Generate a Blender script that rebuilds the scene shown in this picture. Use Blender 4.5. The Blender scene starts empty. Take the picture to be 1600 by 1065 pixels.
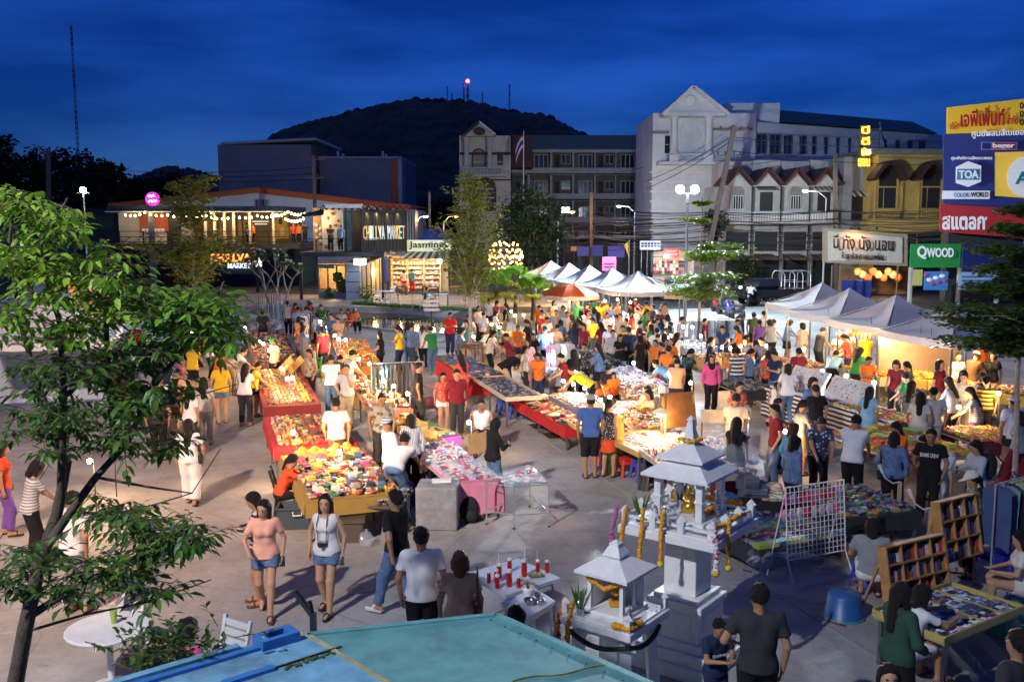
import bpy,bmesh,math,random
import numpy as np
from mathutils import Vector,Matrix,Euler
R=math.radians
rng=random.Random(7)
SC=bpy.context.scene
COL=SC.collection

# camera, sky, exposure
F,HC,PITCH=1500.0,5.33,math.atan(188/1500.0)
cam_d=bpy.data.cameras.new('camera')
cam=bpy.data.objects.new('camera',cam_d);COL.objects.link(cam)
cam.location=(0,0,HC);cam.rotation_euler=(math.pi/2-PITCH,0,0)
cam_d.sensor_width=36;cam_d.lens=F/1600*36
cam_d.clip_start=0.1;cam_d.clip_end=6000
SC.camera=cam

world=bpy.data.worlds.new('World');SC.world=world;world.use_nodes=True
nt=world.node_tree;nt.nodes.clear()
w_out=nt.nodes.new('ShaderNodeOutputWorld');w_bg=nt.nodes.new('ShaderNodeBackground')
w_sky=nt.nodes.new('ShaderNodeTexSky');w_sky.sky_type='NISHITA';w_sky.sun_disc=False
w_sky.sun_elevation=R(6);w_sky.sun_rotation=R(200);w_sky.ozone_density=6;w_sky.air_density=1.0;w_sky.dust_density=0.0
w_tc=nt.nodes.new('ShaderNodeTexCoord');w_map=nt.nodes.new('ShaderNodeMapping');w_map.inputs['Scale'].default_value=(1.0,1.0,4.5)
w_noi=nt.nodes.new('ShaderNodeTexNoise');w_noi.inputs['Scale'].default_value=2.6;w_noi.inputs['Detail'].default_value=7;w_noi.inputs['Roughness'].default_value=0.52
w_ramp=nt.nodes.new('ShaderNodeValToRGB')
w_ramp.color_ramp.elements[0].position=0.42;w_ramp.color_ramp.elements[0].color=(0.05,0.115,0.34,1)
w_ramp.color_ramp.elements[1].position=0.62;w_ramp.color_ramp.elements[1].color=(0.16,0.225,0.56,1)
w_mul=nt.nodes.new('ShaderNodeMix');w_mul.data_type='RGBA';w_mul.blend_type='MULTIPLY';w_mul.inputs[0].default_value=1
nt.links.new(w_tc.outputs['Generated'],w_map.inputs[0]);nt.links.new(w_map.outputs[0],w_noi.inputs[0])
nt.links.new(w_noi.outputs[0],w_ramp.inputs[0])
nt.links.new(w_sky.outputs[0],w_mul.inputs[6]);nt.links.new(w_ramp.outputs[0],w_mul.inputs[7])
nt.links.new(w_mul.outputs[2],w_bg.inputs[0]);nt.links.new(w_bg.outputs[0],w_out.inputs[0])
w_bg.inputs[1].default_value=0.10
SC.view_settings.view_transform='Standard';SC.view_settings.look='None'
SC.view_settings.exposure=1.0;SC.view_settings.gamma=1
SC.cycles.sample_clamp_indirect=3;SC.cycles.max_bounces=6;SC.cycles.diffuse_bounces=2
SC.cycles.glossy_bounces=2;SC.cycles.transparent_max_bounces=12;SC.cycles.caustics_reflective=False;SC.cycles.caustics_refractive=False
# a faint twilight sun, already below the hills: only a soft blue-grey lift
sun_d=bpy.data.lights.new('twilight_sun','SUN');sun_d.energy=0.06;sun_d.angle=R(60);sun_d.color=(0.55,0.68,1.0)
sun_o=bpy.data.objects.new('twilight_sun',sun_d);COL.objects.link(sun_o);sun_o.rotation_euler=(R(35),0,R(200))

# pixel <-> place
_cp,_sp=math.cos(PITCH),math.sin(PITCH)
def ray(x,y):
 cx,cy=(x-800)/F,-(y-532.5)/F
 return Vector((cx,_cp+cy*_sp,-_sp+cy*_cp))
def W(x,y,z=0.0):
 d=ray(x,y);t=(z-HC)/d.z
 return Vector((d.x*t,d.y*t,z))
def WY(x,y,Y):
 d=ray(x,y);t=Y/d.y
 return Vector((d.x*t,Y,HC+d.z*t))
U=Vector((-0.31,1,0)).normalized();V=Vector((1,0.31,0)).normalized()  # along / across the market rows
# materials
_mats={}
def mat(c,rough=0.6,metal=0.0,var=0.12,scale=6.0,bump=0.0,emit=0.0,ec=None,alpha=1.0,trans=0.0,world=False,spec=0.5,bscale=None,dirt=0.0):
 key=(tuple(c),rough,metal,var,scale,bump,emit,ec,alpha,trans,world,spec,bscale,dirt)
 if key in _mats:return _mats[key]
 m=bpy.data.materials.new('surface');m.use_nodes=True
 n=m.node_tree.nodes;L=m.node_tree.links;b=n['Principled BSDF']
 b.inputs['Roughness'].default_value=rough;b.inputs['Metallic'].default_value=metal
 b.inputs['Specular IOR Level'].default_value=spec
 b.inputs['Base Color'].default_value=(*c,1)
 if alpha<1:b.inputs['Alpha'].default_value=alpha
 if trans:b.inputs['Transmission Weight'].default_value=trans
 if emit:
  b.inputs['Emission Color'].default_value=(*(ec or c),1);b.inputs['Emission Strength'].default_value=emit
  if emit>5:m.cycles.emission_sampling='NONE'
 if var or bump or dirt:
  if world:src=n.new('ShaderNodeNewGeometry').outputs['Position']
  else:src=n.new('ShaderNodeTexCoord').outputs['Object']
  nz=n.new('ShaderNodeTexNoise');nz.inputs['Scale'].default_value=scale;nz.inputs['Detail'].default_value=5;nz.inputs['Roughness'].default_value=0.62
  L.new(src,nz.inputs['Vector'])
  if var or dirt:
   mr=n.new('ShaderNodeMapRange');mr.inputs['From Min'].default_value=0.3;mr.inputs['From Max'].default_value=0.7
   mr.inputs['To Min'].default_value=1-var;mr.inputs['To Max'].default_value=1+var
   L.new(nz.outputs['Fac'],mr.inputs['Value'])
   mx=n.new('ShaderNodeMix');mx.data_type='RGBA';mx.blend_type='MULTIPLY';mx.inputs[0].default_value=1
   mx.inputs[6].default_value=(*c,1);L.new(mr.outputs[0],mx.inputs[7])
   out=mx.outputs[2]
   if dirt:
    n2=n.new('ShaderNodeTexNoise');n2.inputs['Scale'].default_value=scale*0.23;n2.inputs['Detail'].default_value=8;n2.inputs['Roughness'].default_value=0.7
    L.new(src,n2.inputs['Vector'])
    r2=n.new('ShaderNodeMapRange');r2.inputs['From Min'].default_value=0.5;r2.inputs['From Max'].default_value=0.72
    r2.inputs['To Min'].default_value=0;r2.inputs['To Max'].default_value=dirt
    L.new(n2.outputs['Fac'],r2.inputs['Value'])
    m2=n.new('ShaderNodeMix');m2.data_type='RGBA';m2.inputs[7].default_value=(0.055,0.05,0.042,1)
    L.new(r2.outputs[0],m2.inputs[0]);L.new(out,m2.inputs[6]);out=m2.outputs[2]
   L.new(out,b.inputs['Base Color'])
  if bump:
   nb=nz
   if bscale:
    nb=n.new('ShaderNodeTexNoise');nb.inputs['Scale'].default_value=bscale;nb.inputs['Detail'].default_value=3
    L.new(src,nb.inputs['Vector'])
   bp=n.new('ShaderNodeBump');bp.inputs['Strength'].default_value=bump;bp.inputs['Distance'].default_value=0.02
   L.new(nb.outputs['Fac'],bp.inputs['Height']);L.new(bp.outputs[0],b.inputs['Normal'])
 _mats[key]=m
 return m
def stripe_mat(c1,c2,freq,axis='Z',rough=0.8,wob=0.0,plaid=False):
 key=('stripe',c1,c2,freq,axis,rough,wob,plaid)
 if key in _mats:return _mats[key]
 m=bpy.data.materials.new('striped');m.use_nodes=True
 n=m.node_tree.nodes;L=m.node_tree.links;b=n['Principled BSDF'];b.inputs['Roughness'].default_value=rough
 tc=n.new('ShaderNodeTexCoord');sp=n.new('ShaderNodeSeparateXYZ');L.new(tc.outputs['Object'],sp.inputs[0])
 def band(ax):
  mu=n.new('ShaderNodeMath');mu.operation='MULTIPLY';mu.inputs[1].default_value=freq;L.new(sp.outputs[ax],mu.inputs[0])
  fr=n.new('ShaderNodeMath');fr.operation='FRACT';L.new(mu.outputs[0],fr.inputs[0])
  gt=n.new('ShaderNodeMath');gt.operation='GREATER_THAN';gt.inputs[1].default_value=0.5;L.new(fr.outputs[0],gt.inputs[0])
  return gt.outputs[0]
 f=band(axis)
 if plaid:
  g=band('X');a=n.new('ShaderNodeMath');a.operation='ADD';L.new(f,a.inputs[0]);L.new(g,a.inputs[1])
  h=n.new('ShaderNodeMath');h.operation='MULTIPLY';h.inputs[1].default_value=0.5;L.new(a.outputs[0],h.inputs[0]);f=h.outputs[0]
 mx=n.new('ShaderNodeMix');mx.data_type='RGBA';mx.inputs[6].default_value=(*c1,1);mx.inputs[7].default_value=(*c2,1)
 L.new(f,mx.inputs[0]);L.new(mx.outputs[2],b.inputs['Base Color'])
 _mats[key]=m;return m
def spot_mat(c1,c2,scale,thr=0.35,rough=0.8,c3=None):
 key=('spot',c1,c2,scale,thr,c3)
 if key in _mats:return _mats[key]
 m=bpy.data.materials.new('patterned');m.use_nodes=True
 n=m.node_tree.nodes;L=m.node_tree.links;b=n['Principled BSDF'];b.inputs['Roughness'].default_value=rough
 tc=n.new('ShaderNodeTexCoord');vo=n.new('ShaderNodeTexVoronoi');vo.inputs['Scale'].default_value=scale;L.new(tc.outputs['Object'],vo.inputs['Vector'])
 lt=n.new('ShaderNodeMath');lt.operation='LESS_THAN';lt.inputs[1].default_value=thr;L.new(vo.outputs['Distance'],lt.inputs[0])
 mx=n.new('ShaderNodeMix');mx.data_type='RGBA';mx.inputs[6].default_value=(*c1,1);mx.inputs[7].default_value=(*c2,1)
 L.new(lt.outputs[0],mx.inputs[0]);L.new(mx.outputs[2],b.inputs['Base Color'])
 _mats[key]=m;return m
def col_mat(rough=0.6,trans=0.0,spec=0.5,name='coloured_goods',bump=0.0):
 key=('col',rough,trans,spec,name,bump)
 if key in _mats:return _mats[key]
 m=bpy.data.materials.new(name);m.use_nodes=True
 n=m.node_tree.nodes;L=m.node_tree.links;b=n['Principled BSDF'];b.inputs['Roughness'].default_value=rough;b.inputs['Specular IOR Level'].default_value=spec
 a=n.new('ShaderNodeAttribute');a.attribute_name='Col';L.new(a.outputs['Color'],b.inputs['Base Color'])
 if bump:
  nz=n.new('ShaderNodeTexNoise');nz.inputs['Scale'].default_value=40;bp=n.new('ShaderNodeBump');bp.inputs['Strength'].default_value=bump;bp.inputs['Distance'].default_value=0.01
  tc=n.new('ShaderNodeTexCoord');L.new(tc.outputs['Object'],nz.inputs['Vector']);L.new(nz.outputs['Fac'],bp.inputs['Height']);L.new(bp.outputs[0],b.inputs['Normal'])
 if trans:
  o=n['Material Output'];t=n.new('ShaderNodeBsdfTranslucent');L.new(a.outputs['Color'],t.inputs[0])
  ms=n.new('ShaderNodeMixShader');ms.inputs[0].default_value=trans
  L.new(b.outputs[0],ms.inputs[1]);L.new(t.outputs[0],ms.inputs[2]);L.new(ms.outputs[0],o.inputs[0])
 _mats[key]=m;return m

# mesh builder
class MB:
 def __init__(s):s.v=[];s.f=[];s.m=[];s.sm=[];s.c=[];s.col=None
 def add(s,vs,fs,m=0,smooth=False):
  o=len(s.v);s.v.extend([tuple(p)for p in vs])
  for f in fs:
   s.f.append([o+i for i in f]);s.m.append(m);s.sm.append(smooth);s.c.append(s.col)
  return s
 def box(s,c,d,rz=0.0,m=0,b=0.0,up=None):
  x,y,z=d[0]/2,d[1]/2,d[2]/2
  if b>0:
   b=min(b,x*.9,y*.9,z*.9);P=[]
   for sx in(-1,1):
    for sy in(-1,1):
     for sz in(-1,1):
      P+=[(sx*x,sy*(y-b),sz*(z-b)),(sx*(x-b),sy*y,sz*(z-b)),(sx*(x-b),sy*(y-b),sz*z)]
   i=lambda sx,sy,sz,k:((sx>0)*4+(sy>0)*2+(sz>0))*3+k
   Fq=[]
   for q in(-1,1):
    a=[i(q,-1,-1,0),i(q,1,-1,0),i(q,1,1,0),i(q,-1,1,0)];Fq.append(a if q>0 else a[::-1])
    a=[i(-1,q,-1,1),i(1,q,-1,1),i(1,q,1,1),i(-1,q,1,1)];Fq.append(a[::-1]if q>0 else a)
    a=[i(-1,-1,q,2),i(1,-1,q,2),i(1,1,q,2),i(-1,1,q,2)];Fq.append(a if q>0 else a[::-1])
   for p in(-1,1):
    for q in(-1,1):
     a=[i(p,q,-1,0),i(p,q,-1,1),i(p,q,1,1),i(p,q,1,0)];Fq.append(a if p*q>0 else a[::-1])
     a=[i(p,-1,q,0),i(p,-1,q,2),i(p,1,q,2),i(p,1,q,0)];Fq.append(a[::-1]if p*q<0 else a)
     a=[i(-1,p,q,1),i(-1,p,q,2),i(1,p,q,2),i(1,p,q,1)];Fq.append(a if p*q<0 else a[::-1])
   for p in(-1,1):
    for q in(-1,1):
     for r in(-1,1):
      a=[i(p,q,r,0),i(p,q,r,1),i(p,q,r,2)];Fq.append(a if p*q*r>0 else a[::-1])
  else:
   P=[(-x,-y,-z),(x,-y,-z),(x,y,-z),(-x,y,-z),(-x,-y,z),(x,-y,z),(x,y,z),(-x,y,z)]
   Fq=[(0,3,2,1),(4,5,6,7),(0,1,5,4),(1,2,6,5),(2,3,7,6),(3,0,4,7)]
  cs,sn=math.cos(rz),math.sin(rz)
  P=[(c[0]+a*cs-e*sn,c[1]+a*sn+e*cs,c[2]+g)for a,e,g in P]
  return s.add(P,Fq,m)
 def mbox(s,d,M,m=0):  # box of size d under matrix M
  x,y,z=d[0]/2,d[1]/2,d[2]/2
  P=[M@Vector(p)for p in[(-x,-y,-z),(x,-y,-z),(x,y,-z),(-x,y,-z),(-x,-y,z),(x,-y,z),(x,y,z),(-x,y,z)]]
  return s.add(P,[(0,3,2,1),(4,5,6,7),(0,1,5,4),(1,2,6,5),(2,3,7,6),(3,0,4,7)],m)
 def bar(s,a,b,w,h=None,m=0):
  a,b=Vector(a),Vector(b);d=b-a
  if d.length<1e-6:return s
  q=d.to_track_quat('X','Z').to_matrix().to_4x4();q.translation=(a+b)/2
  return s.mbox((d.length,w,h or w),q,m)
 def tube(s,pts,r,n=8,m=0,cap=True,smooth=True):
  pts=[Vector(p)for p in pts];k=len(pts)
  rs=r if isinstance(r,(list,tuple))else[r]*k
  o=[];prev=None
  for i,p in enumerate(pts):
   t=(pts[min(i+1,k-1)]-pts[max(i-1,0)])
   if t.length<1e-9:t=Vector((0,0,1))
   t.normalize()
   if prev is None:a=t.orthogonal().normalized()
   else:
    a=prev-t*prev.dot(t)
    a=a.normalized()if a.length>1e-6 else t.orthogonal().normalized()
   prev=a;b=t.cross(a)
   for j in range(n):
    an=2*math.pi*j/n;o.append(p+(a*math.cos(an)+b*math.sin(an))*rs[i])
  fs=[(i*n+j,i*n+(j+1)%n,(i+1)*n+(j+1)%n,(i+1)*n+j)for i in range(k-1)for j in range(n)]
  s.add(o,fs,m,smooth)
  if cap:
   s.add([o[j]for j in range(n)][::-1],[tuple(range(n))],m);s.add(o[-n:],[tuple(range(n))],m)
  return s
 def lathe(s,prof,n=16,c=(0,0,0),m=0,smooth=True,sx=1,sy=1):
  o=[]
  for r,z in prof:
   for j in range(n):
    a=2*math.pi*j/n;o.append((c[0]+r*math.cos(a)*sx,c[1]+r*math.sin(a)*sy,c[2]+z))
  k=len(prof)
  s.add(o,[(i*n+j,i*n+(j+1)%n,(i+1)*n+(j+1)%n,(i+1)*n+j)for i in range(k-1)for j in range(n)],m,smooth)
  if prof[0][0]>1e-4:s.add(o[:n][::-1],[tuple(range(n))],m)
  if prof[-1][0]>1e-4:s.add(o[-n:],[tuple(range(n))],m)
  return s
 def ball(s,c,r,n=8,k=5,m=0,sc=(1,1,1),rz=0):
  o=len(s.v);P=[(0,0,1)]
  for i in range(1,k):
   a=math.pi*i/k
   for j in range(n):
    b=2*math.pi*j/n;P.append((math.sin(a)*math.cos(b),math.sin(a)*math.sin(b),math.cos(a)))
  P.append((0,0,-1));cs,sn=math.cos(rz),math.sin(rz)
  P=[(c[0]+r*(p[0]*sc[0]*cs-p[1]*sc[1]*sn),c[1]+r*(p[0]*sc[0]*sn+p[1]*sc[1]*cs),c[2]+r*p[2]*sc[2])for p in P]
  fs=[(0,1+j,1+(j+1)%n)for j in range(n)]
  for i in range(k-2):
   fs+=[(1+i*n+j,1+(i+1)*n+j,1+(i+1)*n+(j+1)%n,1+i*n+(j+1)%n)for j in range(n)]
  l=len(P)-1;q=1+(k-2)*n
  fs+=[(l,q+(j+1)%n,q+j)for j in range(n)]
  return s.add(P,fs,m,True)
 def prism(s,poly,vec,m=0):  # closed polygon (3-D points) swept along vec
  n=len(poly);a=[Vector(p)for p in poly];b=[p+Vector(vec)for p in a]
  return s.add(a+b,[tuple(range(n))[::-1],tuple(range(n,2*n))]+[(i,(i+1)%n,n+(i+1)%n,n+i)for i in range(n)],m)
 def sheet(s,P,m=0,smooth=True):  # grid of points [rows][cols]
  r,c=len(P),len(P[0])
  return s.add([p for row in P for p in row],[(i*c+j,i*c+j+1,(i+1)*c+j+1,(i+1)*c+j)for i in range(r-1)for j in range(c-1)],m,smooth)
 def mesh(s,name='mesh'):
  me=bpy.data.meshes.new(name);me.from_pydata(s.v,[],s.f)
  if any(s.m):me.polygons.foreach_set('material_index',s.m)
  me.polygons.foreach_set('use_smooth',s.sm)
  if any(c is not None for c in s.c):
   at=me.color_attributes.new('Col','FLOAT_COLOR','CORNER');buf=[]
   for f,c in zip(s.f,s.c):
    c=c or(0.5,0.5,0.5);buf+=[c[0],c[1],c[2],1.0]*len(f)
   at.data.foreach_set('color',buf)
  return me
 def build(s,name,mats,parent=None,loc=(0,0,0),rz=0.0):
  me=s.mesh(name)
  for q in(mats if isinstance(mats,(list,tuple))else[mats]):me.materials.append(q)
  return put(me,name,parent,loc,rz)
def _at(s,parent,name,mats):  # build absolute geometry as a part of a thing (unrotated Empty or mesh)
 q=parent;off=Vector((0,0,0))
 while q is not None:off+=q.location;q=q.parent
 s.v=[(p[0]-off.x,p[1]-off.y,p[2]-off.z)for p in s.v]
 return s.build(name,mats,parent)
MB.at=_at
def put(me,name,parent=None,loc=(0,0,0),rz=0.0,sc=None):
 o=bpy.data.objects.new(name,me);COL.objects.link(o);o.location=loc;o.rotation_euler=(0,0,rz)
 if sc:o.scale=sc if isinstance(sc,(tuple,list))else(sc,sc,sc)
 if parent is not None:o.parent=parent
 return o
def tag(o,label=None,cat=None,group=None,kind=None):
 if label:o['label']=label
 if cat:o['category']=cat
 if group:o['group']=group
 if kind:o['kind']=kind
 return o
def thing(name,label,cat,loc=(0,0,0),rz=0.0,group=None):
 o=bpy.data.objects.new(name,None);COL.objects.link(o);o.location=loc;o.rotation_euler=(0,0,rz);o.empty_display_size=0.2
 return tag(o,label,cat,group)
def dup(root,loc,rz=0.0,label=None,group=None,sc=None):
 def cp(o,par):
  c=o.copy();COL.objects.link(c)
  if par is not None:c.parent=par
  for ch in o.children:cp(ch,c)
  return c
 r=cp(root,None);r.location=loc;r.rotation_euler=(0,0,rz)
 if sc:r.scale=(sc,sc,sc)if not isinstance(sc,(tuple,list))else sc
 if label:r['label']=label
 if group:r['group']=group
 return r
def recolor(o,m,slot=0):
 o.material_slots[slot].link='OBJECT';o.material_slots[slot].material=m
_txt={}
def text_mesh(t,bold=0.0,ext=0.02):
 k=(t,bold,ext)
 if k in _txt:return _txt[k]
 cu=bpy.data.curves.new('lettering','FONT');cu.body=t;cu.align_x='CENTER';cu.align_y='CENTER'
 cu.extrude=ext;cu.offset=bold;cu.resolution_u=3
 o=bpy.data.objects.new('lettering',cu);COL.objects.link(o);bpy.context.view_layer.update()
 me=bpy.data.meshes.new_from_object(o.evaluated_get(bpy.context.evaluated_depsgraph_get()))
 bpy.data.objects.remove(o);bpy.data.curves.remove(cu)
 co=np.zeros(len(me.vertices)*3);me.vertices.foreach_get('co',co);co=co.reshape(-1,3)
 lo,hi=co.min(0),co.max(0);co[:,:2]-=((lo+hi)/2)[:2]
 me.vertices.foreach_set('co',co.ravel());_txt[k]=(me,hi-lo);return _txt[k]
def lettering(t,A,B,C,m,parent=None,bold=0.0,ext=0.02,name='lettering',off=0.02):
 """text filling the rectangle: A bottom-left, B bottom-right, C top-left (world points); stands proud of the board"""
 A,B,C=Vector(A),Vector(B),Vector(C);me0,sz=text_mesh(t,bold,ext)
 x,y=(B-A),(C-A);n=x.cross(y).normalized()
 me=me0.copy();me.materials.clear();me.materials.append(m)
 o=put(me,name)
 M=Matrix.Identity(4)
 M.col[0]=(*(x/sz[0]),0);M.col[1]=(*(y/sz[1]),0);M.col[2]=(*n,0);M.col[3]=(*((A+(x+y)/2)+n*off),1)
 me.transform(M)
 if parent is not None:
  o.parent=parent
  q,T=parent,Matrix.Identity(4)
  while q is not None:T=Matrix.Translation(q.location)@q.rotation_euler.to_matrix().to_4x4()@T;q=q.parent
  me.transform(T.inverted())
 return o
WARM=(1.0,0.62,0.28);COOL=(0.82,0.92,1.0)
def lamp(loc,power,color=WARM,r=0.05,name='bulb_light',spot=None,aim=None,blend=0.6):
 d=bpy.data.lights.new(name,'SPOT' if spot else 'POINT');d.energy=power;d.color=color;d.shadow_soft_size=r
 o=bpy.data.objects.new(name,d);COL.objects.link(o);o.location=loc
 if spot:
  d.spot_size=R(spot);d.spot_blend=blend
  o.rotation_euler=(Vector(aim)-Vector(loc)).to_track_quat('-Z','Y').to_euler()
 return o
# ground, plaza slabs, street, pond
def px_rect(x0,y0,x1,y1,Y):
 return WY(x0,y1,Y),WY(x1,y0,Y)
def pbox(mb,x0,y0,x1,y1,Y,d,m=0,b=0.0,zmin=None):
 a,c=px_rect(x0,y0,x1,y1,Y)
 if zmin is not None:a.z=zmin
 return mb.box(((a.x+c.x)/2,Y+d/2,(a.z+c.z)/2),(c.x-a.x,abs(d),c.z-a.z),0,m,b)
def PB(par,name,m,*a,**k):b=MB();pbox(b,*a,**k);return b.at(par,name,m)
def concrete(c,scale,stain,name):
 m=bpy.data.materials.new(name);m.use_nodes=True
 n=m.node_tree.nodes;L=m.node_tree.links;b=n['Principled BSDF']
 g=n.new('ShaderNodeNewGeometry').outputs['Position']
 def noise(s,d,r=.6):
  q=n.new('ShaderNodeTexNoise');q.inputs['Scale'].default_value=s;q.inputs['Detail'].default_value=d;q.inputs['Roughness'].default_value=r;L.new(g,q.inputs['Vector']);return q.outputs['Fac']
 def rng_(s,a,b_,c_,d_):
  q=n.new('ShaderNodeMapRange');q.inputs[1].default_value=a;q.inputs[2].default_value=b_;q.inputs[3].default_value=c_;q.inputs[4].default_value=d_;L.new(s,q.inputs[0]);return q.outputs[0]
 def mulc(x,y):
  q=n.new('ShaderNodeMath');q.operation='MULTIPLY';L.new(x,q.inputs[0]);L.new(y,q.inputs[1]);return q.outputs[0]
 a1=rng_(noise(scale,8),.3,.7,.72,1.22);a2=rng_(noise(scale*9,4),.3,.7,.90,1.08);a3=rng_(noise(scale*.33,6,.7),.35,.68,1.12,.74)
 a4=rng_(noise(scale*2.3,9,.75),.58,.74,1.0,1-stain)
 f=mulc(mulc(a1,a2),mulc(a3,a4))
 if stain>.4:
  vo=n.new('ShaderNodeTexVoronoi');vo.feature='DISTANCE_TO_EDGE';vo.inputs['Scale'].default_value=scale*.35;L.new(g,vo.inputs['Vector']);f=mulc(f,rng_(vo.outputs['Distance'],.0,.006,.78,1));f=mulc(f,rng_(noise(scale*30,2),.62,.70,1,.6))
 mx=n.new('ShaderNodeMix');mx.data_type='RGBA';mx.blend_type='MULTIPLY';mx.inputs[0].default_value=1;mx.inputs[6].default_value=(*c,1);L.new(f,mx.inputs[7]);L.new(mx.outputs[2],b.inputs['Base Color'])
 L.new(rng_(noise(scale*1.7,4),.3,.7,.45,.85),b.inputs['Roughness'])
 bp=n.new('ShaderNodeBump');bp.inputs['Strength'].default_value=.35;bp.inputs['Distance'].default_value=.01;L.new(noise(scale*14,5),bp.inputs['Height']);L.new(bp.outputs[0],b.inputs['Normal'])
 return m
M_CONC=concrete((.37,.355,.345),.8,.5,'plaza_concrete');M_ASPH=concrete((.055,.055,.06),1.2,.3,'asphalt');M_EARTH=mat((.05,.055,.035),.95,var=.4,scale=.5,world=True)
tag(MB().add([(-2500,-60,-.10),(2500,-60,-.10),(2500,3500,-.10),(-2500,3500,-.10)],[(0,1,2,3)]).build('ground',M_EARTH),kind='structure')
pl=MB();pl.add([(-34,-6,-.03),(26,-6,-.03),(26,60,-.03),(-34,60,-.03)],[(0,1,2,3)])
plaza=tag(pl.build('plaza',mat((.06,.055,.05),.95,var=.3,world=True)),kind='structure')
st=MB();st.add([(26,-6,-.05),(140,-6,-.05),(140,130,-.05),(26,130,-.05)],[(0,1,2,3)]);st.add([(-34,60,-.05),(26,60,-.05),(26,130,-.05),(-34,130,-.05)],[(0,1,2,3)])
tag(st.build('street',M_ASPH),kind='structure')
SL,SW=5.6,11.2;ang=math.atan2(V.y,V.x)
slab_me=MB().box((0,0,-.012),(SW-.02,SL-.02,.024),0,0,.006).mesh('slab');slab_me.materials.append(M_CONC)
o0=Vector((3.28,15.0,0))
for i in range(-5,4):
 for j in range(-5,11):
  c=o0+V*(i+.5)*SW+U*(j+.5)*SL
  if-37<c.x<30 and-4<c.y<60:
   put(slab_me,'slab',plaza,(c.x,c.y,0),ang)
# iron inspection covers let into the slabs
for x,y in((858,665),(880,679)):
 c=W(x,y);cv=MB();cv.box((0,0,.006),(.95,.62,.012),ang,0,.004)
 for k in range(-3,4):cv.bar(V*(k*.12)+U*-.26+Vector((0,0,.014)),V*(k*.12)+U*.26+Vector((0,0,.014)),.03,.006)
 tag(cv.build('drain_cover',mat((.07,.045,.04),.7,.6,var=.3),None,(c.x,c.y,0)),'rusty drain cover set in the aisle paving, '+('far one by the sandal table' if y<670 else 'near one by the sandal table'),'drain cover','drain covers in the aisle')
# pond with a pale rim
near=[W(*p)for p in((470,498),(540,506),(585,514),(640,520),(700,523),(770,520))];far=[W(*p)for p in((470,488),(545,488),(600,489),(650,492),(700,497),(770,503))]
wm=bpy.data.materials.new('pond_water');wm.use_nodes=True;wb=wm.node_tree.nodes['Principled BSDF'];wb.inputs['Base Color'].default_value=(.012,.02,.022,1);wb.inputs['Roughness'].default_value=.06
_nz=wm.node_tree.nodes.new('ShaderNodeTexNoise');_nz.inputs['Scale'].default_value=2.5;_bp=wm.node_tree.nodes.new('ShaderNodeBump');_bp.inputs['Strength'].default_value=.12;_bp.inputs['Distance'].default_value=.05
wm.node_tree.links.new(_nz.outputs[0],_bp.inputs['Height']);wm.node_tree.links.new(_bp.outputs[0],wb.inputs['Normal'])
p=MB();p.sheet([[Vector((q.x,q.y,.012))for q in near],[Vector((q.x,q.y,.012))for q in far]]);tag(p.build('pond',wm),kind='structure')
def kerb(pts,z0,z1,w,m,name):
 k=MB()
 for a,b in zip(pts,pts[1:]):k.bar((a.x,a.y,(z0+z1)/2),(b.x,b.y,(z0+z1)/2),w,z1-z0)
 return tag(k.build(name,m),kind='structure')
M_PALE=mat((.5,.47,.45),.8,var=.2,scale=2,dirt=.4)
kerb(near,0,.09,.28,M_PALE,'pond_kerb')
rim=MB()
for k in range(len(far)-1):
 a,b=far[k],far[k+1];rim.sheet([[Vector((a.x,a.y,.0)),Vector((b.x,b.y,.0))],[Vector((a.x,a.y+.9,.34)),Vector((b.x,b.y+.9,.34))],[Vector((a.x,a.y+1.6,.36)),Vector((b.x,b.y+1.6,.36))]])
tag(rim.build('pond_bank',M_PALE),kind='structure')
terr=MB();terr.box(((-6+0)/2-4,60.5,.17),(22,9.5,.36));tag(terr.build('terrace_floor',concrete((.36,.31,.27),1.0,.3,'terrace_concrete')),kind='structure')
gr=MB()
for k in range(2600):
 t=rng.random();a=far[1].lerp(far[-1],t);x,y=a.x+rng.uniform(-.2,.2),a.y+1.3+rng.random()*1.1
 h=rng.uniform(.06,.18);d=rng.uniform(0,6.28);w=.03;gr.col=(rng.uniform(.03,.07),rng.uniform(.10,.2),.02)
 gr.add([(x-w*math.cos(d),y-w*math.sin(d),.35),(x+w*math.cos(d),y+w*math.sin(d),.35),(x+rng.uniform(-.08,.08),y+rng.uniform(-.08,.08),.36+h)],[(0,1,2)])
tag(gr.build('grass_strip',col_mat(.8,.3,name='grass')),'short green grass on the bank above the pond','grass',kind='stuff')
# hills and far things
def hill(name,Y,prof,depth,m,seed):
 r=random.Random(seed);P=[];xs=np.linspace(prof[0][0],prof[-1][0],150)
 top=np.interp(xs,[p[0]for p in prof],[p[1]for p in prof])
 rows=26
 for i in range(rows):
  t=i/(rows-1);row=[]
  for k,x in enumerate(xs):
   q=WY(x,top[k],Y);z=max(q.z,0)*math.sin(t*math.pi/2)**.8
   bmp=(r.random()-.45)*(7 if Y>800 else 3)*(.3+.7*t);row.append(Vector((q.x*(1-.12*(1-t)),Y-depth*(1-t),max(z+bmp,-1)if i else-1)))
  P.append(row)
 mb=MB();mb.sheet(P);return tag(mb.build(name,m),kind='structure')
M_FOREST=mat((.05,.065,.06),.95,var=.9,scale=.05,world=True,bump=.6,bscale=.09)
hill('hill',1250,[(380,343),(430,250),(452,212),(470,205),(500,196),(540,188),(580,176),(615,168),(650,163),(690,168),(730,166),(760,170),(790,182),(820,183),(850,188),(880,200),(905,215),(930,222),(980,240),(1040,290),(1100,343)],420,M_FOREST,3)
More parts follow.
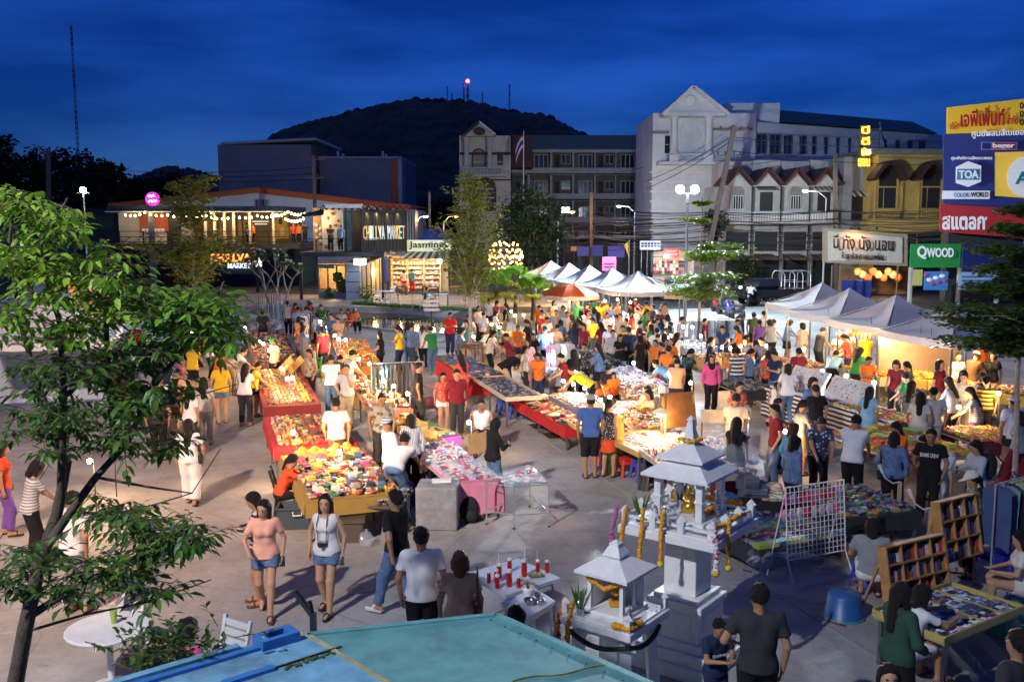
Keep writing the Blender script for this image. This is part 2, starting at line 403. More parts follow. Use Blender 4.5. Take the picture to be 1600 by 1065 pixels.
hill('hill',900,[(170,343),(215,308),(245,278),(275,265),(300,268),(330,275),(390,300),(430,343)],250,M_FOREST,5)
canopy=MB()
r=random.Random(11)
for k in range(900):  # ragged tree tops on the ridge
 x=r.uniform(455,915);tp=np.interp(x,[452,500,580,650,730,790,850,905,930],[214,197,177,164,167,183,189,216,223]);q=WY(x,tp+r.uniform(-1,9),1240-r.random()*20)
 canopy.ball((q.x,q.y,q.z+r.uniform(-3,2)),r.uniform(3,9),6,4,0,(1,1,r.uniform(.7,1.3)))
tag(canopy.build('ridge_forest',M_FOREST),'dark forest treetops along the crest of the big hill','forest',kind='stuff')
M_RED=mat((.5,.04,.03),.5,var=.1);M_WHT=mat((.75,.75,.75),.5,var=.1);M_STEEL=mat((.22,.23,.25),.4,.8,var=.15);M_DARK=mat((.02,.02,.024),.6,var=.2)
def mast(label,x,ytop,ybot,Y,w,red=True,beacon=False):
 b,t=WY(x,ybot,Y),WY(x,ytop,Y);th=thing('radio_mast',label,'mast',(b.x,Y,b.z),0,'radio masts on the skyline')
 n=8;H=t.z-b.z
 for i in range(n):
  mb=MB();z0,z1=H*i/n,H*(i+1)/n;a=w*(1-.35*i/n)
  C=[Vector((a*math.cos(q),a*math.sin(q),0))for q in(.5,2.6,4.7)]
  for c in C:mb.bar(c+Vector((0,0,z0)),c+Vector((0,0,z1)),w*.4)
  for k in range(4):
   za,zb=z0+(z1-z0)*k/4,z0+(z1-z0)*(k+1)/4
   for c,e in((C[0],C[1]),(C[1],C[2]),(C[2],C[0])):mb.bar(c+Vector((0,0,za)),e+Vector((0,0,zb)),w*.22)
  mb.build('mast_section',(M_RED if i%2 else M_WHT)if red else M_STEEL,th)
 if beacon:MB().ball((0,0,H),w*1.6).build('beacon',mat((1,.1,.08),emit=4,var=0),th)
for a in[('tall red and white lattice mast beyond the trees, clear of the hill',125,40,300,420,.55,True,False),('tall lit mast in the middle of the hilltop cluster',731,127,168,1260,1.6,True,True),('slim mast just beside the tall lit hilltop mast',725,128,168,1262,1.2,True,False),
('short mast at the western end of the hilltop masts',699,135,167,1262,.9,False,False),('stubby second hilltop mast, lowest of the cluster',706,146,168,1262,.9,False,False),('short lone mast on the hilltop between the cluster and the striped one',754,145,170,1262,.9,False,False),('striped mast standing alone on the eastern shoulder of the hill',796,132,182,1262,1.1,True,False)]:mast(*a)
# building helpers
def quadwall(mb,A,B,z0,z1,th=.25,m=0):  # wall slab from A to B (ground points), thickness away from camera
 A,B=Vector((A[0],A[1],0)),Vector((B[0],B[1],0));d=B-A;n=Vector((-d.y,d.x,0)).normalized()*th
 if n.y<0:n=-n
 mb.prism([(A.x,A.y,z0),(B.x,B.y,z0),(B.x,B.y,z1),(A.x,A.y,z1)],n,m);return mb
M_GLASSD=mat((.012,.018,.03),.12,var=0,spec=.6);M_FRAMEW=mat((.45,.45,.46),.5,var=.1)
def window(par,x0,y0,x1,y1,Y,fm=None,gm=None,nx=2,ny=1,fw=None):
 a,c=px_rect(x0,y0,x1,y1,Y);fw=fw or(c.x-a.x)*.06;f=MB()
 for k in range(nx+1):X=a.x+(c.x-a.x)*k/nx;f.box((X,Y-.04,(a.z+c.z)/2),(fw,.1,c.z-a.z))
 for k in range(ny+1):Z=a.z+(c.z-a.z)*k/ny;f.box(((a.x+c.x)/2,Y-.045,Z),(c.x-a.x+fw,.1,fw))
 fo=f.at(par,'window',fm or M_FRAMEW)
 for i in range(nx):
  for j in range(ny):
   w,h=(c.x-a.x)/nx,(c.z-a.z)/ny
   MB().box((a.x+w*(i+.5),Y-.005,a.z+h*(j+.5)),(w-fw,.02,h-fw)).at(fo,'pane',gm or M_GLASSD)
 return fo
def balusters(par,x0,x1,y0,y1,Y,n,m,d=.18):
 a,c=px_rect(x0,y0,x1,y1,Y);b=MB();h=c.z-a.z
 b.box(((a.x+c.x)/2,Y,c.z-h*.08),(c.x-a.x,d*1.3,h*.16));b.box(((a.x+c.x)/2,Y,a.z+h*.06),(c.x-a.x,d*1.3,h*.12))
 o=b.at(par,'balustrade',m);w=(c.x-a.x)/n
 for k in range(n):
  q=MB();q.lathe([(w*.16,0),(w*.3,h*.2),(w*.34,h*.34),(w*.15,h*.62),(w*.22,h*.74)],8,(a.x+w*(k+.5),Y,a.z+h*.12));q.at(o,'baluster',m)
 return o
# school with green roof (centre)
M_SCH=mat((.15,.135,.125),.85,var=.15,scale=.6,dirt=.35);M_SCHL=mat((.44,.42,.40),.85,var=.12,scale=.8,dirt=.3);M_GREENR=mat((.015,.10,.06),.5,var=.2,scale=1);M_BROWN=mat((.045,.02,.018),.7,var=.2)  # M_SCH: gallery back wall, recess shade painted in as a darker colour
Y=112
g0=WY(870,420,Y);sch=thing('school_building','long three storey school with green roof and open galleries behind the flag','building',(g0.x,Y,0))
PB(sch,'wall',M_SCH,800,236,1016,440,Y+2.4,8,zmin=0)
for(ya,yb)in((262,273),(302,313),(339,350),(378,388)):
 m=MB();pbox(m,800,ya,1016,yb,Y,.22);pbox(m,800,yb-2,1016,yb+1,Y,2.38);m.at(sch,'parapet',M_SCHL)
for x in(826,861,895,929,961,992):
 PB(sch,'column',M_SCHL,x-2.2,236,x+2.2,440,Y+.25,.35,zmin=0)
m=MB();a,c=px_rect(798,222,1018,237,Y-.5)
m.prism([(a.x,Y-1,a.z),(a.x,Y+12,a.z),(a.x,Y+6,a.z+2.4),],(c.x-a.x,0,0));rf=m.at(sch,'roof',M_GREENR)
PB(rf,'fascia',M_SCHL,799,233.5,1017,238.5,Y-1.1,.2)
for(ya,yb)in((241,261),(282,301),(322,338),(360,377)):
 for k,x in enumerate((804,830,865,899,933,965,996)):
  if k%2:window(sch,x+5,ya+1,x+26,yb+3,Y+2.37,M_FRAMEW,M_GLASSD,3,1)
  else:
   window(sch,x+12,ya+1,x+26,yb-5,Y+2.37,M_FRAMEW,M_GLASSD,2,1)
   d=PB(sch,'door',M_BROWN,x+2,ya+2,x+9,yb+6,Y+2.3,.1)
Yp=106
pv=thing('gable_pavilion','cream school stair tower with dark gable, arched niche and balcony','building',tuple(WY(755,420,Yp)[:2])+(0,))
PB(pv,'wall',mat((.50,.46,.42),.85,var=.15,scale=.6,dirt=.3),719,212,798,440,Yp,9,zmin=0)
PB(pv,'side_wall',M_BROWN,798,212,832,262,Yp+1.5,6)
for k in range(9):
 m=MB();y=238+k*14;pbox(m,718.5,y,799,y+2.0 if k else y+4,Yp-.08,.1);m.at(pv,'band',M_BROWN if k%3==0 else M_SCHL)
gx=[WY(726,213,Yp-1.3),WY(774,213,Yp-1.3),WY(749,193,Yp-1.3)]
m=MB();m.prism(gx,(0,3,0));gb=m.at(pv,'gable',M_SCHL)
for a,b in((gx[0],gx[2]),(gx[2],gx[1])):
 m=MB();m.bar(Vector(a)+Vector((0,3.0,.15))+(Vector(a)-Vector(b))*.1*(1 if a is gx[0]else 0),Vector(b)+Vector((0,3.0,.15)),7,.22);m.at(gb,'roof_slope',mat((.55,.55,.58),.5,var=.1)if a is gx[2]else M_BROWN)
m=MB();q=WY(749,207,Yp-1.45);m.lathe([(.62,0),(.62,.12)],20);m.v=[(p[0]+q.x,q.y-p[2],p[1]*.7+q.z+.1)for p in m.v];m.at(gb,'round_vent',M_BROWN)
for x in(729,765):m=MB();pbox(m,x-3,216,x+3,264,Yp-1.2,.6);pbox(m,x-4.5,214,x+4.5,219,Yp-1.3,.8);m.at(pv,'pilaster',M_SCHL)
def arch(par,x0,x1,yb,yt,Y,m,name='niche',d=.3,frame=None):
 a,c=px_rect(x0,yt,x1,yb,Y);r=(c.x-a.x)/2;cx=(a.x+c.x)/2;zs=c.z-r;P=[(a.x,Y,a.z),(c.x,Y,a.z)]+[(cx+r*math.cos(t),Y,zs+r*math.sin(t))for t in np.linspace(0,math.pi,11)]
 b=MB();b.prism(P,(0,d,0));o=b.at(par,name,m)
 if frame:
  f=MB();w=r*.22
  pts=[(cx+(r+w/2)*math.cos(t),Y-.02,zs+(r+w/2)*math.sin(t))for t in np.linspace(0,math.pi,11)]
  for p,q in zip(pts,pts[1:]):f.bar(p,q,.16,w)
  f.bar(pts[0],(pts[0][0],Y-.02,a.z),.16,w);f.bar(pts[-1],(pts[-1][0],Y-.02,a.z),.16,w);f.at(o,'arch_frame',frame)
 return o
arch(pv,739,757,264,234,Yp-.06,mat((.25,.22,.2),.9),frame=M_BROWN,d=.1)
window(pv,777,238,786,258,Yp-.02,M_BROWN);balusters(pv,722,786,261,273,Yp-1.4,14,M_SCHL)
PB(pv,'balcony_slab',M_SCHL,720,272,790,276,Yp-1.6,1.6)
arch(pv,742,772,330,280,Yp-.06,M_DARK,name='doorway',d=.1,frame=M_BROWN)
# white building with pediment
M_WB=mat((.78,.78,.78),.85,var=.16,scale=.35,dirt=.38);M_WB2=mat((.82,.82,.82),.8,var=.1,scale=.5,dirt=.25)
Yb=90
wb=thing('white_building','big white building with temple style pediment, columns and arched niche','building',tuple(WY(1150,430,Yb)[:2])+(0,))
m=MB();pbox(m,1016,177,1182,440,Yb,12,zmin=0);pbox(m,1132,161,1219,200,Yb+3,8);m.at(wb,'wall',M_WB)
P=[WY(1041,176,Yb-1.6),WY(1131,171,Yb-1.6),WY(1083,138,Yb-1.6)]
P[1].z=P[0].z
m=MB();m.prism(P,(0,4,0));pd=m.at(wb,'pediment',M_WB2)
for a,b in((P[0],P[2]),(P[2],P[1])):
 d=(b-a).normalized();m=MB();s,e=(a-d*.5,b)if a is P[0]else(a,b+d*.5);m.bar(s+Vector((0,1.9,.1)),e+Vector((0,1.9,.1)),4.8,.32);m.at(pd,'cornice',M_WB2)
PB(pd,'entablature',M_WB2,1039,175,1133,181,Yb-1.9,2.5)
q=WY(1079,157,Yb-1.62);m=MB();m.lathe([(.5,0),(.5,.08),(.36,.09)],20);m.v=[(p[0]+q.x,q.y-p[2],p[1]+q.z)for p in m.v];m.at(pd,'medallion',M_WB)
for x in(1053,1107):
 m=MB();b=WY(x,241,Yb-1.3);t=WY(x,181,Yb-1.3);m.lathe([(.42,0),(.42,.2),(.34,.35),(.3,t.z-b.z-.5),(.42,t.z-b.z-.25),(.48,t.z-b.z)],16,b);m.at(wb,'column',M_WB2)
 PB(wb,'plinth',M_WB2,x-7,241,x+7,254,Yb-2,1.6)
arch(wb,1066,1098,241,190,Yb-.05,M_WB,frame=M_WB2,d=.1)
window(wb,1038,212,1047,240,Yb-.03,M_WB2,M_GLASSD,1,2)
balusters(wb,1062,1100,240,252,Yb-1.6,11,M_WB2);balusters(wb,1113,1160,238,250,Yb-1.2,11,M_WB2)
PB(wb,'ledge',M_WB2,1030,252,1165,257,Yb-2.1,2.1)
for k in range(8):m=MB();y=268+k*15;pbox(m,1015.5,y,1132,y+2.2,Yb-.08,.1);m.at(wb,'band',M_WB2)
m=MB();pbox(m,1016,205,1046,208.5,Yb-.3,.3);pbox(m,1112,200,1176,203.5,Yb-.3,.3);m.at(wb,'moulding',mat((.25,.22,.21),.9,var=.3))
# long wing
A,B=WY(1180,300,91),WY(1488,300,108)
wg=thing('white_wing','long white upper wing with a row of dark windows and green roof','building',(A.x,A.y,0))
def wpt(x,y):
 t=(x-1180)/(1488-1180);return WY(x,y,91+(108-91)*t)
def wquad(mb,x0,x1,ya0,ya1,yb0,yb1,d=.3,off=0.0):
 P=[wpt(x0,yb0),wpt(x1,yb1),wpt(x1,ya1),wpt(x0,ya0)];P=[p-Vector((0,off,0))for p in P];P[1].z,P[2].z=P[1].z,P[2].z;return mb.prism(P,(0,d,0))
m=MB();wquad(m,1180,1488,190,212,440,420,8);m.at(wg,'wall',M_WB)
m=MB();wquad(m,1180,1488,252,257,256,260,.5,.5);wquad(m,1182,1488,192,213,208,222,.3,.3);m.at(wg,'white_band',M_WB2)
P0,P1=wpt(1219,192),wpt(1460,211);m=MB();m.prism([P0+Vector((0,-1,.05)),P0+Vector((0,10,.05)),P0+Vector((0,6,2.0))],P1-P0);m.at(wg,'roof',M_GREENR)
xs=[1182,1196,1202,1218,1222,1236,1244,1258,1262,1274,1280,1292,1298,1310,1316,1328,1334,1346,1374,1384,1392,1404,1412,1424,1432,1444]
for x0,x1 in zip(xs[::2],xs[1::2]):
 k=(x0-1182)/300;y0,y1=210+13*k,240+4*k;a,c=wpt(x0,y1),wpt(x1,y0);Yw=min(a.y,c.y)-.12
 window(wg,x0,y0,x1+1,y1,Yw-.1,mat((.2,.2,.22),.6),M_GLASSD,2,2)
# shophouses along the street
Ys=80;M_SH=mat((.55,.52,.51),.9,var=.25,scale=.7,dirt=.55);M_ROOFR=mat((.07,.02,.018),.7,var=.3,scale=3);M_AWN=mat((.06,.11,.10),.6,var=.3)
names=['end shophouse with shuttered window beside the leaning pole','shophouse with green awning over its balcony door','shophouse with arched window grille and steep red gable','shophouse with striped awning under the street lamp']
for k in range(4):
 x0=1130+k*45;x1=x0+45
 sh=thing('shophouse','weathered white '+names[k],'shophouse',tuple(WY(x0+22,440,Ys)[:2])+(0,),0,'gabled shophouses across the street')
 m=MB();pbox(m,x0+.2,288,x1-.2,460,Ys,9,zmin=0);pbox(m,x0+.2,252-(k%2)*2,x1-.2,292,Ys+3,5);m.at(sh,'wall',M_SH)
 G=[WY(x0+1,291,Ys-.6),WY(x1-1,291,Ys-.6),WY((x0+x1)/2,266,Ys-.6)];m=MB();m.prism(G,(0,3.6,0));gb=m.at(sh,'gable',M_SH)
 for a,b in((G[0],G[2]),(G[2],G[1])):m=MB();m.bar(a+Vector((0,1.4,.12)),b+Vector((0,1.4,.12)),5,.22);m.at(gb,'roof_slope',M_ROOFR)
 if k in(0,2):
  arch(sh,x0+13,x1-12,325,290,Ys-.1,mat((.30,.28,.27),.9),frame=M_SH,d=.12);window(sh,x0+15,306,x1-14,327,Ys-.16,M_WB2,M_DARK,4,1)
 else:
  PB(sh,'door',M_DARK,x0+12,300,x1-12,330,Ys-.05,.1)
  a=WY(x0+4,290,Ys-.1);b=WY(x1-2,297,Ys-1.6);m=MB()
  for q in range(8):
   t0,t1=q/8,(q+1)/8;m.add([(a.x+(b.x-a.x)*t0,a.y,a.z),(a.x+(b.x-a.x)*(t1-.01),a.y,a.z),(a.x+(b.x-a.x)*(t1-.01),b.y,b.z),(a.x+(b.x-a.x)*t0,b.y,b.z)],[(0,1,2,3)],q%2 if k==3 else 0)
  m.at(sh,'awning',[M_AWN,M_WB2])
 m=MB();pbox(m,x0+1,330,x1-1,348,Ys-1.6,.15);pbox(m,x0,346,x1,350,Ys-1.7,1.75);m.at(sh,'balcony',M_SH)
 for q in range(9):PB(sh,'railing_bar',M_WB2,x0+4+q*4.2,332,x0+6+q*4.2,346,Ys-1.7,.06)
 PB(sh,'shutter_window',M_DARK,x0+4,362,x1-5,392,Ys-.05,.1)
 s=PB(sh,'roller_shutter',mat((.03,.035,.03),.6,.3,var=.3),x0+4,406,x1-4,455,Ys-.06,.1,zmin=.0)
 for q in range(6):PB(s,'slat',M_DARK,x0+4,410+q*7.5,x1-4,411.5+q*7.5,Ys-.1,.05)
 for xx in(x0+1.5,x1-1.5):PB(sh,'pillar',M_SH,xx-1.5,398,xx+1.5,460,Ys-1.5,.3,zmin=0)
 a=WY(x0,398,Ys-.1);b=WY(x1,405,Ys-3);m=MB()
 for q in range(10):t0,t1=q/10,(q+1)/10;m.prism([(a.x+(b.x-a.x)*t0,a.y,a.z),(a.x+(b.x-a.x)*t1,a.y,a.z),(a.x+(b.x-a.x)*t1,b.y,b.z),(a.x+(b.x-a.x)*t0,b.y,b.z)],(0,0,.05+.05*(q%2)),q%2)
 m.at(sh,'canopy_roof',[M_ROOFR,mat((.16,.10,.09),.7,var=.3)])
bw=thing('grey_block','stained grey concrete building between the gabled shophouses and yellow one','building',tuple(WY(1336,440,79)[:2])+(0,))
PB(bw,'wall',mat((.30,.30,.31),.9,var=.3,scale=.5,dirt=.75),1310.5,245,1362,460,79,9,zmin=0)
PB(bw,'opening',M_DARK,1330,305,1360,345,78.9,.1)
for q in range(6):m=MB();a=WY(1330+q*5,298,78.8);b=WY(1334.6+q*5,307,77.6);m.add([(a.x,a.y,a.z),(b.x,a.y,a.z),(b.x,b.y,b.z),(a.x,b.y,b.z)],[(0,1,2,3)]);m.at(bw,'awning_strip',M_AWN if q%2 else M_WB)
M_YEL=mat((.55,.38,.10),.85,var=.2,scale=.8,dirt=.4)
yh=thing('yellow_shophouse','yellow shophouse with two dark arched balconies under pointed eaves','shophouse',tuple(WY(1420,440,76)[:2])+(0,))
PB(yh,'wall',M_YEL,1362.5,240,1480,460,76,9,zmin=0)
for x0,x1 in((1371,1402),(1439,1471)):
 arch(yh,x0,x1,325,262,75.9,M_DARK,name='arched_opening',frame=M_YEL,d=.15)
 cx=(x0+x1)/2;pts=[WY(x0-10,281,75.2),WY(cx-9,258,75.2),WY(cx,254,75.2),WY(cx+9,258,75.2),WY(x1+10,281,75.2)];m=MB()
 for a,b in zip(pts,pts[1:]):m.bar(a,b,1.6,.28)
 m.at(yh,'eave',M_BROWN);balusters(yh,x0-6,x1+4,327,343,75.2,10,M_YEL)
 m=MB();pbox(m,x0+9,292,x0+11,325,75.8,.1);pbox(m,x0,291,x1,293,75.8,.1);m.at(yh,'mullion',M_YEL)
PB(yh,'balcony_front',M_YEL,1360,343,1472,362,74.8,1.2)
PB(yh,'parapet',mat((.2,.18,.15),.9,var=.3),1362,232,1478,241,75.6,9)
for x in(1366,1408,1434,1476):PB(yh,'pilaster',M_YEL,x-4,285,x+4,440,75.7,.4,zmin=0)
PB(yh,'shopfront',M_DARK,1364,364,1470,460,75.9,.1,zmin=0)
# signs
def panel(par,x0,y0,x1,y1,Y,m,name='panel',d=.15):b=MB();pbox(b,x0,y0,x1,y1,Y,d);return b.at(par,name,m)
def ltr(par,t,x0,y0,x1,y1,Y,m,bold=.0,dy=0.0,name='lettering'):A=WY(x0,y1,Y);B=WY(x1,y1+dy,Y);C=WY(x0,y0,Y);return lettering(t,A,B,C,m,par,bold,.02,name)
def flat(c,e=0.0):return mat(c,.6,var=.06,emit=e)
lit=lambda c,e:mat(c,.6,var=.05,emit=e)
Yj=62
jp=thing('paint_shop_billboard','tall stacked paint shop billboard, yellow over navy with hexagon emblem','billboard',tuple(WY(1540,440,Yj)[:2])+(0,))
def slant(par,x0,x1,yt0,yt1,yb0,yb1,Y,m,name='panel'):
 P=[WY(x0,yb0,Y),WY(x1,yb1,Y-1.5),WY(x1,yt1,Y-1.5),WY(x0,yt0,Y)];b=MB();b.prism(P,(0,.2,0));return b.at(par,name,m)
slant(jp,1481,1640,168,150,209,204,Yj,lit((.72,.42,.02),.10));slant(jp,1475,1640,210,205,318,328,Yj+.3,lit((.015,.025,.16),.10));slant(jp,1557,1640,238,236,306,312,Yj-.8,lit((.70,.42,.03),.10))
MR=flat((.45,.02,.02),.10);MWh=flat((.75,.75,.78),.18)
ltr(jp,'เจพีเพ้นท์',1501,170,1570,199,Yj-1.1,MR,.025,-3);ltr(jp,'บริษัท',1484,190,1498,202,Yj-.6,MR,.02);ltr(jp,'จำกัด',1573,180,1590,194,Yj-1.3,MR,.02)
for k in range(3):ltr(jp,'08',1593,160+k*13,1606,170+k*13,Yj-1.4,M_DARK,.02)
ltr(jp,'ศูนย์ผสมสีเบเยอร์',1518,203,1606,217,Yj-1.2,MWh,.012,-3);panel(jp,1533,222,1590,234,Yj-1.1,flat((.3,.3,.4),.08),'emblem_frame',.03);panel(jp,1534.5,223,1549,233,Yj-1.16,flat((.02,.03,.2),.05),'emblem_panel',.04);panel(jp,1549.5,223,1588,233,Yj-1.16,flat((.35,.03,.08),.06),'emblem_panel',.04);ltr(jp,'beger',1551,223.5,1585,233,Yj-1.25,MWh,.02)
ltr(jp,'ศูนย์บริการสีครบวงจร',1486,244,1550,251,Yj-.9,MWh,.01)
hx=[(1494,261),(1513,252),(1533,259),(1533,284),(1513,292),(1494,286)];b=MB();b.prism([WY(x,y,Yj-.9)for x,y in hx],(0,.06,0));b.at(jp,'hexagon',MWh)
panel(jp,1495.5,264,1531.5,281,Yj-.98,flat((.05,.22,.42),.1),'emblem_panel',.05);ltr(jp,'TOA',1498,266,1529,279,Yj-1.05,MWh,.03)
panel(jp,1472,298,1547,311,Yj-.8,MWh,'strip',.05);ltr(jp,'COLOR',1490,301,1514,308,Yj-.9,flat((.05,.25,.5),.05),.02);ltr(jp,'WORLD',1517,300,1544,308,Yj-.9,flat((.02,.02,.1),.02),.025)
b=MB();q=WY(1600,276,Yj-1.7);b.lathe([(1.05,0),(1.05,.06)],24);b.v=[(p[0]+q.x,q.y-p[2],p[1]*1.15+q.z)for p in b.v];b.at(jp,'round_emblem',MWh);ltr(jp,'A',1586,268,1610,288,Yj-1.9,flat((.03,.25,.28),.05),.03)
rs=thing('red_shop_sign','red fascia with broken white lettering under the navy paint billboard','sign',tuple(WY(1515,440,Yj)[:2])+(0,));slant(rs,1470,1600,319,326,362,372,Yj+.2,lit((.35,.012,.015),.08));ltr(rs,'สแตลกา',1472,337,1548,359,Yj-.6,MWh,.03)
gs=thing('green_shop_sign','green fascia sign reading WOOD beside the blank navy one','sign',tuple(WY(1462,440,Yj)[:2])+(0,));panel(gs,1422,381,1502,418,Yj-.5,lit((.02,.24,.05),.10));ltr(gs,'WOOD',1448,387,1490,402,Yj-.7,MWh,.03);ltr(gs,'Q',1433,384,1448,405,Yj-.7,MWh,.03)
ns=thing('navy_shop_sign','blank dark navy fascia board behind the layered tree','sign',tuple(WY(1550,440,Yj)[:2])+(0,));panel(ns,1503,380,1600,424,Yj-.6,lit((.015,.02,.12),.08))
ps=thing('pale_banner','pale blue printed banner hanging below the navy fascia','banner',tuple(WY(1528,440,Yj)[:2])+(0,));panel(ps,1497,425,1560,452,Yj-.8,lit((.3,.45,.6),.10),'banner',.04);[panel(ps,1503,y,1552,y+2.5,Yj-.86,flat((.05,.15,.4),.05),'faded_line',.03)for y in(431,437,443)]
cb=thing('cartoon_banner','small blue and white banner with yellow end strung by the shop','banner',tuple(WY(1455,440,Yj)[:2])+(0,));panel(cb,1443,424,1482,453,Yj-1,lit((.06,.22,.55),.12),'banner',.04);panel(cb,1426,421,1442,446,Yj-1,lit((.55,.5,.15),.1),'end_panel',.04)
for k in range(7):b=MB();q=WY(1447+k*5,430+(k*7)%17,Yj-1.03);b.ball(q,.16,7,4,0,(1.3,.2,.8));b.at(cb,'printed_spot',MWh if k%2 else flat((.4,.1,.3),.05))
sb=thing('paint_shop_building','dark shop building carrying the stacked billboards','building',tuple(WY(1535,440,Yj+1)[:2])+(0,));PB(sb,'wall',mat((.05,.05,.055),.9,var=.3),1476,200,1640,470,Yj+1.2,.8,zmin=0);
for x in(1424,1500,1560):PB(sb,'pillar',M_SH,x-3,418,x+3,470,Yj+.3,.4,zmin=0)
# Thai room-for-rent board with spotlights
Yt=64
tb=thing('guesthouse_board','cream guesthouse board with dark hand lettered words lit by spotlights','sign',tuple(WY(1352,440,Yt)[:2])+(0,))
P=[WY(1287,410,Yt),WY(1418,416,Yt-.6),WY(1418,366,Yt-.6),WY(1287,356,Yt)];b=MB();b.prism(P,(0,.3,0));b.at(tb,'frame',mat((.36,.27,.17),.7,var=.15))
P=[WY(1294,407,Yt-.12),WY(1410,411,Yt-.7),WY(1410,371,Yt-.7),WY(1294,361,Yt-.12)];b=MB();b.prism(P,(0,.08,0));b.at(tb,'panel',mat((.60,.50,.40),.7,var=.1))
MBr=mat((.03,.014,.01),.6,var=.05);ltr(tb,'มี ทัง นัง นอน',1302,366,1396,388,Yt-.75,MBr,.012,4);ltr(tb,'ห้องพัก หมอนเพลิน',1315,393,1380,404,Yt-.75,MBr,.012,2)
for x in(1330,1342,1370):
 q=WY(x,357,Yt-1.0);b=MB();b.tube([WY(x,355,Yt),q],.03,5);b.lathe([(.05,.1),(.11,-.08)],10,q);b.at(tb,'spotlight',M_DARK)
 if x!=1370:lamp(q+Vector((0,-.1,-.1)),28,WARM,.06,spot=120,aim=WY(x,384,Yt),name='spot_light')
for x in(1300,1312,1402):PB(tb,'post',mat((.25,.16,.08),.8,var=.2),x-1.6,414,x+1.6,470,Yt+.1,.2,zmin=0)
vs=thing('vertical_neon_sign','vertical lit yellow character sign on a bracket above the yellow shophouse','sign',tuple(WY(1358,440,77)[:2])+(0,))
for k,t in enumerate('บีมับ'):pass
for k,t in enumerate(('บี','ดี','พัก','นอน')):
 y=196+k*17;panel(vs,1345-(k==3)*5,y,1360,y+14,76.9,flat((.18,.11,.01),.2),'letter_box',.2);ltr(vs,t,1346-(k==3)*5,y+1,1359,y+13,76.8,lit((1,.62,.05),1.6),.02)
 for q in(1,2):PB(vs,'bracket',M_STEEL,1360,y+q*5,1374,y+q*5+1.4,77,.06)
b=MB();pbox(b,1373,190,1375.5,265,77,.12);b.bar(WY(1374,192,77),WY(1386,236,77),.1);b.bar(WY(1380,214,77),WY(1386,236,77),.1);b.at(vs,'post',M_STEEL)
b=MB();b.ball(WY(1357,238,76.5),.22);b.at(vs,'lamp',mat((1,.7,.3),emit=14,var=0));lamp(WY(1357,238,76.2),60,WARM,.2)
# warehouse and dark block behind the container market
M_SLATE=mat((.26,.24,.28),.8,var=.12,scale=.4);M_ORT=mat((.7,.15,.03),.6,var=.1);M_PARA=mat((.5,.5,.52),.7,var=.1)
db=thing('dark_office_block','dark slate windowless block with white parapet and orange corner stripe','building',tuple(WY(490,400,135)[:2])+(0,))
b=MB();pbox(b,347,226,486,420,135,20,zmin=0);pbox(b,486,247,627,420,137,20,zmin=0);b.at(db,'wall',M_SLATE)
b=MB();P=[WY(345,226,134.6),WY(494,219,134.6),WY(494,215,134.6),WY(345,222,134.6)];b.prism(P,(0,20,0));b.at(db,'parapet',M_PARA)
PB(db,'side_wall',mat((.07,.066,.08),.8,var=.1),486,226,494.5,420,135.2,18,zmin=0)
PB(db,'parapet',M_PARA,495,244.5,627,247.5,136.7,20)
PB(db,'orange_stripe',M_ORT,614,249,624,420,136.8,.3,zmin=0);PB(db,'white_edge',M_PARA,624.2,249,627.5,420,136.7,.5,zmin=0)
for x,y0 in((528,236),(536,240),(598,236),(603,241)):PB(db,'vent_pipe',M_PARA,x-1.6,y0,x+1.6,246,137.5,.3)
wh=thing('warehouse','white gabled warehouse with orange trimmed roof behind the upper terrace','building',tuple(WY(400,420,98)[:2])+(0,))
P=[(172,324),(402,299),(640,327)];b=MB();pp=[WY(x,y,98)for x,y in P];b.prism([Vector((pp[0].x,98,0)),Vector((pp[2].x,98,0)),pp[2],pp[1],pp[0]],(0,20,0));b.at(wh,'wall',mat((.86,.86,.86),.8,var=.1,scale=.5))
for a,c in((0,1),(1,2)):b=MB();d=Vector((0,-.3,.1));b.bar(pp[a]+d,pp[c]+d,.5,.5);b.bar(pp[a]+Vector((0,10,.35)),pp[c]+Vector((0,10,.35)),20,.15);b.at(wh,'orange_roof_edge',M_ORT)
PB(wh,'air_conditioner',mat((.2,.2,.21),.6),402,312,411,324,97.6,.3);PB(wh,'air_conditioner',M_PARA,413,312,420,322,97.6,.3)
# container market: long terrace on the west side
Y0=78;M_NAVY=mat((.02,.035,.06),.5,.3,var=.2,scale=1.5);M_CREAM=mat((.62,.53,.40),.8,var=.08);M_WOOD=mat((.30,.17,.07),.6,var=.3,scale=8);M_TIMB=mat((.5,.36,.19),.6,var=.25,scale=5)
cm=thing('container_terrace','two storey container terrace with white posts, railing and navy roof','building',tuple(WY(310,450,Y0)[:2])+(0,))
PB(cm,'deck',mat((.05,.05,.055),.7,var=.2),166,381,470,389,Y0-1.2,9)
PB(cm,'roof',M_NAVY,166,322,440,331,Y0-1.4,9);PB(cm,'eave_trim',M_PARA,164,330,442,331.6,Y0-1.55,.1)
PB(cm,'white_wall',mat((.66,.6,.5),.8,var=.08),187,332,262,381,Y0+.6,.2);PB(cm,'back_wall',mat((.16,.11,.07),.8,var=.3,scale=1),300,332,470,381,Y0+3,.2)
o=PB(cm,'orange_panel',mat((.55,.12,.05),.6,var=.2),219,333,262,364,Y0+.5,.08)
for k in range(9):PB(o,'slat',mat((.58,.13,.05),.6,var=.3),220,334.5+k*3,261,336.6+k*3,Y0+.44,.06)
[panel(cm,222+k*6,357,226.5+k*6,363,Y0+.38,flat((.75,.7,.65),.1),'faded_mark',.03)for k in range(6)]
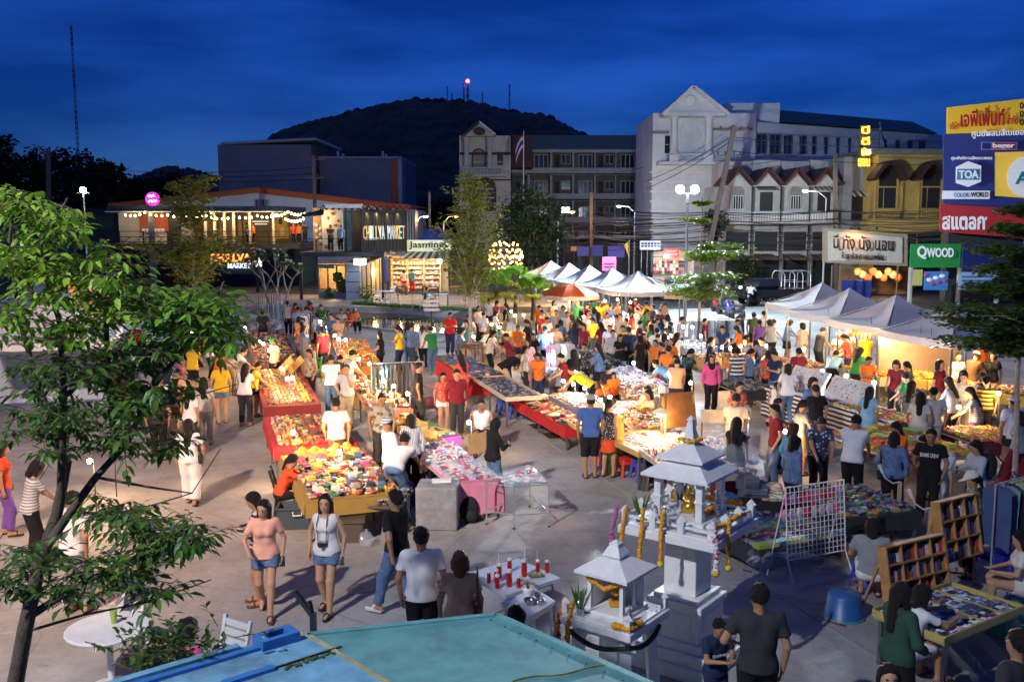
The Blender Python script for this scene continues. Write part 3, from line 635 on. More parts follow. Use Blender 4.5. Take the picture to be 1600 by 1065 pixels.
PB(cm,'doorway',mat((.03,.035,.03),.4,var=.3),263,334,282,377,Y0+.6,.1);PB(cm,'cream_wall',M_CREAM,282,334,300,381,Y0+.6,.15)
for x0,x1 in((300,314),(318,332),(336,350),(354,366),(372,386)):window(cm,x0,340,x1,372,Y0+2.9,M_WOOD,mat((.35,.22,.10),.5,var=.5,scale=1.2),2,1)
for x in(320.5,335,350.5,365,390,427):PB(cm,'post',M_CREAM,x-.9,331,x+.9,381,Y0-1.0,.18)
for x in(146,186,224,262,300,340,380,420,462):PB(cm,'railing_post',M_DARK,x-.7,361,x+.7,381,Y0-1.25,.06)
for y in(361.5,370,378):PB(cm,'rail',M_DARK,146,y-.5,470,y+.5,Y0-1.27,.05)
PB(cm,'lower_wall',mat((.11,.035,.022),.8,var=.3,scale=1),166,389,326,470,Y0+1,6,zmin=0)
for x in(222,241):PB(cm,'notice',M_WHT,x-3,415,x+3,420.5,Y0+.9,.06)
PB(cm,'lower_wall',mat((.03,.05,.055),.7,var=.3),326,389,470,470,Y0+2.2,6,zmin=0)
PB(cm,'dark_container',mat((.012,.03,.025),.6,var=.3),118,325,187,381,Y0+1,5);PB(cm,'lower_wall',M_DARK,118,388,166,470,Y0+1,5,zmin=0)
# yellow cartoonish mural panel is kept as plain leaping shapes
mu=PB(cm,'mural',mat((.42,.24,.03),.7,var=.4,scale=1.5),431,334,450,373,Y0+2.5,.1)
for k,(x,y,w)in enumerate(((438,346,3),(445,341,2),(441,362,4))):q=WY(x,y,Y0+2.45);b=MB();b.ball(q,w*.055,8,5,0,(1,.15,1.7));b.at(mu,'painted_shape',mat((.55,.45,.3),.7)if k==2 else M_DARK)
[panel(cm,394+k*3,345+4*k,420-k*3,347+4*k,Y0+2.8,flat((.8,.75,.65),.3),'faded_mark',.03)for k in range(2)]
ps_=thing('pink_round_sign','glowing pink disc sign with white script above the terrace roof','sign',tuple(WY(237,322,Y0-1)[:2])+(0,))
q=WY(238,311,Y0-1.2);b=MB();b.lathe([(.52,0),(.55,.05),(.55,.22),(.52,.27)],28);b.v=[(p[0]+q.x,q.y-p[2]+.2,p[1]+q.z)for p in b.v];b.at(ps_,'disc',lit((.75,.03,.42),.9));[(lambda b:(b.tube([WY(x0+i*1.4,y0+2.2*math.sin(i*1.9),Y0-1.3)for i in range(n_)],.045,5),b.at(ps_,'script_stroke',lit((1,.9,1),1.0))))(MB())for x0,y0,n_ in((231,306,8),(232,314,10))]
PB(ps_,'pole',M_STEEL,237,320,239,470,Y0-1.15,.12,zmin=0)
# festoon of bulbs along the eave
bm_=bpy.data.meshes.new('x')
def festoon(label,pts,n,Y,power,every,sag=3,warm=(1,.72,.36)):
 P=[]
 for i,(a,c)in enumerate(zip(pts,pts[1:])):
  for k in range(n):
   t=k/n;P.append(WY(a[0]+(c[0]-a[0])*t,a[1]+(c[1]-a[1])*t+sag*4*t*(1-t),Y))
 P.append(WY(pts[-1][0],pts[-1][1],Y));f=thing('string_lights',label,'string lights',P[0],0,'strings of party bulbs');b=MB();b.tube(P,.015,4);b.at(f,'cable',M_DARK)
 bm=MB().ball((0,0,-.11),.085,8,5).lathe([(.03,0),(.035,-.05)],6).mesh('bulb');bm.materials.append(mat(warm,emit=9,var=0))
 for k,q in enumerate(P):
  o=put(bm,'bulb',f,q-P[0])
  if k%every==every//2:lamp(q-Vector((0,.3,.2)),power,warm,.1,'string_light')
festoon('party bulbs swagged along the terrace eave by the round pink sign',[(196,334),(226,330),(262,334),(300,335),(330,332)],4,Y0-1.7,26,4);festoon('party bulbs strung above the terrace tables beside the mural',[(330,338),(365,336),(402,335),(432,334)],4,Y0-1.5,30,3);festoon('thick double row of bulbs in front of the mural terrace',[(425,334),(450,329),(476,332)],5,Y0-3,34,3);festoon('short drooping bulb string beside the frame of the dotted wall',[(446,340),(474,340)],6,Y0-3.2,30,3,4)
# lit market arch sign on the lower floor
ar=thing('arch_sign','dark teal arched sign with orange bulb letters and white word below','sign',tuple(WY(360,450,72)[:2])+(0,))
b=MB();cx=366;P=[WY(325,428,72),WY(408,428,72),WY(408,402,72)]+[WY(cx+42*math.cos(t),402-14*math.sin(t),72)for t in np.linspace(0,math.pi,12)]+[WY(325,402,72)];b.prism(P,(0,.2,0));b.at(ar,'board',mat((.02,.05,.06),.6,var=.2))
ltr(ar,'CHILLVA',328,396,392,409,71.8,lit((1,.28,.05),1.6),.03);ltr(ar,'MARKET',356,411,392,419,71.8,lit((.8,.9,1),.7),.02)
for x in(330,402):PB(ar,'leg',M_DARK,x-1.5,428,x+1.5,470,72.05,.15,zmin=0)
sp=[(WY(404+(7 if k%2==0 else 3)*math.sin(k*math.pi/5),410-(8 if k%2==0 else 3.2)*math.cos(k*math.pi/5),69))for k in range(10)];b=MB();b.prism(sp,(0,.12,0));so=tag(b.build('star_light',lit((1,1,1),2.2)),'white glowing star lantern hanging in the frangipani tree','star light')
# container market: east block with big colourful lettering
Y1=62
ec=thing('sign_container','dark corrugated upper container with big pastel letters and down lights','container',tuple(WY(590,480,Y1)[:2])+(0,))
A,B=WY(565,395,Y1),WY(634,389,Y1+4);zt0,zt1=WY(565,327,Y1).z,WY(634,329,Y1+4).z
M_CONT=mat((.07,.065,.06),.55,.3,var=.2,scale=2);nrm=Vector((-(B-A).y,(B-A).x,0)).normalized();d=(B-A);d.z=0;Lw=d.length;d.normalize()
zb=A.z;b=MB();quadwall(b,A,B,zb,zt0-.1,2.5);b.at(ec,'body',M_CONT)
n=30
for k in range(n):q=A+d*(Lw*(k+.5)/n);MB().box((q.x-nrm.x*.03*(1 if nrm.y>0 else-1),q.y-.035,(zb+zt0)/2-.05),(Lw/n*.5,.07,zt0-zb-.25),math.atan2(d.y,d.x)).at(ec,'corrugation',M_CONT)
for z in(zb+.05,zt0-.08):b=MB();b.bar(Vector((A.x,A.y-.06,z)),Vector((B.x,B.y-.06,z)),.16,.16);b.at(ec,'edge_rail',M_DARK)
cols=[(.85,.35,.38),(.8,.62,.12),(.75,.75,.72),(.3,.62,.45),(.75,.55,.15),(.8,.8,.78),None,(.75,.75,.8),(.35,.62,.6),(.85,.45,.42),(.8,.55,.15),(.4,.65,.4),(.8,.4,.42)]
tx='CHILLVA MARKET';L0,L1=A+d*(Lw*.04),A+d*(Lw*.98);zz0,zz1=zb+(zt0-zb)*.30,zb+(zt0-zb)*.62
k=0
for i,chh in enumerate(tx):
 if chh==' ':continue
 a=L0.lerp(L1,(i+.06)/len(tx));c=L0.lerp(L1,(i+.94)/len(tx));off=Vector((0,-.12,0))
 lettering(chh,Vector((a.x,a.y,zz0))+off,Vector((c.x,c.y,zz0))+off,Vector((a.x,a.y,zz1))+off,mat(cols[k%13]or(.7,.7,.7),.5,var=.05,emit=.25),ec,.0,.03,'letter');k+=1
for t in(.12,.35,.6,.85):
 q=L0.lerp(L1,t);q=Vector((q.x,q.y-.35,zt0-.05));b=MB();b.lathe([(.09,0),(.07,.22)],10,q);b.at(ec,'down_light',M_DARK);lamp(q-Vector((0,0,.06)),40,(1,.75,.35),.05,spot=85,aim=q+Vector((0,.4,-1.6)))
b=MB();b.bar(WY(510,322,Y1),WY(566,322,Y1),.5,.25);b.at(ec,'white_canopy_edge',M_WHT)
for x in range(500,641,10):b=MB();b.tube([WY(x,328,Y1-.2),WY(x+5,321,Y1-.2),WY(x+10,328,Y1-.2)],.05,4);b.at(ec,'roof_truss',M_DARK)
PB(ec,'end_wall',mat((.02,.03,.04),.4,var=.2),634,329,648,396,Y1+4,2)
for x in(637,641,645):PB(ec,'end_bar',M_STEEL,x-.6,329,x+.6,396,Y1+3.9,.15)
dw=thing('dotted_kiosk','upper kiosk with cream wall of red dots and glass doors','kiosk',tuple(WY(530,480,Y1)[:2])+(0,))
w=PB(dw,'dotted_wall',mat((.6,.56,.4),.8,var=.05),504,327,535,392,Y1+.2,.2)
for x,y in((512,341),(520,334),(512,359),(529,345),(511,386),(525,352),(529,378)):q=WY(x,y,Y1+.15);b=MB();b.ball(q,.11,10,4,0,(1,.25,1));b.at(w,'dot',M_RED)
for x0,x1 in((536,542),(543,552),(553,564)):window(dw,x0,329,x1,391,Y1+.4,M_STEEL,mat((.10,.16,.18),.15,var=.3,scale=1),1,2)
PB(dw,'wooden_wall',M_TIMB,490,325,504,392,Y1+1.5,.2)
for k in range(6):b=MB();b.ball(WY(494+(k%2)*7,352+k*5,Y1+1.4),.14,8,5,0,(1,.3,1));b.at(dw,'plate',M_WHT)
b=MB();P=[WY(470,336,Y1-.6),WY(506,328,Y1-.6),WY(506,336,Y1-1.4),WY(470,339,Y1-1.4)];b.prism(P,(0,0,.06));b.at(dw,'dark_awning',M_DARK)
lamp(WY(503,342,Y1-.3),30,WARM,.1);lamp(WY(480,345,Y1+.5),30,WARM,.1)
dk=thing('upper_deck','black railed upper deck where people stand beside the big lettering','deck',tuple(WY(520,480,Y1-1)[:2])+(0,))
PB(dk,'floor',M_DARK,466,394,600,401,Y1-1.6,6)
for x in(470,494,520,542,565,590):PB(dk,'railing_post',M_DARK,x-.5,373,x+.5,394,Y1-1.55,.05)
for y in(373,383):PB(dk,'rail',M_DARK,468,y-.4,592,y+.4,Y1-1.58,.05)
for x in(470,598):PB(dk,'support',M_DARK,x-1.2,401,x+1.2,478,Y1-1.2,.15,zmin=0)
lo=thing('lower_container_cafe','blue grey lower container cafe with warm glass front','cafe',tuple(WY(530,480,Y1)[:2])+(0,))
PB(lo,'grey_panel',mat((.20,.23,.32),.6,.2,var=.1),541,411,562,478,Y1-1.0,2.4,zmin=.3)
for k in range(3):PB(lo,'panel_seam',M_DARK,541.5,424+k*16,561.5,425+k*16,Y1-1.03,.05)
PB(lo,'inner_wall',mat((.55,.34,.14),.8,var=.3,scale=1),498,412,541,478,Y1+2.5,.2,zmin=.3);window(lo,499,414,540,452,Y1+.2,M_TIMB,mat((.75,.6,.4),.1,alpha=.25,var=0),3,1)
PB(lo,'sill_wall',mat((.25,.28,.36),.7,var=.1),498,454,541,477,Y1+.1,.15,zmin=.3);PB(lo,'teal_header',mat((.05,.25,.28),.6),499,413,522,419,Y1+.05,.1)
for x,y,s in((527,435,.35),(534,447,.4),(514,458,.25)):b=MB();[b.ball(WY(x+rng.uniform(-5,5),y+rng.uniform(-7,7),Y1-.1),s*rng.uniform(.3,.6),6,4)for _ in range(12)];b.at(lo,'planter_foliage',mat((.05,.12,.02),.8,var=.5))
lamp(WY(520,425,Y1+1.4),120,WARM,.15);lamp(WY(585,425,Y1+3),90,WARM,.15)
b=MB();A2,B2=WY(563,478,Y1-.6),WY(604,462,Y1+7);quadwall(b,A2,B2,.3,2.9,.15);b.at(lo,'side_wall',mat((.5,.33,.17),.7,var=.3,scale=1))
for k in range(6):t=(k+.3)/6;q=A2.lerp(B2,t);b=MB();b.box((q.x+.05,q.y-.05,1.5),(.08,.08,2.3));b.at(lo,'glazing_bar',mat((.15,.10,.06),.6))
b=MB();P=[WY(540,412,Y1-1.5),WY(566,416,Y1-1.5),WY(612,398,Y1+6),WY(575,398,Y1+6)];b.prism(P,(0,0,.08));b.at(lo,'porch_roof',mat((.35,.28,.22),.7,var=.2))
ls=thing('light_box_sign','small glowing white box sign under the porch roof','sign',tuple(WY(562,480,Y1-1.8)[:2])+(0,));PB(ls,'box',lit((.95,.97,1),2.0),553,404,571,414,Y1-1.9,.25,b=.02);lamp(WY(562,416,Y1-2.4),25,COOL,.2)
PB(ls,'hanger',M_DARK,561,400,563,404,Y1-1.8,.06)
for k,(x,y,hh)in enumerate(((570,462,.9),(577,466,.7))):
 pt=thing('potted_plant','leafy shrub at the corner of the cafe porch, '+('yellow flowered one' if k==0 else 'plain green one'),'plant',W(x,y+14));b=MB()
 for _ in range(90):v=Vector((rng.gauss(0,.28),rng.gauss(0,.28),.35+rng.random()*hh));b.col=(rng.uniform(.03,.1),rng.uniform(.1,.22),.02)if rng.random()>.3 or k else(.5,.3,.02);b.ball(v,.09,5,3,0,(1.2,.6,.3),rng.random()*6)
 b.build('foliage',col_mat(.7,name='leaf_colours'),pt);MB().lathe([(.16,0),(.22,.35),(.2,.35)],12).build('pot',M_SLATE,pt)
# Jasmine shop
Yq=66
js=thing('gift_shop','open fronted gift shop with lit wooden shelves under a glowing name board','shop',tuple(WY(655,460,Yq)[:2])+(0,))
PB(js,'back_wall',mat((.55,.36,.17),.7,var=.2,scale=2),608,400,700,462,Yq+3,.2,zmin=.3);PB(js,'name_board',lit((.70,.72,.50),.22),636,375,706,393,Yq-.4,.4,b=.03);ltr(js,'Jasmine',639,377,694,390,Yq-.55,mat((.03,.03,.02),.5,var=0),.015)
b=MB();P=[WY(625,404,Yq-1.2),WY(708,404,Yq-1.2),WY(704,394,Yq),WY(640,394,Yq)];n=14
for k in range(n):
 t0,t1=k/n,(k+1)/n;a0,a1,c0,c1=P[0].lerp(P[1],t0),P[0].lerp(P[1],t1),P[3].lerp(P[2],t0),P[3].lerp(P[2],t1);b.prism([a0,a1,c1,c0],(0,0,.04),k%2)
b.at(js,'striped_awning',[mat((.5,.5,.45),.7),mat((.04,.05,.04),.7)])
for row in range(6):
 y=407+row*7.4;PB(js,'shelf',M_TIMB,612,y+5.4,688,y+6.6,Yq+2.2,.7);g=MB()
 for k in range(34):x=613+k*2.2;g.col=rng.choice([(.75,.65,.5),(.7,.2,.15),(.8,.75,.7),(.6,.3,.4),(.3,.4,.5),(.75,.45,.12)]);pbox(g,x,y+5.4-rng.uniform(2,4.4),x+1.6,y+5.4,Yq+2.25,.3)
 tag(g.at(js,'shelf_goods',col_mat()),kind='stuff')
for x in(612,637,662,688):PB(js,'shelf_post',M_TIMB,x-.8,404,x+.8,455,Yq+2.1,.8,zmin=.3)
for x in(625,650,676):lamp(WY(x,408,Yq+.8),95,(1,.72,.4),.12)
lamp(WY(690,412,Yq-.4),50,COOL,.1);PB(js,'tube_light',lit((.9,1,1),4),683,405,690,411,Yq-.5,.1)
for x0,x1,y0,y1,c in((660,686,443,458,(.10,.05,.03)),(701,728,440,455,(.35,.17,.05)),(620,636,446,458,(.12,.07,.04))):
 o=thing('display_bench',{660:'dark wooden display bench heaped with red gifts before the shop',701:'orange slatted wooden bench at the shop terrace edge',620:'small brown display table at the shop entrance'}[x0],'bench',W((x0+x1)/2,y1+4));o.location.y=Yq-1.2;o.location.x=WY((x0+x1)/2,y1,Yq-1.2).x;wd=(x1-x0)/F*Yq;o.location.z=.35
 for k in range(4):MB().box((0,-.3+k*.2,.55),(wd,.17,.06)).build('slat',mat(c,.6,var=.2),o)
 for sx in(-1,1):MB().box((sx*wd*.45,0,.26),(.08,.7,.52)).build('leg',mat(c,.6,var=.2),o)
 if x0!=701:
  g=MB()
  for _ in range(40):g.col=rng.choice([(.6,.05,.05),(.75,.7,.65),(.6,.3,.3),(.7,.4,.1)]);g.box((rng.uniform(-.45,.45)*wd,rng.uniform(-.3,.3),.64),(.12,.1,.14),rng.random())
  tag(g.build('heaped_goods',col_mat(),o),kind='stuff')
# white metal chairs and table on the terrace
def metal_chair(loc,rz,label,c=(.7,.7,.7)):
 o=thing('terrace_chair',label,'chair',loc,rz,'white chairs on the shop terrace');m=mat(c,.4,var=.05)
 MB().box((0,0,.45),(.42,.42,.03),0,0,.01).build('seat',m,o)
 for sx in(-1,1):
  for sy in(-1,1):MB().tube([(sx*.18,sy*.18,.45),(sx*.21,sy*.22,0)],.014,6).build('leg',m,o)
  MB().tube([(sx*.18,-.19,.45),(sx*.19,-.24,.85)],.014,6).build('back_post',m,o)
 for k in range(3):MB().box((0,-.22-k*.012,.58+k*.11),(.38,.015,.05)).build('back_slat',m,o)
for k,(x,y,rz,lb)in enumerate(((590,474,.3,'white terrace chair left of the round cafe table'),(605,478,2.9,'white terrace chair in front of the round cafe table'),(618,470,4.2,'white terrace chair right of the round cafe table'),(664,482,1.2,'white terrace chair with a diner by the pond bank'),(742,478,.5,'white terrace chair under the palm beside the tree trunk'))):c=W(x,y,.35);metal_chair(c,rz,lb)
c=W(603,473,.35);o=thing('cafe_table','round white cafe table among white chairs on the terrace','table',c);MB().lathe([(.36,.7),(.38,.71),(.38,.73),(.36,.74)],20).build('table_top',M_WHT,o);MB().tube([(0,0,0),(0,0,.7)],.03,8).build('stem',M_WHT,o);MB().lathe([(.22,0),(.2,.03),(.03,.06)],14).build('foot',M_WHT,o)
c=W(690,478,.35);o=thing('dining_table','white square dining table by the pond with people seated','table',c);MB().box((0,0,.73),(.8,.8,.04),0,0,.01).build('table_top',M_WHT,o)
for sx in(-1,1):
 for sy in(-1,1):MB().box((sx*.36,sy*.36,.355),(.04,.04,.71)).build('leg',M_STEEL,o)
um=thing('closed_umbrella','furled grey blue parasol standing beside the gift shop','umbrella',W(603,467,.35));MB().tube([(0,0,0),(0,0,2.9)],.03,8).build('pole',M_STEEL,um);MB().lathe([(.03,.95),(.17,1.2),(.2,1.6),(.14,2.3),(.03,2.85)],10).build('furled_cloth',mat((.07,.09,.2),.8,var=.2),um);MB().lathe([(.3,0),(.3,.08),(.06,.12)],14).build('base',M_SLATE,um)
rr=thing('terrace_railing','thin steel handrail along the terrace edge above the pond','railing',W(665,486,.35));L_=(W(735,488,.35)-W(622,484,.35)).length
for k in range(4):MB().tube([(-L_/2+L_*k/3,0,0),(-L_/2+L_*k/3,0,1)],.02,6).build('post',M_STEEL,rr)
MB().tube([(-L_/2,0,1),(L_/2,0,1)],.022,6).build('handrail',M_STEEL,rr)
# string-light globe on a pole
gq=WY(790,401,58);gb_=thing('light_globe','ball of warm string lights on a thin pole above the palms','light',(gq.x,gq.y,0));MB().tube([(0,0,0),(0,0,gq.z-.9)],.05,8).build('pole',M_DARK,gb_)
for k in range(9):
 ti,az=rng.uniform(-1.2,1.2),rng.uniform(0,3.14);b=MB();pts=[]
 for t in np.linspace(0,2*math.pi,25):v=Vector((math.cos(t),math.sin(t),0));v.rotate(Euler((ti,0,az)));pts.append(v*1.02+Vector((0,0,gq.z)))
 b.tube(pts,.018,4,cap=False);o=b.build('hoop',M_DARK,gb_)
 if k==0:gm=MB().ball((0,0,0),.065,6,4).mesh('bulb');gm.materials.append(mat((1,.5,.15),emit=4,var=0))
 for p in pts[:-1:2]:put(gm,'bulb',o,p)
for v in((.6,-.6,0),(-.6,-.6,.3),(0,.5,-.5)):lamp(gq+Vector(v),90,WARM,.3)
# trees and plants
M_BARK=mat((.085,.06,.045),.9,var=.35,scale=12,bump=.5,bscale=40);M_BARKP=mat((.36,.30,.24),.9,var=.3,scale=8,bump=.4,bscale=30)
M_LEAF=col_mat(.45,.35,.4,'leaf_colours');M_LEAFD=col_mat(.75,.15,.2,'dark_leaf_colours')
def leafcol(r,base=(.085,.21,.025),v=.45):
 k=1+r.uniform(-v,v);return(base[0]*k*r.uniform(.8,1.3),base[1]*k,base[2]*k)
def leaf(mb,p,d,up,L,w,r,base):
 d=d.normalized();s=d.cross(up);s=s.normalized()if s.length>1e-4 else d.orthogonal().normalized();n=s.cross(d);dr=-n*L*.10
 P=[p,p+d*L*.32-s*w*.5+n*L*.03,p+d*L*.34+dr*.0-n*.02*L,p+d*L*.32+s*w*.5+n*L*.03,p+d*L*.68-s*w*.40+dr*.8,p+d*L*.70+dr*1.2,p+d*L*.68+s*w*.40+dr*.8,p+d*L+dr*2.6]
 mb.col=leafcol(r,base);mb.add(P,[(0,2,1),(0,3,2),(1,2,5,4),(2,3,6,5),(4,5,7),(5,6,7)],0,True)
def small_leaf(mb,p,d,L,w,r,base):
 s=d.cross(Vector((0,0,1)));s=s.normalized()if s.length>1e-3 else Vector((1,0,0));t=Vector((0,0,r.uniform(-.25,.25)));mb.col=leafcol(r,base)
 mb.add([p,p+d*L*.5-s*w*.5+t*L,p+d*L,p+d*L*.5+s*w*.5-t*L],[(0,3,2,1)])
def tiered_tree(label,base,H,tiers,leafL,base_c,seed,tr=.06,density=1.0,lean=(0,0),asc=0.0):
 r=random.Random(seed);t=thing('tiered_tree',label,'tree',base,0,'young tiered shade trees');B=Vector((0,0,0))
 n=7;pts=[Vector((lean[0]*(i/n)**1.5+r.uniform(-.03,.03)*(i>0),lean[1]*(i/n),H*i/n))for i in range(n+1)]
 b=MB();b.tube(pts,[tr*(1-.8*i/n)for i in range(n+1)],8)
 def tp(z):k=min(max(z/H,0),1)*n;i=min(int(k),n-1);return pts[i].lerp(pts[i+1],k-i)
 cr=MB()
 for(z,rad,dx,nb)in tiers:
  for k in range(nb):
   a=2*math.pi*(k+r.random()*.7)/nb;rr=rad*r.uniform(.65,1.1);c=tp(z-rad*.25);e=tp(z)+Vector((math.cos(a)*rr+dx,math.sin(a)*rr,(r.uniform(-.05,.12)+asc*r.uniform(.6,1.2))*rad));c.z-=asc*rad*.5;m1=c.lerp(e,.45)+Vector((0,0,rad*(.16-asc*.25)))
   b.tube([c,m1,e],[tr*.4,tr*.25,tr*.08],5)
   for s in range(int(44*density*max(rad,.5))):
    u=r.uniform(.15,1.05);q=(c.lerp(m1,u*2)if u<.5 else m1.lerp(e,u*2-1));off=Vector((r.gauss(0,.17),r.gauss(0,.17),r.gauss(.02,.05+asc*.10)))*max(rad,.5);tw=q+off
    if s%3==0:b.tube([q,tw],[.006,.003],3,cap=False)
    for l in range(4):
     al=r.uniform(0,6.28);small_leaf(cr,tw+Vector((r.gauss(0,.04),r.gauss(0,.04),r.gauss(0,.02))),Vector((math.cos(al),math.sin(al),r.uniform(-.3,.35))),leafL*r.uniform(1.0,1.8),leafL*.8,r,base_c)
 b.build('trunk',M_BARKP,t);cr.build('crown',M_LEAF,t);return t
def yz(y,Y):return WY(800,y,Y).z
b0=W(735,592);Yt=b0.y
ct=tiered_tree('tall slim tree with airy tiers rising from the staked planter in the central aisle',b0,6.75,[(yz(440,Yt),1.0,.2,6),(yz(420,Yt),1.05,-.2,6),(yz(400,Yt),1.1,.1,7),(yz(375,Yt),1.0,0,7),(yz(350,Yt),.95,.1,6),(yz(328,Yt),.75,.05,6),(yz(305,Yt),.6,0,5),(yz(288,Yt),.4,0,4)],.085,(.20,.27,.03),21,.075,1.0,asc=.75)  # crown colour brightened in place of lamp light from beneath
tg=thing('tree_stake_frame','brown timber stake frame around the base of the tall central tree','stake frame',b0)
M_STK=mat((.14,.08,.045),.85,var=.3)
for k in range(4):
 a=k*math.pi/2+.4;MB().tube([(math.cos(a)*.5,math.sin(a)*.5,0),(math.cos(a)*.42,math.sin(a)*.42,1.25)],.035,7).build('stake',M_STK,tg);a2=a+math.pi/2
 for z in(1.1,1.22):MB().tube([(math.cos(a)*.47,math.sin(a)*.47,z),(math.cos(a2)*.47,math.sin(a2)*.47,z)],.03,6).build('rail',M_STK,tg)
MB().box((0,0,.02),(1.3,1.3,.04),.3).build('soil_bed',mat((.04,.03,.02),.95,var=.4,scale=20),tg)
b0=W(1092,553);Yt=b0.y
tiered_tree('flat tiered tree standing beside the beige square parasol',b0,yz(308,Yt),[(yz(458,Yt),1.5,0,8),(yz(436,Yt),1.35,.15,8),(yz(400,Yt),1.2,.6,7),(yz(385,Yt),.7,1.0,4),(yz(345,Yt),.6,-.2,5),(yz(318,Yt),.45,0,5)],.085,(.17,.30,.025),22,.08,1.5)  # leaf green raised to stand in for market lamp light
b0=Vector((WY(1592,620,16.5).x,16.5,0));Yt=16.5
tiered_tree('dark leafy tiered tree rising at the east edge in front of the tents',b0,5.9,[(yz(540,Yt),.9,-.4,8),(yz(515,Yt),1.0,-.3,9),(yz(490,Yt),.9,-.5,8),(yz(455,Yt),.8,-.1,8),(yz(425,Yt),.8,-.1,8),(yz(395,Yt),.75,0,8),(yz(360,Yt),.6,0,7),(yz(330,Yt),.4,.05,6)],.07,(.06,.13,.02),23,.06,2.0,lean=(-.1,0))
b0=W(307,565);Yt=b0.y
tiered_tree('tiered tree in front of the container terrace, leaves coloured as if lit from below',b0,yz(276,Yt),[(yz(418,Yt),1.7,.2,7),(yz(400,Yt),1.4,-.9,6),(yz(385,Yt),1.1,.5,5),(yz(345,Yt),.8,.1,6),(yz(325,Yt),.9,-.1,6),(yz(302,Yt),.85,-.1,6),(yz(285,Yt),.6,.45,4)],.10,(.24,.27,.025),24,.07,1.0,asc=.35)  # yellow lamp glow is put into the leaf colour
# near tree at the west edge: broad drooping leaves
nr=random.Random(4);nt_=thing('broadleaf_tree','large near tree with glossy drooping leaves and forked grey trunk','tree',(WY(20,1065,6.6).x,6.6,0))
D=6.6
def at_px(x,y,dy=0.0):return WY(x,y,D+dy)
limbs=[([(15,1120),(40,980),(62,880),(90,800),(105,720)],.06,.034),([(75,850),(110,800),(150,745),(200,690),(235,610),(262,540)],.036,.012),([(95,780),(98,690),(100,600),(92,500),(60,400)],.032,.012),([(95,700),(60,600),(30,500),(15,380)],.026,.01),
([(50,960),(120,915),(190,880),(250,850)],.03,.01),([(60,930),(30,880),(5,860)],.02,.008),([(180,700),(170,600),(165,480),(160,410)],.026,.01),([(235,610),(290,540),(330,490),(350,440)],.02,.008),([(100,620),(160,570),(210,530)],.02,.007),
([(45,985),(130,960),(230,940),(330,905)],.012,.004),([(120,800),(200,800),(300,770),(345,700)],.008,.003),([(150,745),(230,760),(300,770)],.012,.005),([(230,640),(300,620),(370,600)],.008,.003),([(60,400),(90,340),(105,310)],.014,.006),([(15,380),(20,330),(40,300)],.014,.005)]
tb_=MB()
for pts,r0,r1 in limbs:
 P=[at_px(x,y,nr.uniform(-.12,.12)+(.25 if i>2 else 0))for i,(x,y)in enumerate(pts)]
 tb_.tube(P,[r0+(r1-r0)*i/(len(P)-1)for i in range(len(P))],9)
tb_.tube([Vector((nt_.location.x,D,0)),at_px(15,1120)],[.08,.062],9)
blobs=[(35,325,42,30,12),(95,350,36,30,9),(20,395,36,36,11),(75,440,46,34,12),(160,415,46,28,16),(180,462,40,32,13),(105,510,50,34,13),(22,500,28,40,6),(240,480,32,24,7),(290,470,46,24,12),(330,492,42,30,13),(280,515,46,28,10),(345,528,28,24,6),
(225,560,40,28,9),(150,575,55,32,13),(65,590,46,32,9),(120,645,58,28,10),(210,620,40,36,8),(200,690,42,24,7),(85,690,40,26,6),(20,670,24,36,3),(265,610,30,20,4),(268,690,16,20,3),
(200,815,42,32,11),(255,850,48,28,12),(175,890,48,28,10),(292,832,24,24,6),(55,875,42,28,9),(15,915,26,26,5),(105,925,38,22,6),(235,915,34,18,5),(150,795,26,22,4)]
lv=MB()
for(bx,by,rx,ry,n)in blobs:
 hi=by<540;base=((.20,.36,.03)if by<470 else(.13,.28,.025))if hi else(.06,.14,.02)  # floodlight painted into the leaves: upper clusters brighter, lower ones darker
 for k in range(int(n*4.2)):
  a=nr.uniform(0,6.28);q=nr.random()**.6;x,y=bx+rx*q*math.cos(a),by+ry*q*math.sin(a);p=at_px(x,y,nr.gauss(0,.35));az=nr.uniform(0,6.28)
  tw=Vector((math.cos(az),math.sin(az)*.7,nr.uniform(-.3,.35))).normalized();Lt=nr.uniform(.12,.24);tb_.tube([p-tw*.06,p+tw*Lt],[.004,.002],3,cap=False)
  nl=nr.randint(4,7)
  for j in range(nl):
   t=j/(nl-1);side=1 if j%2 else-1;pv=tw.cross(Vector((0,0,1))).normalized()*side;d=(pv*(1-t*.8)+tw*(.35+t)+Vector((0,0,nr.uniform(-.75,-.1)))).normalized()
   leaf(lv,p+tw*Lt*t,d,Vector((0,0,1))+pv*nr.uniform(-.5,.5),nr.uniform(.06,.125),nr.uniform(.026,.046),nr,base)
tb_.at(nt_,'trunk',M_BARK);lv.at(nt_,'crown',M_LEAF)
sb_=thing('shrub','low leafy shrub poking up beside the blue container roof','shrub',(WY(265,1060,5.6).x,5.6,0));D=5.9;sv=MB();stm=MB()
for k in range(95):
 x,y=265+nr.gauss(0,38),1010+nr.gauss(0,26)
 p=at_px(x,max(y,955),nr.gauss(0,.15));d=Vector((nr.uniform(-1,1),nr.uniform(-.6,.6),nr.uniform(-.1,.8))).normalized();stm.tube([p-d*.12,p],[.004,.002],3,cap=False)
 for j in range(5):e=(d+Vector((nr.uniform(-1,1),nr.uniform(-1,1),nr.uniform(-.6,.4)))).normalized();leaf(sv,p+d*.03*j-d*.08,e,Vector((0,0,1)),nr.uniform(.05,.085),.028,nr,(.05,.105,.018))
for k in range(7):stm.tube([Vector((sb_.location.x+nr.uniform(-.1,.1),5.6,0)),at_px(265+nr.uniform(-45,45),1020)],[.014,.005],5)
sv.at(sb_,'crown',M_LEAF);stm.at(sb_,'stems',M_BARK)
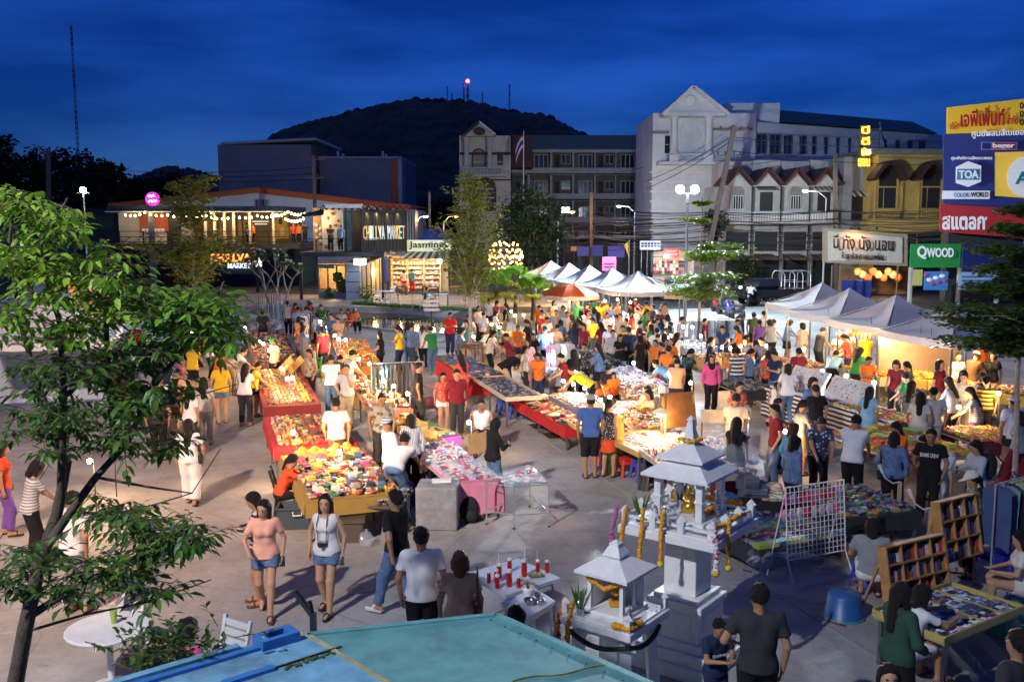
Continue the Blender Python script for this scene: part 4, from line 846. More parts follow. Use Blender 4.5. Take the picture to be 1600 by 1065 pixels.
# fan palms
def fan_palm(label,x,y,H,n,R_,seed):
 r=random.Random(seed);o=thing('fan_palm',label,'palm',W(x,y));b=MB();b.tube([(0,0,0),(.03,0,H*.5),(0,.03,H)],[.13,.10,.09],9);b.build('trunk',M_BARK,o)
 for k in range(n):
  az=2*math.pi*k/n+r.uniform(-.2,.2);el=r.uniform(.75,1.4)if k%3 else r.uniform(-.5,.2);d=Vector((math.cos(az)*math.cos(el),math.sin(az)*math.cos(el),math.sin(el)));p0=Vector((0,0,H));p1=p0+d*R_*.75+Vector((0,0,-.05));f=MB();f.col=(.10,.2,.03);f.tube([p0,p0.lerp(p1,.5)+Vector((0,0,.08)),p1],[.016,.013,.01],5)
  s=d.cross(Vector((0,0,1)));s=s.normalized()if s.length>.05 else Vector((1,0,0));nn=s.cross(d)
  base=(.36,.38,.03)if el<0 else(.20,.38,.04)  # upright fronds: green brightened to imitate the market light
  for j in range(17):
   a=(j-8)/8*1.95;dd=d*math.cos(a)+s*math.sin(a);w=.045*R_/.8;tip=p1+dd*R_*r.uniform(.75,.9)-Vector((0,0,.14*R_));md=p1+dd*R_*.5+nn*.03;q=dd.cross(nn).normalized();f.col=leafcol(r,base,.2)
   f.add([p1,md-q*w*1.3,md+nn*.02,md+q*w*1.3,tip],[(0,1,2),(0,2,3),(1,4,2),(2,4,3)])
  f.build('frond',M_LEAF,o)
fan_palm('fan palm left of the light globe pole, hung with a yellow dead frond',775,500,1.6,13,.95,31);fan_palm('fan palm with upright fan nearest the orange parasol',832,500,1.5,12,.85,32);fan_palm('small dim fan palm behind the taller two palms',805,490,1.9,10,.8,33);fan_palm('low fan palm half hidden beside the orange parasol',866,490,1.3,9,.7,34)
# big dark trees
def bushy(name,label,x,y,Y,rx,ry,n,L,base,seed,zb=0.0,group=None,dens=7,trunk=True):
 r=random.Random(seed);c=WY(x,y,Y);kx=rx/F*Y;kz=ry/F*Y;o=thing(name,label,'tree',(c.x,Y,zb),0,group);t=MB();cr=MB()
 if trunk:t.tube([(0,0,0),(.1,0,(c.z-zb)*.5),(0,0,c.z-zb)],[kx*.10,kx*.07,kx*.03],8)
 for k in range(n):
  v=Vector((r.gauss(0,1),r.gauss(0,1),r.gauss(0,1))).normalized()*r.random()**.4;p=Vector((v.x*kx,v.y*kx*.8,c.z-zb+v.z*kz))
  if trunk and k%5==0:t.tube([(0,0,(c.z-zb)*.55),p*.5+Vector((0,0,(c.z-zb)*.45)),p],[kx*.035,kx*.02,.01],4,cap=False)
  s=kx*r.uniform(.10,.2)
  for j in range(dens):
   e=Vector((r.gauss(0,1),r.gauss(0,1),r.gauss(0,.7)))*s*.7;d=Vector((r.uniform(-1,1),r.uniform(-1,1),r.uniform(-.6,.5))).normalized();small_leaf(cr,p+e,d,L*r.uniform(.7,1.4),L*.6,r,base)
 t.build('trunk',M_BARK,o);cr.build('crown',M_LEAFD,o);return o
bushy('shade_tree','big dark rounded tree behind the light globe and palms',828,362,68,60,70,420,.30,(.035,.06,.02),41,dens=11)
bushy('street_tree','dark shrubby tree on the pavement in front of the shophouse canopy',1166,425,74,22,26,160,.22,(.03,.06,.02),42)
bushy('street_tree','dim tree under the cables left of the leaning pole',1118,350,76,20,24,160,.22,(.03,.05,.02),46)
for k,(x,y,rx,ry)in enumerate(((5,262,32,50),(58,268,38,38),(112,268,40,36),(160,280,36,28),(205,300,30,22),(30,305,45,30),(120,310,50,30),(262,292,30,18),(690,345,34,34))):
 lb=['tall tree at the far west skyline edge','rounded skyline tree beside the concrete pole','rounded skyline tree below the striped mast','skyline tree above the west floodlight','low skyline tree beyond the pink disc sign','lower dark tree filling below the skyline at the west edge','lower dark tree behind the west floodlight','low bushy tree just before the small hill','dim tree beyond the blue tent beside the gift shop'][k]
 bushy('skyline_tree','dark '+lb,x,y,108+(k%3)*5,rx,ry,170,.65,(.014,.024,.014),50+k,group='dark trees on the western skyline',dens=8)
# frangipani
r=random.Random(61);fb=W(432,492);fr=thing('frangipani_tree','frangipani with bare pale forking branches, leaf tufts and white flowers','tree',fb);t=MB();cr=MB()
def fork(p,d,L,rad,k):
 e=p+d*L;t.tube([p,p.lerp(e,.5)+Vector((r.uniform(-.06,.06),r.uniform(-.06,.06),0)),e],[rad,rad*.85,rad*.75],7)
 if k==0:
  for j in range(10):a=2*math.pi*j/10;dd=Vector((math.cos(a),math.sin(a),r.uniform(-.2,.6))).normalized();leaf(cr,e,dd,Vector((0,0,1)),r.uniform(.28,.42),.11,r,(.09,.17,.04))
  if r.random()<.5:
   cr.col=(.75,.72,.6)
   for j in range(4):cr.ball(e+Vector((r.uniform(-.12,.12),r.uniform(-.12,.12),.1)),.06,6,4)
  return
 for j in range(2+(r.random()<.5)):q=Vector((r.gauss(0,.55),r.gauss(0,.55),r.uniform(.45,.9)));fork(e,(d*.5+q).normalized(),L*r.uniform(.66,.85),rad*.68,k-1)
for a in(-.6,.1,.7):fork(Vector((a*.3,0,0)),Vector((a*.55,r.uniform(-.2,.2),1)).normalized(),1.35,.085,3)
t.build('trunk',M_BARKP,fr);cr.build('crown',M_LEAF,fr)
# poles, lamps, cables, flags, vehicles
M_CPOLE=mat((.16,.13,.11),.9,var=.25,scale=3);M_GALV=mat((.5,.52,.55),.45,.7,var=.1)
def flood(label,base,z,heads,power,color,aim,spread=.38):
 o=thing('floodlight_pole',label,'floodlight',base,0,'floodlight poles');MB().tube([(0,0,0),(0,0,z)],[.09,.06],10).build('pole',M_GALV,o);MB().lathe([(.2,0),(.2,.05),(.1,.12)],12).build('base_plate',M_GALV,o);MB().bar((-spread*1.2,0,z),(spread*1.2,0,z),.07).build('cross_arm',M_GALV,o)
 for k in range(heads):
  x=(k-(heads-1)/2)*spread*(2/max(heads-1,1));hd=MB();hd.box((x,0,z+.2),(.42,.2,.34),0,0,.04);h=hd.build('lamp_head',M_DARK,o);dv=(Vector(aim)-Vector(base));dv.z=0;dv.normalize()
  MB().ball((x+dv.x*.12,dv.y*.12,z+.2),.22,12,7).build('lens',mat((.85,1,1),emit=30,var=0),h)
  lamp(Vector(base)+Vector((x+dv.x*.5,dv.y*.5,z+.2)),power/heads,color,.16,'flood_lamp',spot=90,aim=aim,blend=1)
 return o
fb1=W(1070,505);flood('twin headed floodlight on a pale pole behind the white tents',fb1,WY(1070,296,fb1.y).z-.2,2,9000,(.80,.93,1.0),(1,24,0));lamp(WY(1075,290,fb1.y+1.2),7000,(.70,.88,1),.2,'flood_back')
fb2=Vector((WY(130,300,70).x,70,0));flood('single floodlight on a pole beyond the near leafy tree',fb2,WY(129,297,70).z-.2,1,3000,(.75,1,.95),(-20,40,0))
def pole(label,x0,y0,x1,y1,Y,arms=True,r=.16,name='utility_pole'):
 a,c=WY(x0,y0,Y),WY(x1,y1,Y);b=c+(a-c)*(-c.z/(a.z-c.z))if abs(a.z-c.z)>.1 else Vector((c.x,c.y,0));b.z=0
 o=thing(name,label,'utility pole',b,0,'concrete utility poles');m=MB();m.bar(b,a,r*1.7,r*1.7);m.at(o,'pole',M_CPOLE)
 if arms:
  for f,w in((.97,2.2),(.82,1.8)):
   q=b.lerp(a,f);ar_=MB();ar_.bar(q+Vector((-w/2,-.15,0)),q+Vector((w/2,-.15,0)),.12);ca=ar_.at(o,'cross_arm',M_CPOLE)
   for k in(-.45,-.15,.2,.45):MB().lathe([(.05,0),(.08,.08),(.05,.14),(.08,.2),(.03,.28)],8,q+Vector((k*w,-.15,.06))).at(ca,'insulator',mat((.12,.05,.04),.4))
 return o
pole('leaning concrete pole with cross arms before the white building',1148,196,1108,388,72,True,.2);pole('timber brown pole with brackets behind the container terrace roof',490,243,492,330,88,True,.17);pole('plain concrete pole among the western skyline trees',75,232,76,305,100,False,.2);pole('dark pole beside the stained grey block',1305,240,1306,460,74,False,.17);pole('dark pole in front of the school galleries',924,300,924,430,84,False,.16);pole('thin dark pole beyond the gift shop roof',671,300,672,400,90,False,.12)
def street_lamp(label,x,y,Y,dx,on=True,col=(1,.75,.45)):
 q=WY(x,y,Y);o=thing('street_lamp',label,'street lamp',(q.x-dx,Y,0),0,'street lamps');MB().tube([(0,0,0),(0,0,q.z-.6),(dx*.4,0,q.z-.1),(dx,0,q.z)],[.08,.06,.045,.04],8).build('pole',M_GALV,o);h=MB().box((dx,0,q.z),(.6,.22,.12),0,0,.03).build('lamp_head',M_DARK,o)
 MB().ball((dx,-.02,q.z-.07),.16,8,5,0,(1.3,.7,.6)).build('lens',mat(col,emit=12,var=0),h);lamp(q-Vector((0,.2,.3)),260,col,.12,'street_light')
street_lamp('orange street lamp on a curved arm before the school',894,330,82,1.2,True,(1,.45,.15));street_lamp('white street lamp on a curved arm left of the big white building',967,321,84,-1.4,True,(.95,.95,1));street_lamp('white street lamp shining on the shophouse balconies',1258,297,72,-1.6,True,(1,.97,.9));street_lamp('warm street lamp half hidden behind the tall central tree',712,337,80,1.0,True,(1,.55,.25));street_lamp('cool lamp below the roof line beyond the lettered container',665,337,84,.8,True,COOL)
rc=random.Random(5)
def cable(label,pts,r_=.022,group='black overhead cables'):
 P=[]
 for(a,c)in zip(pts,pts[1:]):
  for k in range(9):t=k/8;A,C=WY(*a),WY(*c);q=A.lerp(C,t);q.z-=4*t*(1-t)*(A-C).length*.018;P.append(q)
 b=MB();b.tube(P,r_,4);return tag(b.build('overhead_cable',M_DARK),label,'cable',group)
for k in range(20):
 y0=322+k*3.6+rc.uniform(-2,2);cable('black overhead cable in the sagging bundle crossing the shophouse fronts',[(1000-rc.uniform(0,20),y0+8,76),(1112,y0+rc.uniform(-4,12),72),(1306,y0+rc.uniform(-6,8),70),(1480,y0+rc.uniform(-4,14),66)],rc.uniform(.018,.05),'cables across the shophouses')
for k in range(12):
 y0=330+k*5;cable('black overhead cable running from the school poles to the leaning pole',[(880,y0+6,84),(924,y0+rc.uniform(-3,5),84),(1020,y0+rc.uniform(-3,8),76)],rc.uniform(.02,.045),'cables before the school')
for k,(a,c)in enumerate((((1005,285,84),(1146,212,72)),((1005,297,84),(1146,218,72)),((1146,214,72),(1480,232,68)),((1146,236,72),(1480,258,68)),((1142,246,72),(1230,236,80)),((1140,260,72),(1262,238,80)),((840,285,84),(1005,262,84)))):cable('high overhead wire %s'%['sloping up to the top of the leaning pole','sloping up just under the leaning pole top','from the leaning pole top to the billboards','from the lower arm of the leaning pole to the billboards','to the white wing windows','from the leaning pole past the white wing windows','crossing in front of the school galleries'][k],[a,c],.03)
for k in range(3):cable('power line from the western skyline to the bracketed pole, %s'%['top','middle','bottom'][k],[(60,256+k*5,104),(488,262+k*9,88)],.03,'western power lines')
# flags
fp=thing('flag_pole','tall pole flying a striped red white and blue flag by the school','flag',tuple(WY(818,300,100)[:2])+(0,));z1=WY(818,205,100).z;MB().tube([(0,0,0),(0,0,z1)],[.07,.05],8).build('pole',M_WHT,fp)
fg=MB()
for k,(c,w)in enumerate((((.35,.02,.03),1),((.7,.7,.72),1),((.03,.04,.2),2),((.7,.7,.72),1),((.35,.02,.03),1))):
 s0=[0,1,2,4,5][k];P=[]
 for t in np.linspace(0,1,8):
  row=[]
  for u in(s0/6,(s0+w)/6):row.append(Vector((-t*.85+u*.1,.12*math.sin(t*7),z1-.3-u*1.5-t*t*1.5)))
  P.append(row)
 fg.sheet(P,k)
fg.build('flag',[mat(c,.8)for c in((.35,.02,.03),(.7,.7,.72),(.03,.04,.2),(.7,.7,.72),(.35,.02,.03))],fp)
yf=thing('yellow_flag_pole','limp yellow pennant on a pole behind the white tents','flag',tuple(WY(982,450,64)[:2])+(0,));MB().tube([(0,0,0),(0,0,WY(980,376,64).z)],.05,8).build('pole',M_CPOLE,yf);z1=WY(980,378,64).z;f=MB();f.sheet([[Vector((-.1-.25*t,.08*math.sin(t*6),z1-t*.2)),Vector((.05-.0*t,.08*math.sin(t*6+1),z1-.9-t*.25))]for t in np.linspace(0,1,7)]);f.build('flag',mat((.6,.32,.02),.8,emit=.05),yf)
# pink poster and market stalls on the street
pk=thing('pink_poster','pink poster board on a post above the tent roofs','poster',tuple(WY(952,450,62)[:2])+(0,));panel(pk,941,401,963,423,62,lit((.6,.16,.35),.25),'board',.05);PB(pk,'post',M_STEEL,951,423,953,460,62.06,.08,zmin=0);[panel(pk,944,y,960,y+2.2,61.9,flat((.2,.03,.1)),'faded_line',.03)for y in(411,416)]
os_=thing('street_shop','bright clothing shop with red banner and white sign on the far street','shop',tuple(WY(1045,450,74)[:2])+(0,))
panel(os_,1000,376,1032,390,74,lit((.6,.62,.68),.35),'white_sign',.1);[panel(os_,1002+k*5,379+4*j,1006+k*5,382+4*j,73.9,flat((.06,.06,.2)),'faded_mark',.03)for k in range(6)for j in range(2)];panel(os_,1037,388,1062,403,73.6,lit((.5,.05,.05),.5),'red_banner',.06);[panel(os_,1040,y,1058,y+2.5,73.4,flat((.7,.5,.45),.3),'faded_line',.03)for y in(391,396)];PB(os_,'back_wall',mat((.5,.45,.4),.8,var=.2),1020,392,1085,440,76,.2,zmin=0);g=MB()
for k in range(46):x,y=1021+(k%12)*4.4,407+(k//12)*5.5;g.col=rng.choice([(.7,.7,.7),(.05,.05,.05),(.6,.5,.1),(.35,.03,.08),(.6,.25,.3)]);pbox(g,x,y,x+3.6,y+4.6,75.6,.12)
tag(g.at(os_,'hung_garments',col_mat()),kind='stuff');lamp(WY(1040,404,73.5),160,(1,.92,.85),.2);lamp(WY(1072,400,73.5),90,WARM,.2)
for x in(1002,1011):PB(os_,'post',M_STEEL,x-1,390,x+1,450,74,.15,zmin=0)
for k,(x0,y0,x1,y1,c,lb)in enumerate(((902,385,920,400,(.05,.05,.2),'small navy shop sign under the school beside the pole'),(925,383,942,400,(.03,.03,.15),'second navy shop sign right of the dark street pole'),(892,385,901,392,(.4,.15,.05),'tiny brown shop sign at the street corner'),(950,384,976,402,(.08,.06,.3),'violet lit shop sign behind the pink poster'))):o=thing('shop_sign',lb,'sign',tuple(WY((x0+x1)/2,440,82)[:2])+(0,));panel(o,x0,y0,x1,y1,82,lit(c,.3),'board',.1);PB(o,'post',M_DARK,(x0+x1)/2-.6,y1,(x0+x1)/2+.6,440,82.1,.1,zmin=0)
# dim ground-floor arcades under the school
ga=thing('street_arcade','dark single storey street front below the school galleries','building',tuple(WY(950,440,88)[:2])+(0,));PB(ga,'wall',mat((.05,.05,.06),.9,var=.3),880,372,1016,440,88,6,zmin=0);
for x in range(884,1012,16):PB(ga,'shutter',M_DARK,x,384,x+12,440,87.9,.1,zmin=0)
PB(ga,'canopy',mat((.10,.09,.09),.8,var=.3),878,368,1018,373,86.5,3)
bt=thing('blue_canopy','plain blue canopy roof behind the gift shop name board','canopy',tuple(WY(672,420,72)[:2])+(0,));b=MB();P=[WY(650,378,72),WY(706,378,72),WY(690,358,75),WY(668,358,75)];b.prism(P,(0,0,.05));b.at(bt,'roof',mat((.06,.12,.42),.7,var=.1))
for x in(652,704):PB(bt,'leg',M_STEEL,x-.6,378,x+.6,440,72,.08,zmin=0)
# vehicles
def wheel(par,x,y,r_,w,name='wheel'):
 t=MB();t.lathe([(r_*.62,-w/2),(r_*.95,-w/2),(r_,-w*.3),(r_,w*.3),(r_*.95,w/2),(r_*.62,w/2)],18);t.v=[(p[0],p[2],p[1])for p in t.v];o=t.build(name,mat((.012,.012,.012),.8),par,(x,y,r_));h=MB();h.lathe([(.03,-w*.3),(r_*.6,-w*.25),(r_*.62,w*.25),(.03,w*.3)],12);h.v=[(p[0],p[2],p[1])for p in h.v];h.build('rim',M_GALV,o);return o
def car(label,loc,rz,c,group=None):
 o=thing('parked_car',label,'car',loc,rz,group);m=mat(c,.25,.5,var=.03);W_=1.72
 sil=[(-2.1,.35),(-2.15,.62),(-2.05,.86),(-1.5,.95),(-.85,1.38),(.45,1.42),(1.15,1.0),(1.95,.86),(2.12,.62),(2.1,.35)]
 b=MB();N=len(sil)
 L=[[Vector((x,sy*(W_/2-(.0 if z<.95 else .16)),z))for x,z in sil]for sy in(-1,1)];b.sheet([[L[0][i],L[1][i]]for i in range(N)],smooth=False);b.add(L[0],[tuple(range(N))]);b.add(L[1],[tuple(range(N))[::-1]]);b.add([L[0][0],L[0][-1],L[1][-1],L[1][0]],[(0,1,2,3)]);b.build('body',m,o)
 g=M_GLASSD
 for sy in(-1,1):b=MB();y=sy*(W_/2-.135);b.prism([(-1.35,y,.98),(.95,y,1.0),(.42,y-sy*.03,1.34),(-.8,y-sy*.03,1.31)],(0,sy*.03,0));b.build('side_window',g,o)
 b=MB();b.add([(1.17,-.66,1.01),(1.17,.66,1.01),(.5,.6,1.41),(.5,-.6,1.41)],[(0,1,2,3)]);b.v=[(p[0]+.03,p[1],p[2]+.02)for p in b.v];b.build('windscreen',g,o);b=MB();b.add([(-1.52,-.66,.97),(-1.52,.66,.97),(-.88,.6,1.38),(-.88,-.6,1.38)],[(3,2,1,0)]);b.v=[(p[0]-.03,p[1],p[2]+.02)for p in b.v];b.build('rear_window',g,o)
 for x in(-1.3,1.3):
  for y in(-.78,.78):wheel(o,x,y,.32,.2)
 for sy in(-1,1):MB().ball((2.06,sy*.6,.7),.13,8,5,0,(.5,1.4,.7)).build('headlight',mat((.9,.9,.85),.1,emit=1.5,var=0),o);MB().ball((-2.08,sy*.62,.74),.11,8,5,0,(.4,1.3,.8)).build('tail_light',mat((.5,.02,.02),.2,emit=1.0,var=0),o)
 return o
car('silver blue sedan parked beyond the white tents',Vector((WY(1010,437,66).x,66,-.05)),2.9,(.16,.2,.26));car('dark car with brake lights parked behind the first sedan',Vector((WY(1055,437,68).x,68,-.05)),3.0,(.03,.03,.035))
pu=thing('pickup_truck','dark pickup with a tubular cage over its bed by the shophouses','pickup',(WY(1205,445,62).x,62,-.05),.25);b=MB();b.box((0,0,.75),(4.8,1.75,.55),0,0,.08);b.box((-.6,0,1.35),(1.9,1.6,.65),0,0,.2);b.build('body',mat((.02,.022,.03),.3,.4,var=.05),pu);b=MB();b.box((-.6,0,1.4),(1.5,1.64,.4),0,0,.05);b.build('windows',M_GLASSD,pu)
for x in(-1.55,1.5):
 for y in(-.78,.78):wheel(pu,x,y,.36,.24)
for x in(.5,1.2,1.8,2.35):MB().tube([(x,-.8,1.0),(x,-.8,1.9),(x,-.5,2.15),(x,.5,2.15),(x,.8,1.9),(x,.8,1.0)],.03,6).build('cage_hoop',M_GALV,pu)
for y,z in((-.8,1.5),(-.5,2.15),(.5,2.15),(.8,1.5)):MB().tube([(.5,y,z),(2.35,y,z)],.025,6).build('cage_rail',M_GALV,pu)
def motorbike(label,loc,rz,c,on=False):
 o=thing('motorbike',label,'motorbike',loc,rz,'motorbikes parked along the street');m=mat(c,.3,.2,var=.05)
 wheel(o,.62,0,.28,.1);wheel(o,-.58,0,.28,.12)
 b=MB();b.tube([(.45,0,.75),(.3,0,.45),(0,0,.38),(-.35,0,.5),(-.75,0,.68)],[.11,.14,.13,.15,.07],10);b.ball((.5,0,.82),.15,10,6,0,(.8,1.1,1.2));b.build('body',m,o);MB().ball((-.25,0,.76),.3,10,6,0,(1.35,.5,.28)).build('seat',mat((.015,.015,.015),.6),o)
 MB().tube([(.46,-.33,1.0),(.52,-.1,.98),(.52,.1,.98),(.46,.33,1.0)],.018,6).build('handlebar',M_DARK,o);MB().tube([(.5,0,.9),(.62,0,.28)],.04,6).build('fork',M_STEEL,o);MB().tube([(-.1,.12,.3),(-.75,.14,.38)],[.03,.05],7).build('exhaust',M_STEEL,o);MB().ball((.62,0,.84),.085,8,5).build('headlight',mat((1,.93,.8),.2,emit=14 if on else .4,var=0),o)
 for s in(-1,1):MB().tube([(.48,s*.22,1.0),(.42,s*.3,1.2)],.01,5).ball((.42,s*.3,1.23),.06,7,4,0,(.3,1.2,.8)).build('mirror',M_DARK,o)
 if on:lamp(Vector(loc)+Matrix.Rotation(rz,3,'Z')@Vector((.95,0,.85)),40,(1,.92,.8),.08,'headlamp')
 return o
bk=[(1112,482,1.9,(.02,.02,.05)),(1120,488,1.7,(.3,.03,.03)),(1130,492,1.8,(.02,.02,.02)),(1140,496,1.6,(.05,.05,.2)),(1150,498,1.9,(.02,.02,.03)),(1105,476,2.1,(.15,.15,.16)),(1212,472,-1.2,(.03,.03,.03)),(1225,470,-1.4,(.2,.02,.02)),(1236,468,-1.3,(.05,.05,.06)),(1060,470,1.5,(.02,.02,.02)),(1048,468,1.6,(.1,.02,.02)),(1345,452,-1.2,(.02,.02,.02)),(1372,450,-1.3,(.1,.1,.1)),(1395,452,-1.1,(.02,.02,.02))]
bl=['dark scooter first in the row behind the parasol post','red scooter second in the row beyond the parasol post','black scooter in the middle of the row by the parasol','blue scooter fourth in the row by the browsing person','black scooter ending the row near the tent pole','silver scooter tucked behind the row by the parasol','dark scooter parked facing the pickup','red scooter parked between two dark ones by the tent','grey scooter nearest the tent peak','black scooter under the beige parasol','maroon scooter left of the beige parasol post','black scooter left in front of the guesthouse board posts','grey scooter in front of the guesthouse shop','black scooter right in front of the guesthouse shop']
for(x,y,rz,c),lb in zip(bk,bl):p=W(x,y);motorbike(lb,(p.x,p.y,0 if p.x<26 and p.y<60 else-.05),rz,c)
rp=W(1172,478);motorbike('moving scooter with a rider in a pale shirt on the street',(rp.x,rp.y,0),-2.0+math.pi,(.05,.05,.06));RIDER=rp
for x,y,lb in((1195,470,'scooter with bright headlight coming along the street'),(1133,468,'scooter with orange lit headlamp beyond the layered tree'),(1155,466,'second headlit scooter beside the layered tree')):p=W(x,y);motorbike(lb,(p.x,p.y,-.05 if p.y>60 else 0),-1.7,(.03,.03,.04),True)
# warm shop glow under the guesthouse board
gsx=thing('craft_stall','warm lit stall of baskets and blue tarp beneath the guesthouse board','stall',tuple(WY(1355,455,68)[:2])+(0,));PB(gsx,'back_wall',mat((.25,.15,.07),.8,var=.4,scale=1),1312,418,1420,460,70,.2,zmin=0);PB(gsx,'blue_tarp',mat((.02,.05,.3),.6,var=.15),1316,438,1362,465,67,.3,zmin=0);lamp(WY(1345,424,67),90,WARM,.15);lamp(WY(1392,426,67),110,WARM,.15)
for k in range(9):b=MB();b.ball(WY(1340+k*8,424+(k%3)*5,68),.3,9,6,0,(1,.5,1));b.at(gsx,'basket',mat(((.4,.25,.1),(.5,.4,.3),(.5,.15,.05))[k%3],.8,var=.3))
# people: bodies and clothes as smooth blended volumes
def snets(D,h,org):
 s=D<0
 n0=s[:-1,:-1,:-1];mixed=np.zeros(n0.shape,bool)
 cs=[(a,b,c)for a in(0,1)for b in(0,1)for c in(0,1)]
 sh=n0.shape
 sub=lambda A,k:A[k[0]:k[0]+sh[0],k[1]:k[1]+sh[1],k[2]:k[2]+sh[2]]
 for k in cs[1:]:mixed|=sub(s,k)!=n0
 idx=-np.ones(sh,np.int64);cells=np.argwhere(mixed);idx[mixed]=np.arange(len(cells))
 acc=np.zeros((len(cells),3));cnt=np.zeros(len(cells))
 ci=tuple(cells.T)
 val={k:sub(D,k)[ci]for k in cs}
 for a in cs:
  for ax in range(3):
   if a[ax]==1:continue
   b=list(a);b[ax]=1;b=tuple(b)
   va,vb=val[a],val[b];cr=(va<0)!=(vb<0)
   t=np.where(cr,va/np.where(cr,va-vb,1),0)
   p=np.tile(np.array(a,float),(len(cells),1));p[:,ax]+=t
   acc+=p*cr[:,None];cnt+=cr
 V3=(cells+acc/np.maximum(cnt,1)[:,None])*h+org
 quads=[]
 for ax in range(3):
  u,v=(ax+1)%3,(ax+2)%3
  sl0=[slice(None)]*3;sl1=[slice(None)]*3;sl0[ax]=slice(0,-1);sl1[ax]=slice(1,None)
  A,B=s[tuple(sl0)],s[tuple(sl1)]
  e=np.argwhere(A!=B);ok=(e[:,u]>0)&(e[:,v]>0)&(e[:,u]<sh[u])&(e[:,v]<sh[v]);e=e[ok]
  if not len(e):continue
  def at(du,dv):
   q=e.copy();q[:,u]+=du;q[:,v]+=dv;return idx[tuple(q.T)]
  Q=np.stack([at(-1,-1),at(0,-1),at(0,0),at(-1,0)],1)
  fl=~A[tuple(e.T)];Q[fl]=Q[fl][:,::-1];quads.append(Q)
 return V3,np.concatenate(quads)

class Vol:
 def __init__(s,lo,hi,h):
  s.h=h;s.lo=np.array(lo,float)-2*h;n=np.ceil((np.array(hi,float)+2*h-s.lo)/h).astype(int)+1
  s.D=np.full(n,0.3);s.ax=[s.lo[i]+np.arange(n[i])*h for i in range(3)]
 def _blk(s,lo,hi):
  sl=[]
  for i in range(3):
   a=max(0,int((lo[i]-s.lo[i])/s.h));b=min(s.D.shape[i],int((hi[i]-s.lo[i])/s.h)+2)
   if b<=a:return None,None
   sl.append(slice(a,b))
  sl=tuple(sl)
  return sl,np.stack(np.meshgrid(*[s.ax[i][sl[i]]for i in range(3)],indexing='ij'),-1)
 def _mix(s,sl,d,k):
  o=s.D[sl];hh=np.maximum(k-np.abs(o-d),0)/k;s.D[sl]=np.minimum(o,d)-hh*hh*k*0.25
 def cone(s,a,b,ra,rb,k=0.03,fl=None,flat=False):
  """rounded cone a-b; fl=(axis vector, factor) flattens across that axis"""
  a,b=np.array(a,float),np.array(b,float);r=max(ra,rb)+k+0.02
  sl,P=s._blk(np.minimum(a,b)-r,np.maximum(a,b)+r)
  if sl is None:return
  if fl is not None:
   ax,f=np.array(fl[0],float),fl[1]
   c=(a+b)/2;P=P+((P-c)@ax)[...,None]*ax*(1/f-1)
  ab=b-a;L2=max(ab@ab,1e-9);t=((P-a)@ab)/L2;tc=np.clip(t,0,1)
  d=np.linalg.norm(P-a-tc[...,None]*ab,axis=-1)-(ra+(rb-ra)*tc)
  if flat:d=np.maximum(d,(t-1)*math.sqrt(L2))
  s._mix(sl,d,k)
 def ell(s,c,r,M=None,k=0.03,cut=None):
  """ellipsoid radii r in the frame M (rows = local axes); cut=(normal, offset) removes the side the local normal points to"""
  c=np.array(c,float);r=np.array(r,float);q=r.max()+k+0.02
  sl,P=s._blk(c-q,c+q)
  if sl is None:return
  P=P-c
  if M is not None:P=P@np.array(M).T
  d=(np.linalg.norm(P/r,axis=-1)-1)*r.min()
  if cut:
   for nn,off in cut:d=np.maximum(d,P@np.array(nn,float)-off)
  s._mix(sl,d,k)
 def above(s,p,n):  # remove what lies beyond plane (point p, normal n)
  P=np.stack(np.meshgrid(*s.ax,indexing='ij'),-1);s.D=np.maximum(s.D,(P-np.array(p))@np.array(n))
 def hole(s,p,r):
  P=np.stack(np.meshgrid(*s.ax,indexing='ij'),-1);s.D=np.maximum(s.D,r-np.linalg.norm(P-np.array(p),axis=-1))
 def folds(s,amp=0.004,f=34,seed=0):
  X,Y,Z=np.meshgrid(*s.ax,indexing='ij')
  s.D+=amp*(np.sin(f*X+9*Z+seed)*np.sin(f*.6*Z+13*Y+2*seed)+.6*np.sin(f*.5*Y-11*Z+seed))
 def out(s):return snets(s.D,s.h,s.lo)

def _n(v):v=np.array(v,float);return v/max(np.linalg.norm(v),1e-9)
def ik(a,c,l1,l2,hint):
 a,c=np.array(a,float),np.array(c,float);d=c-a;L=np.linalg.norm(d);Lm=min(L,(l1+l2)*.995)
 d=d/max(L,1e-9);c=a+d*Lm;x=(l1*l1-l2*l2+Lm*Lm)/(2*Lm);h2=max(l1*l1-x*x,0)**.5
 hint=np.array(hint,float);p=hint-d*(hint@d);p=_n(p)if np.linalg.norm(p)>1e-6 else np.array([1.,0,0])
 return a+d*x+p*h2,c
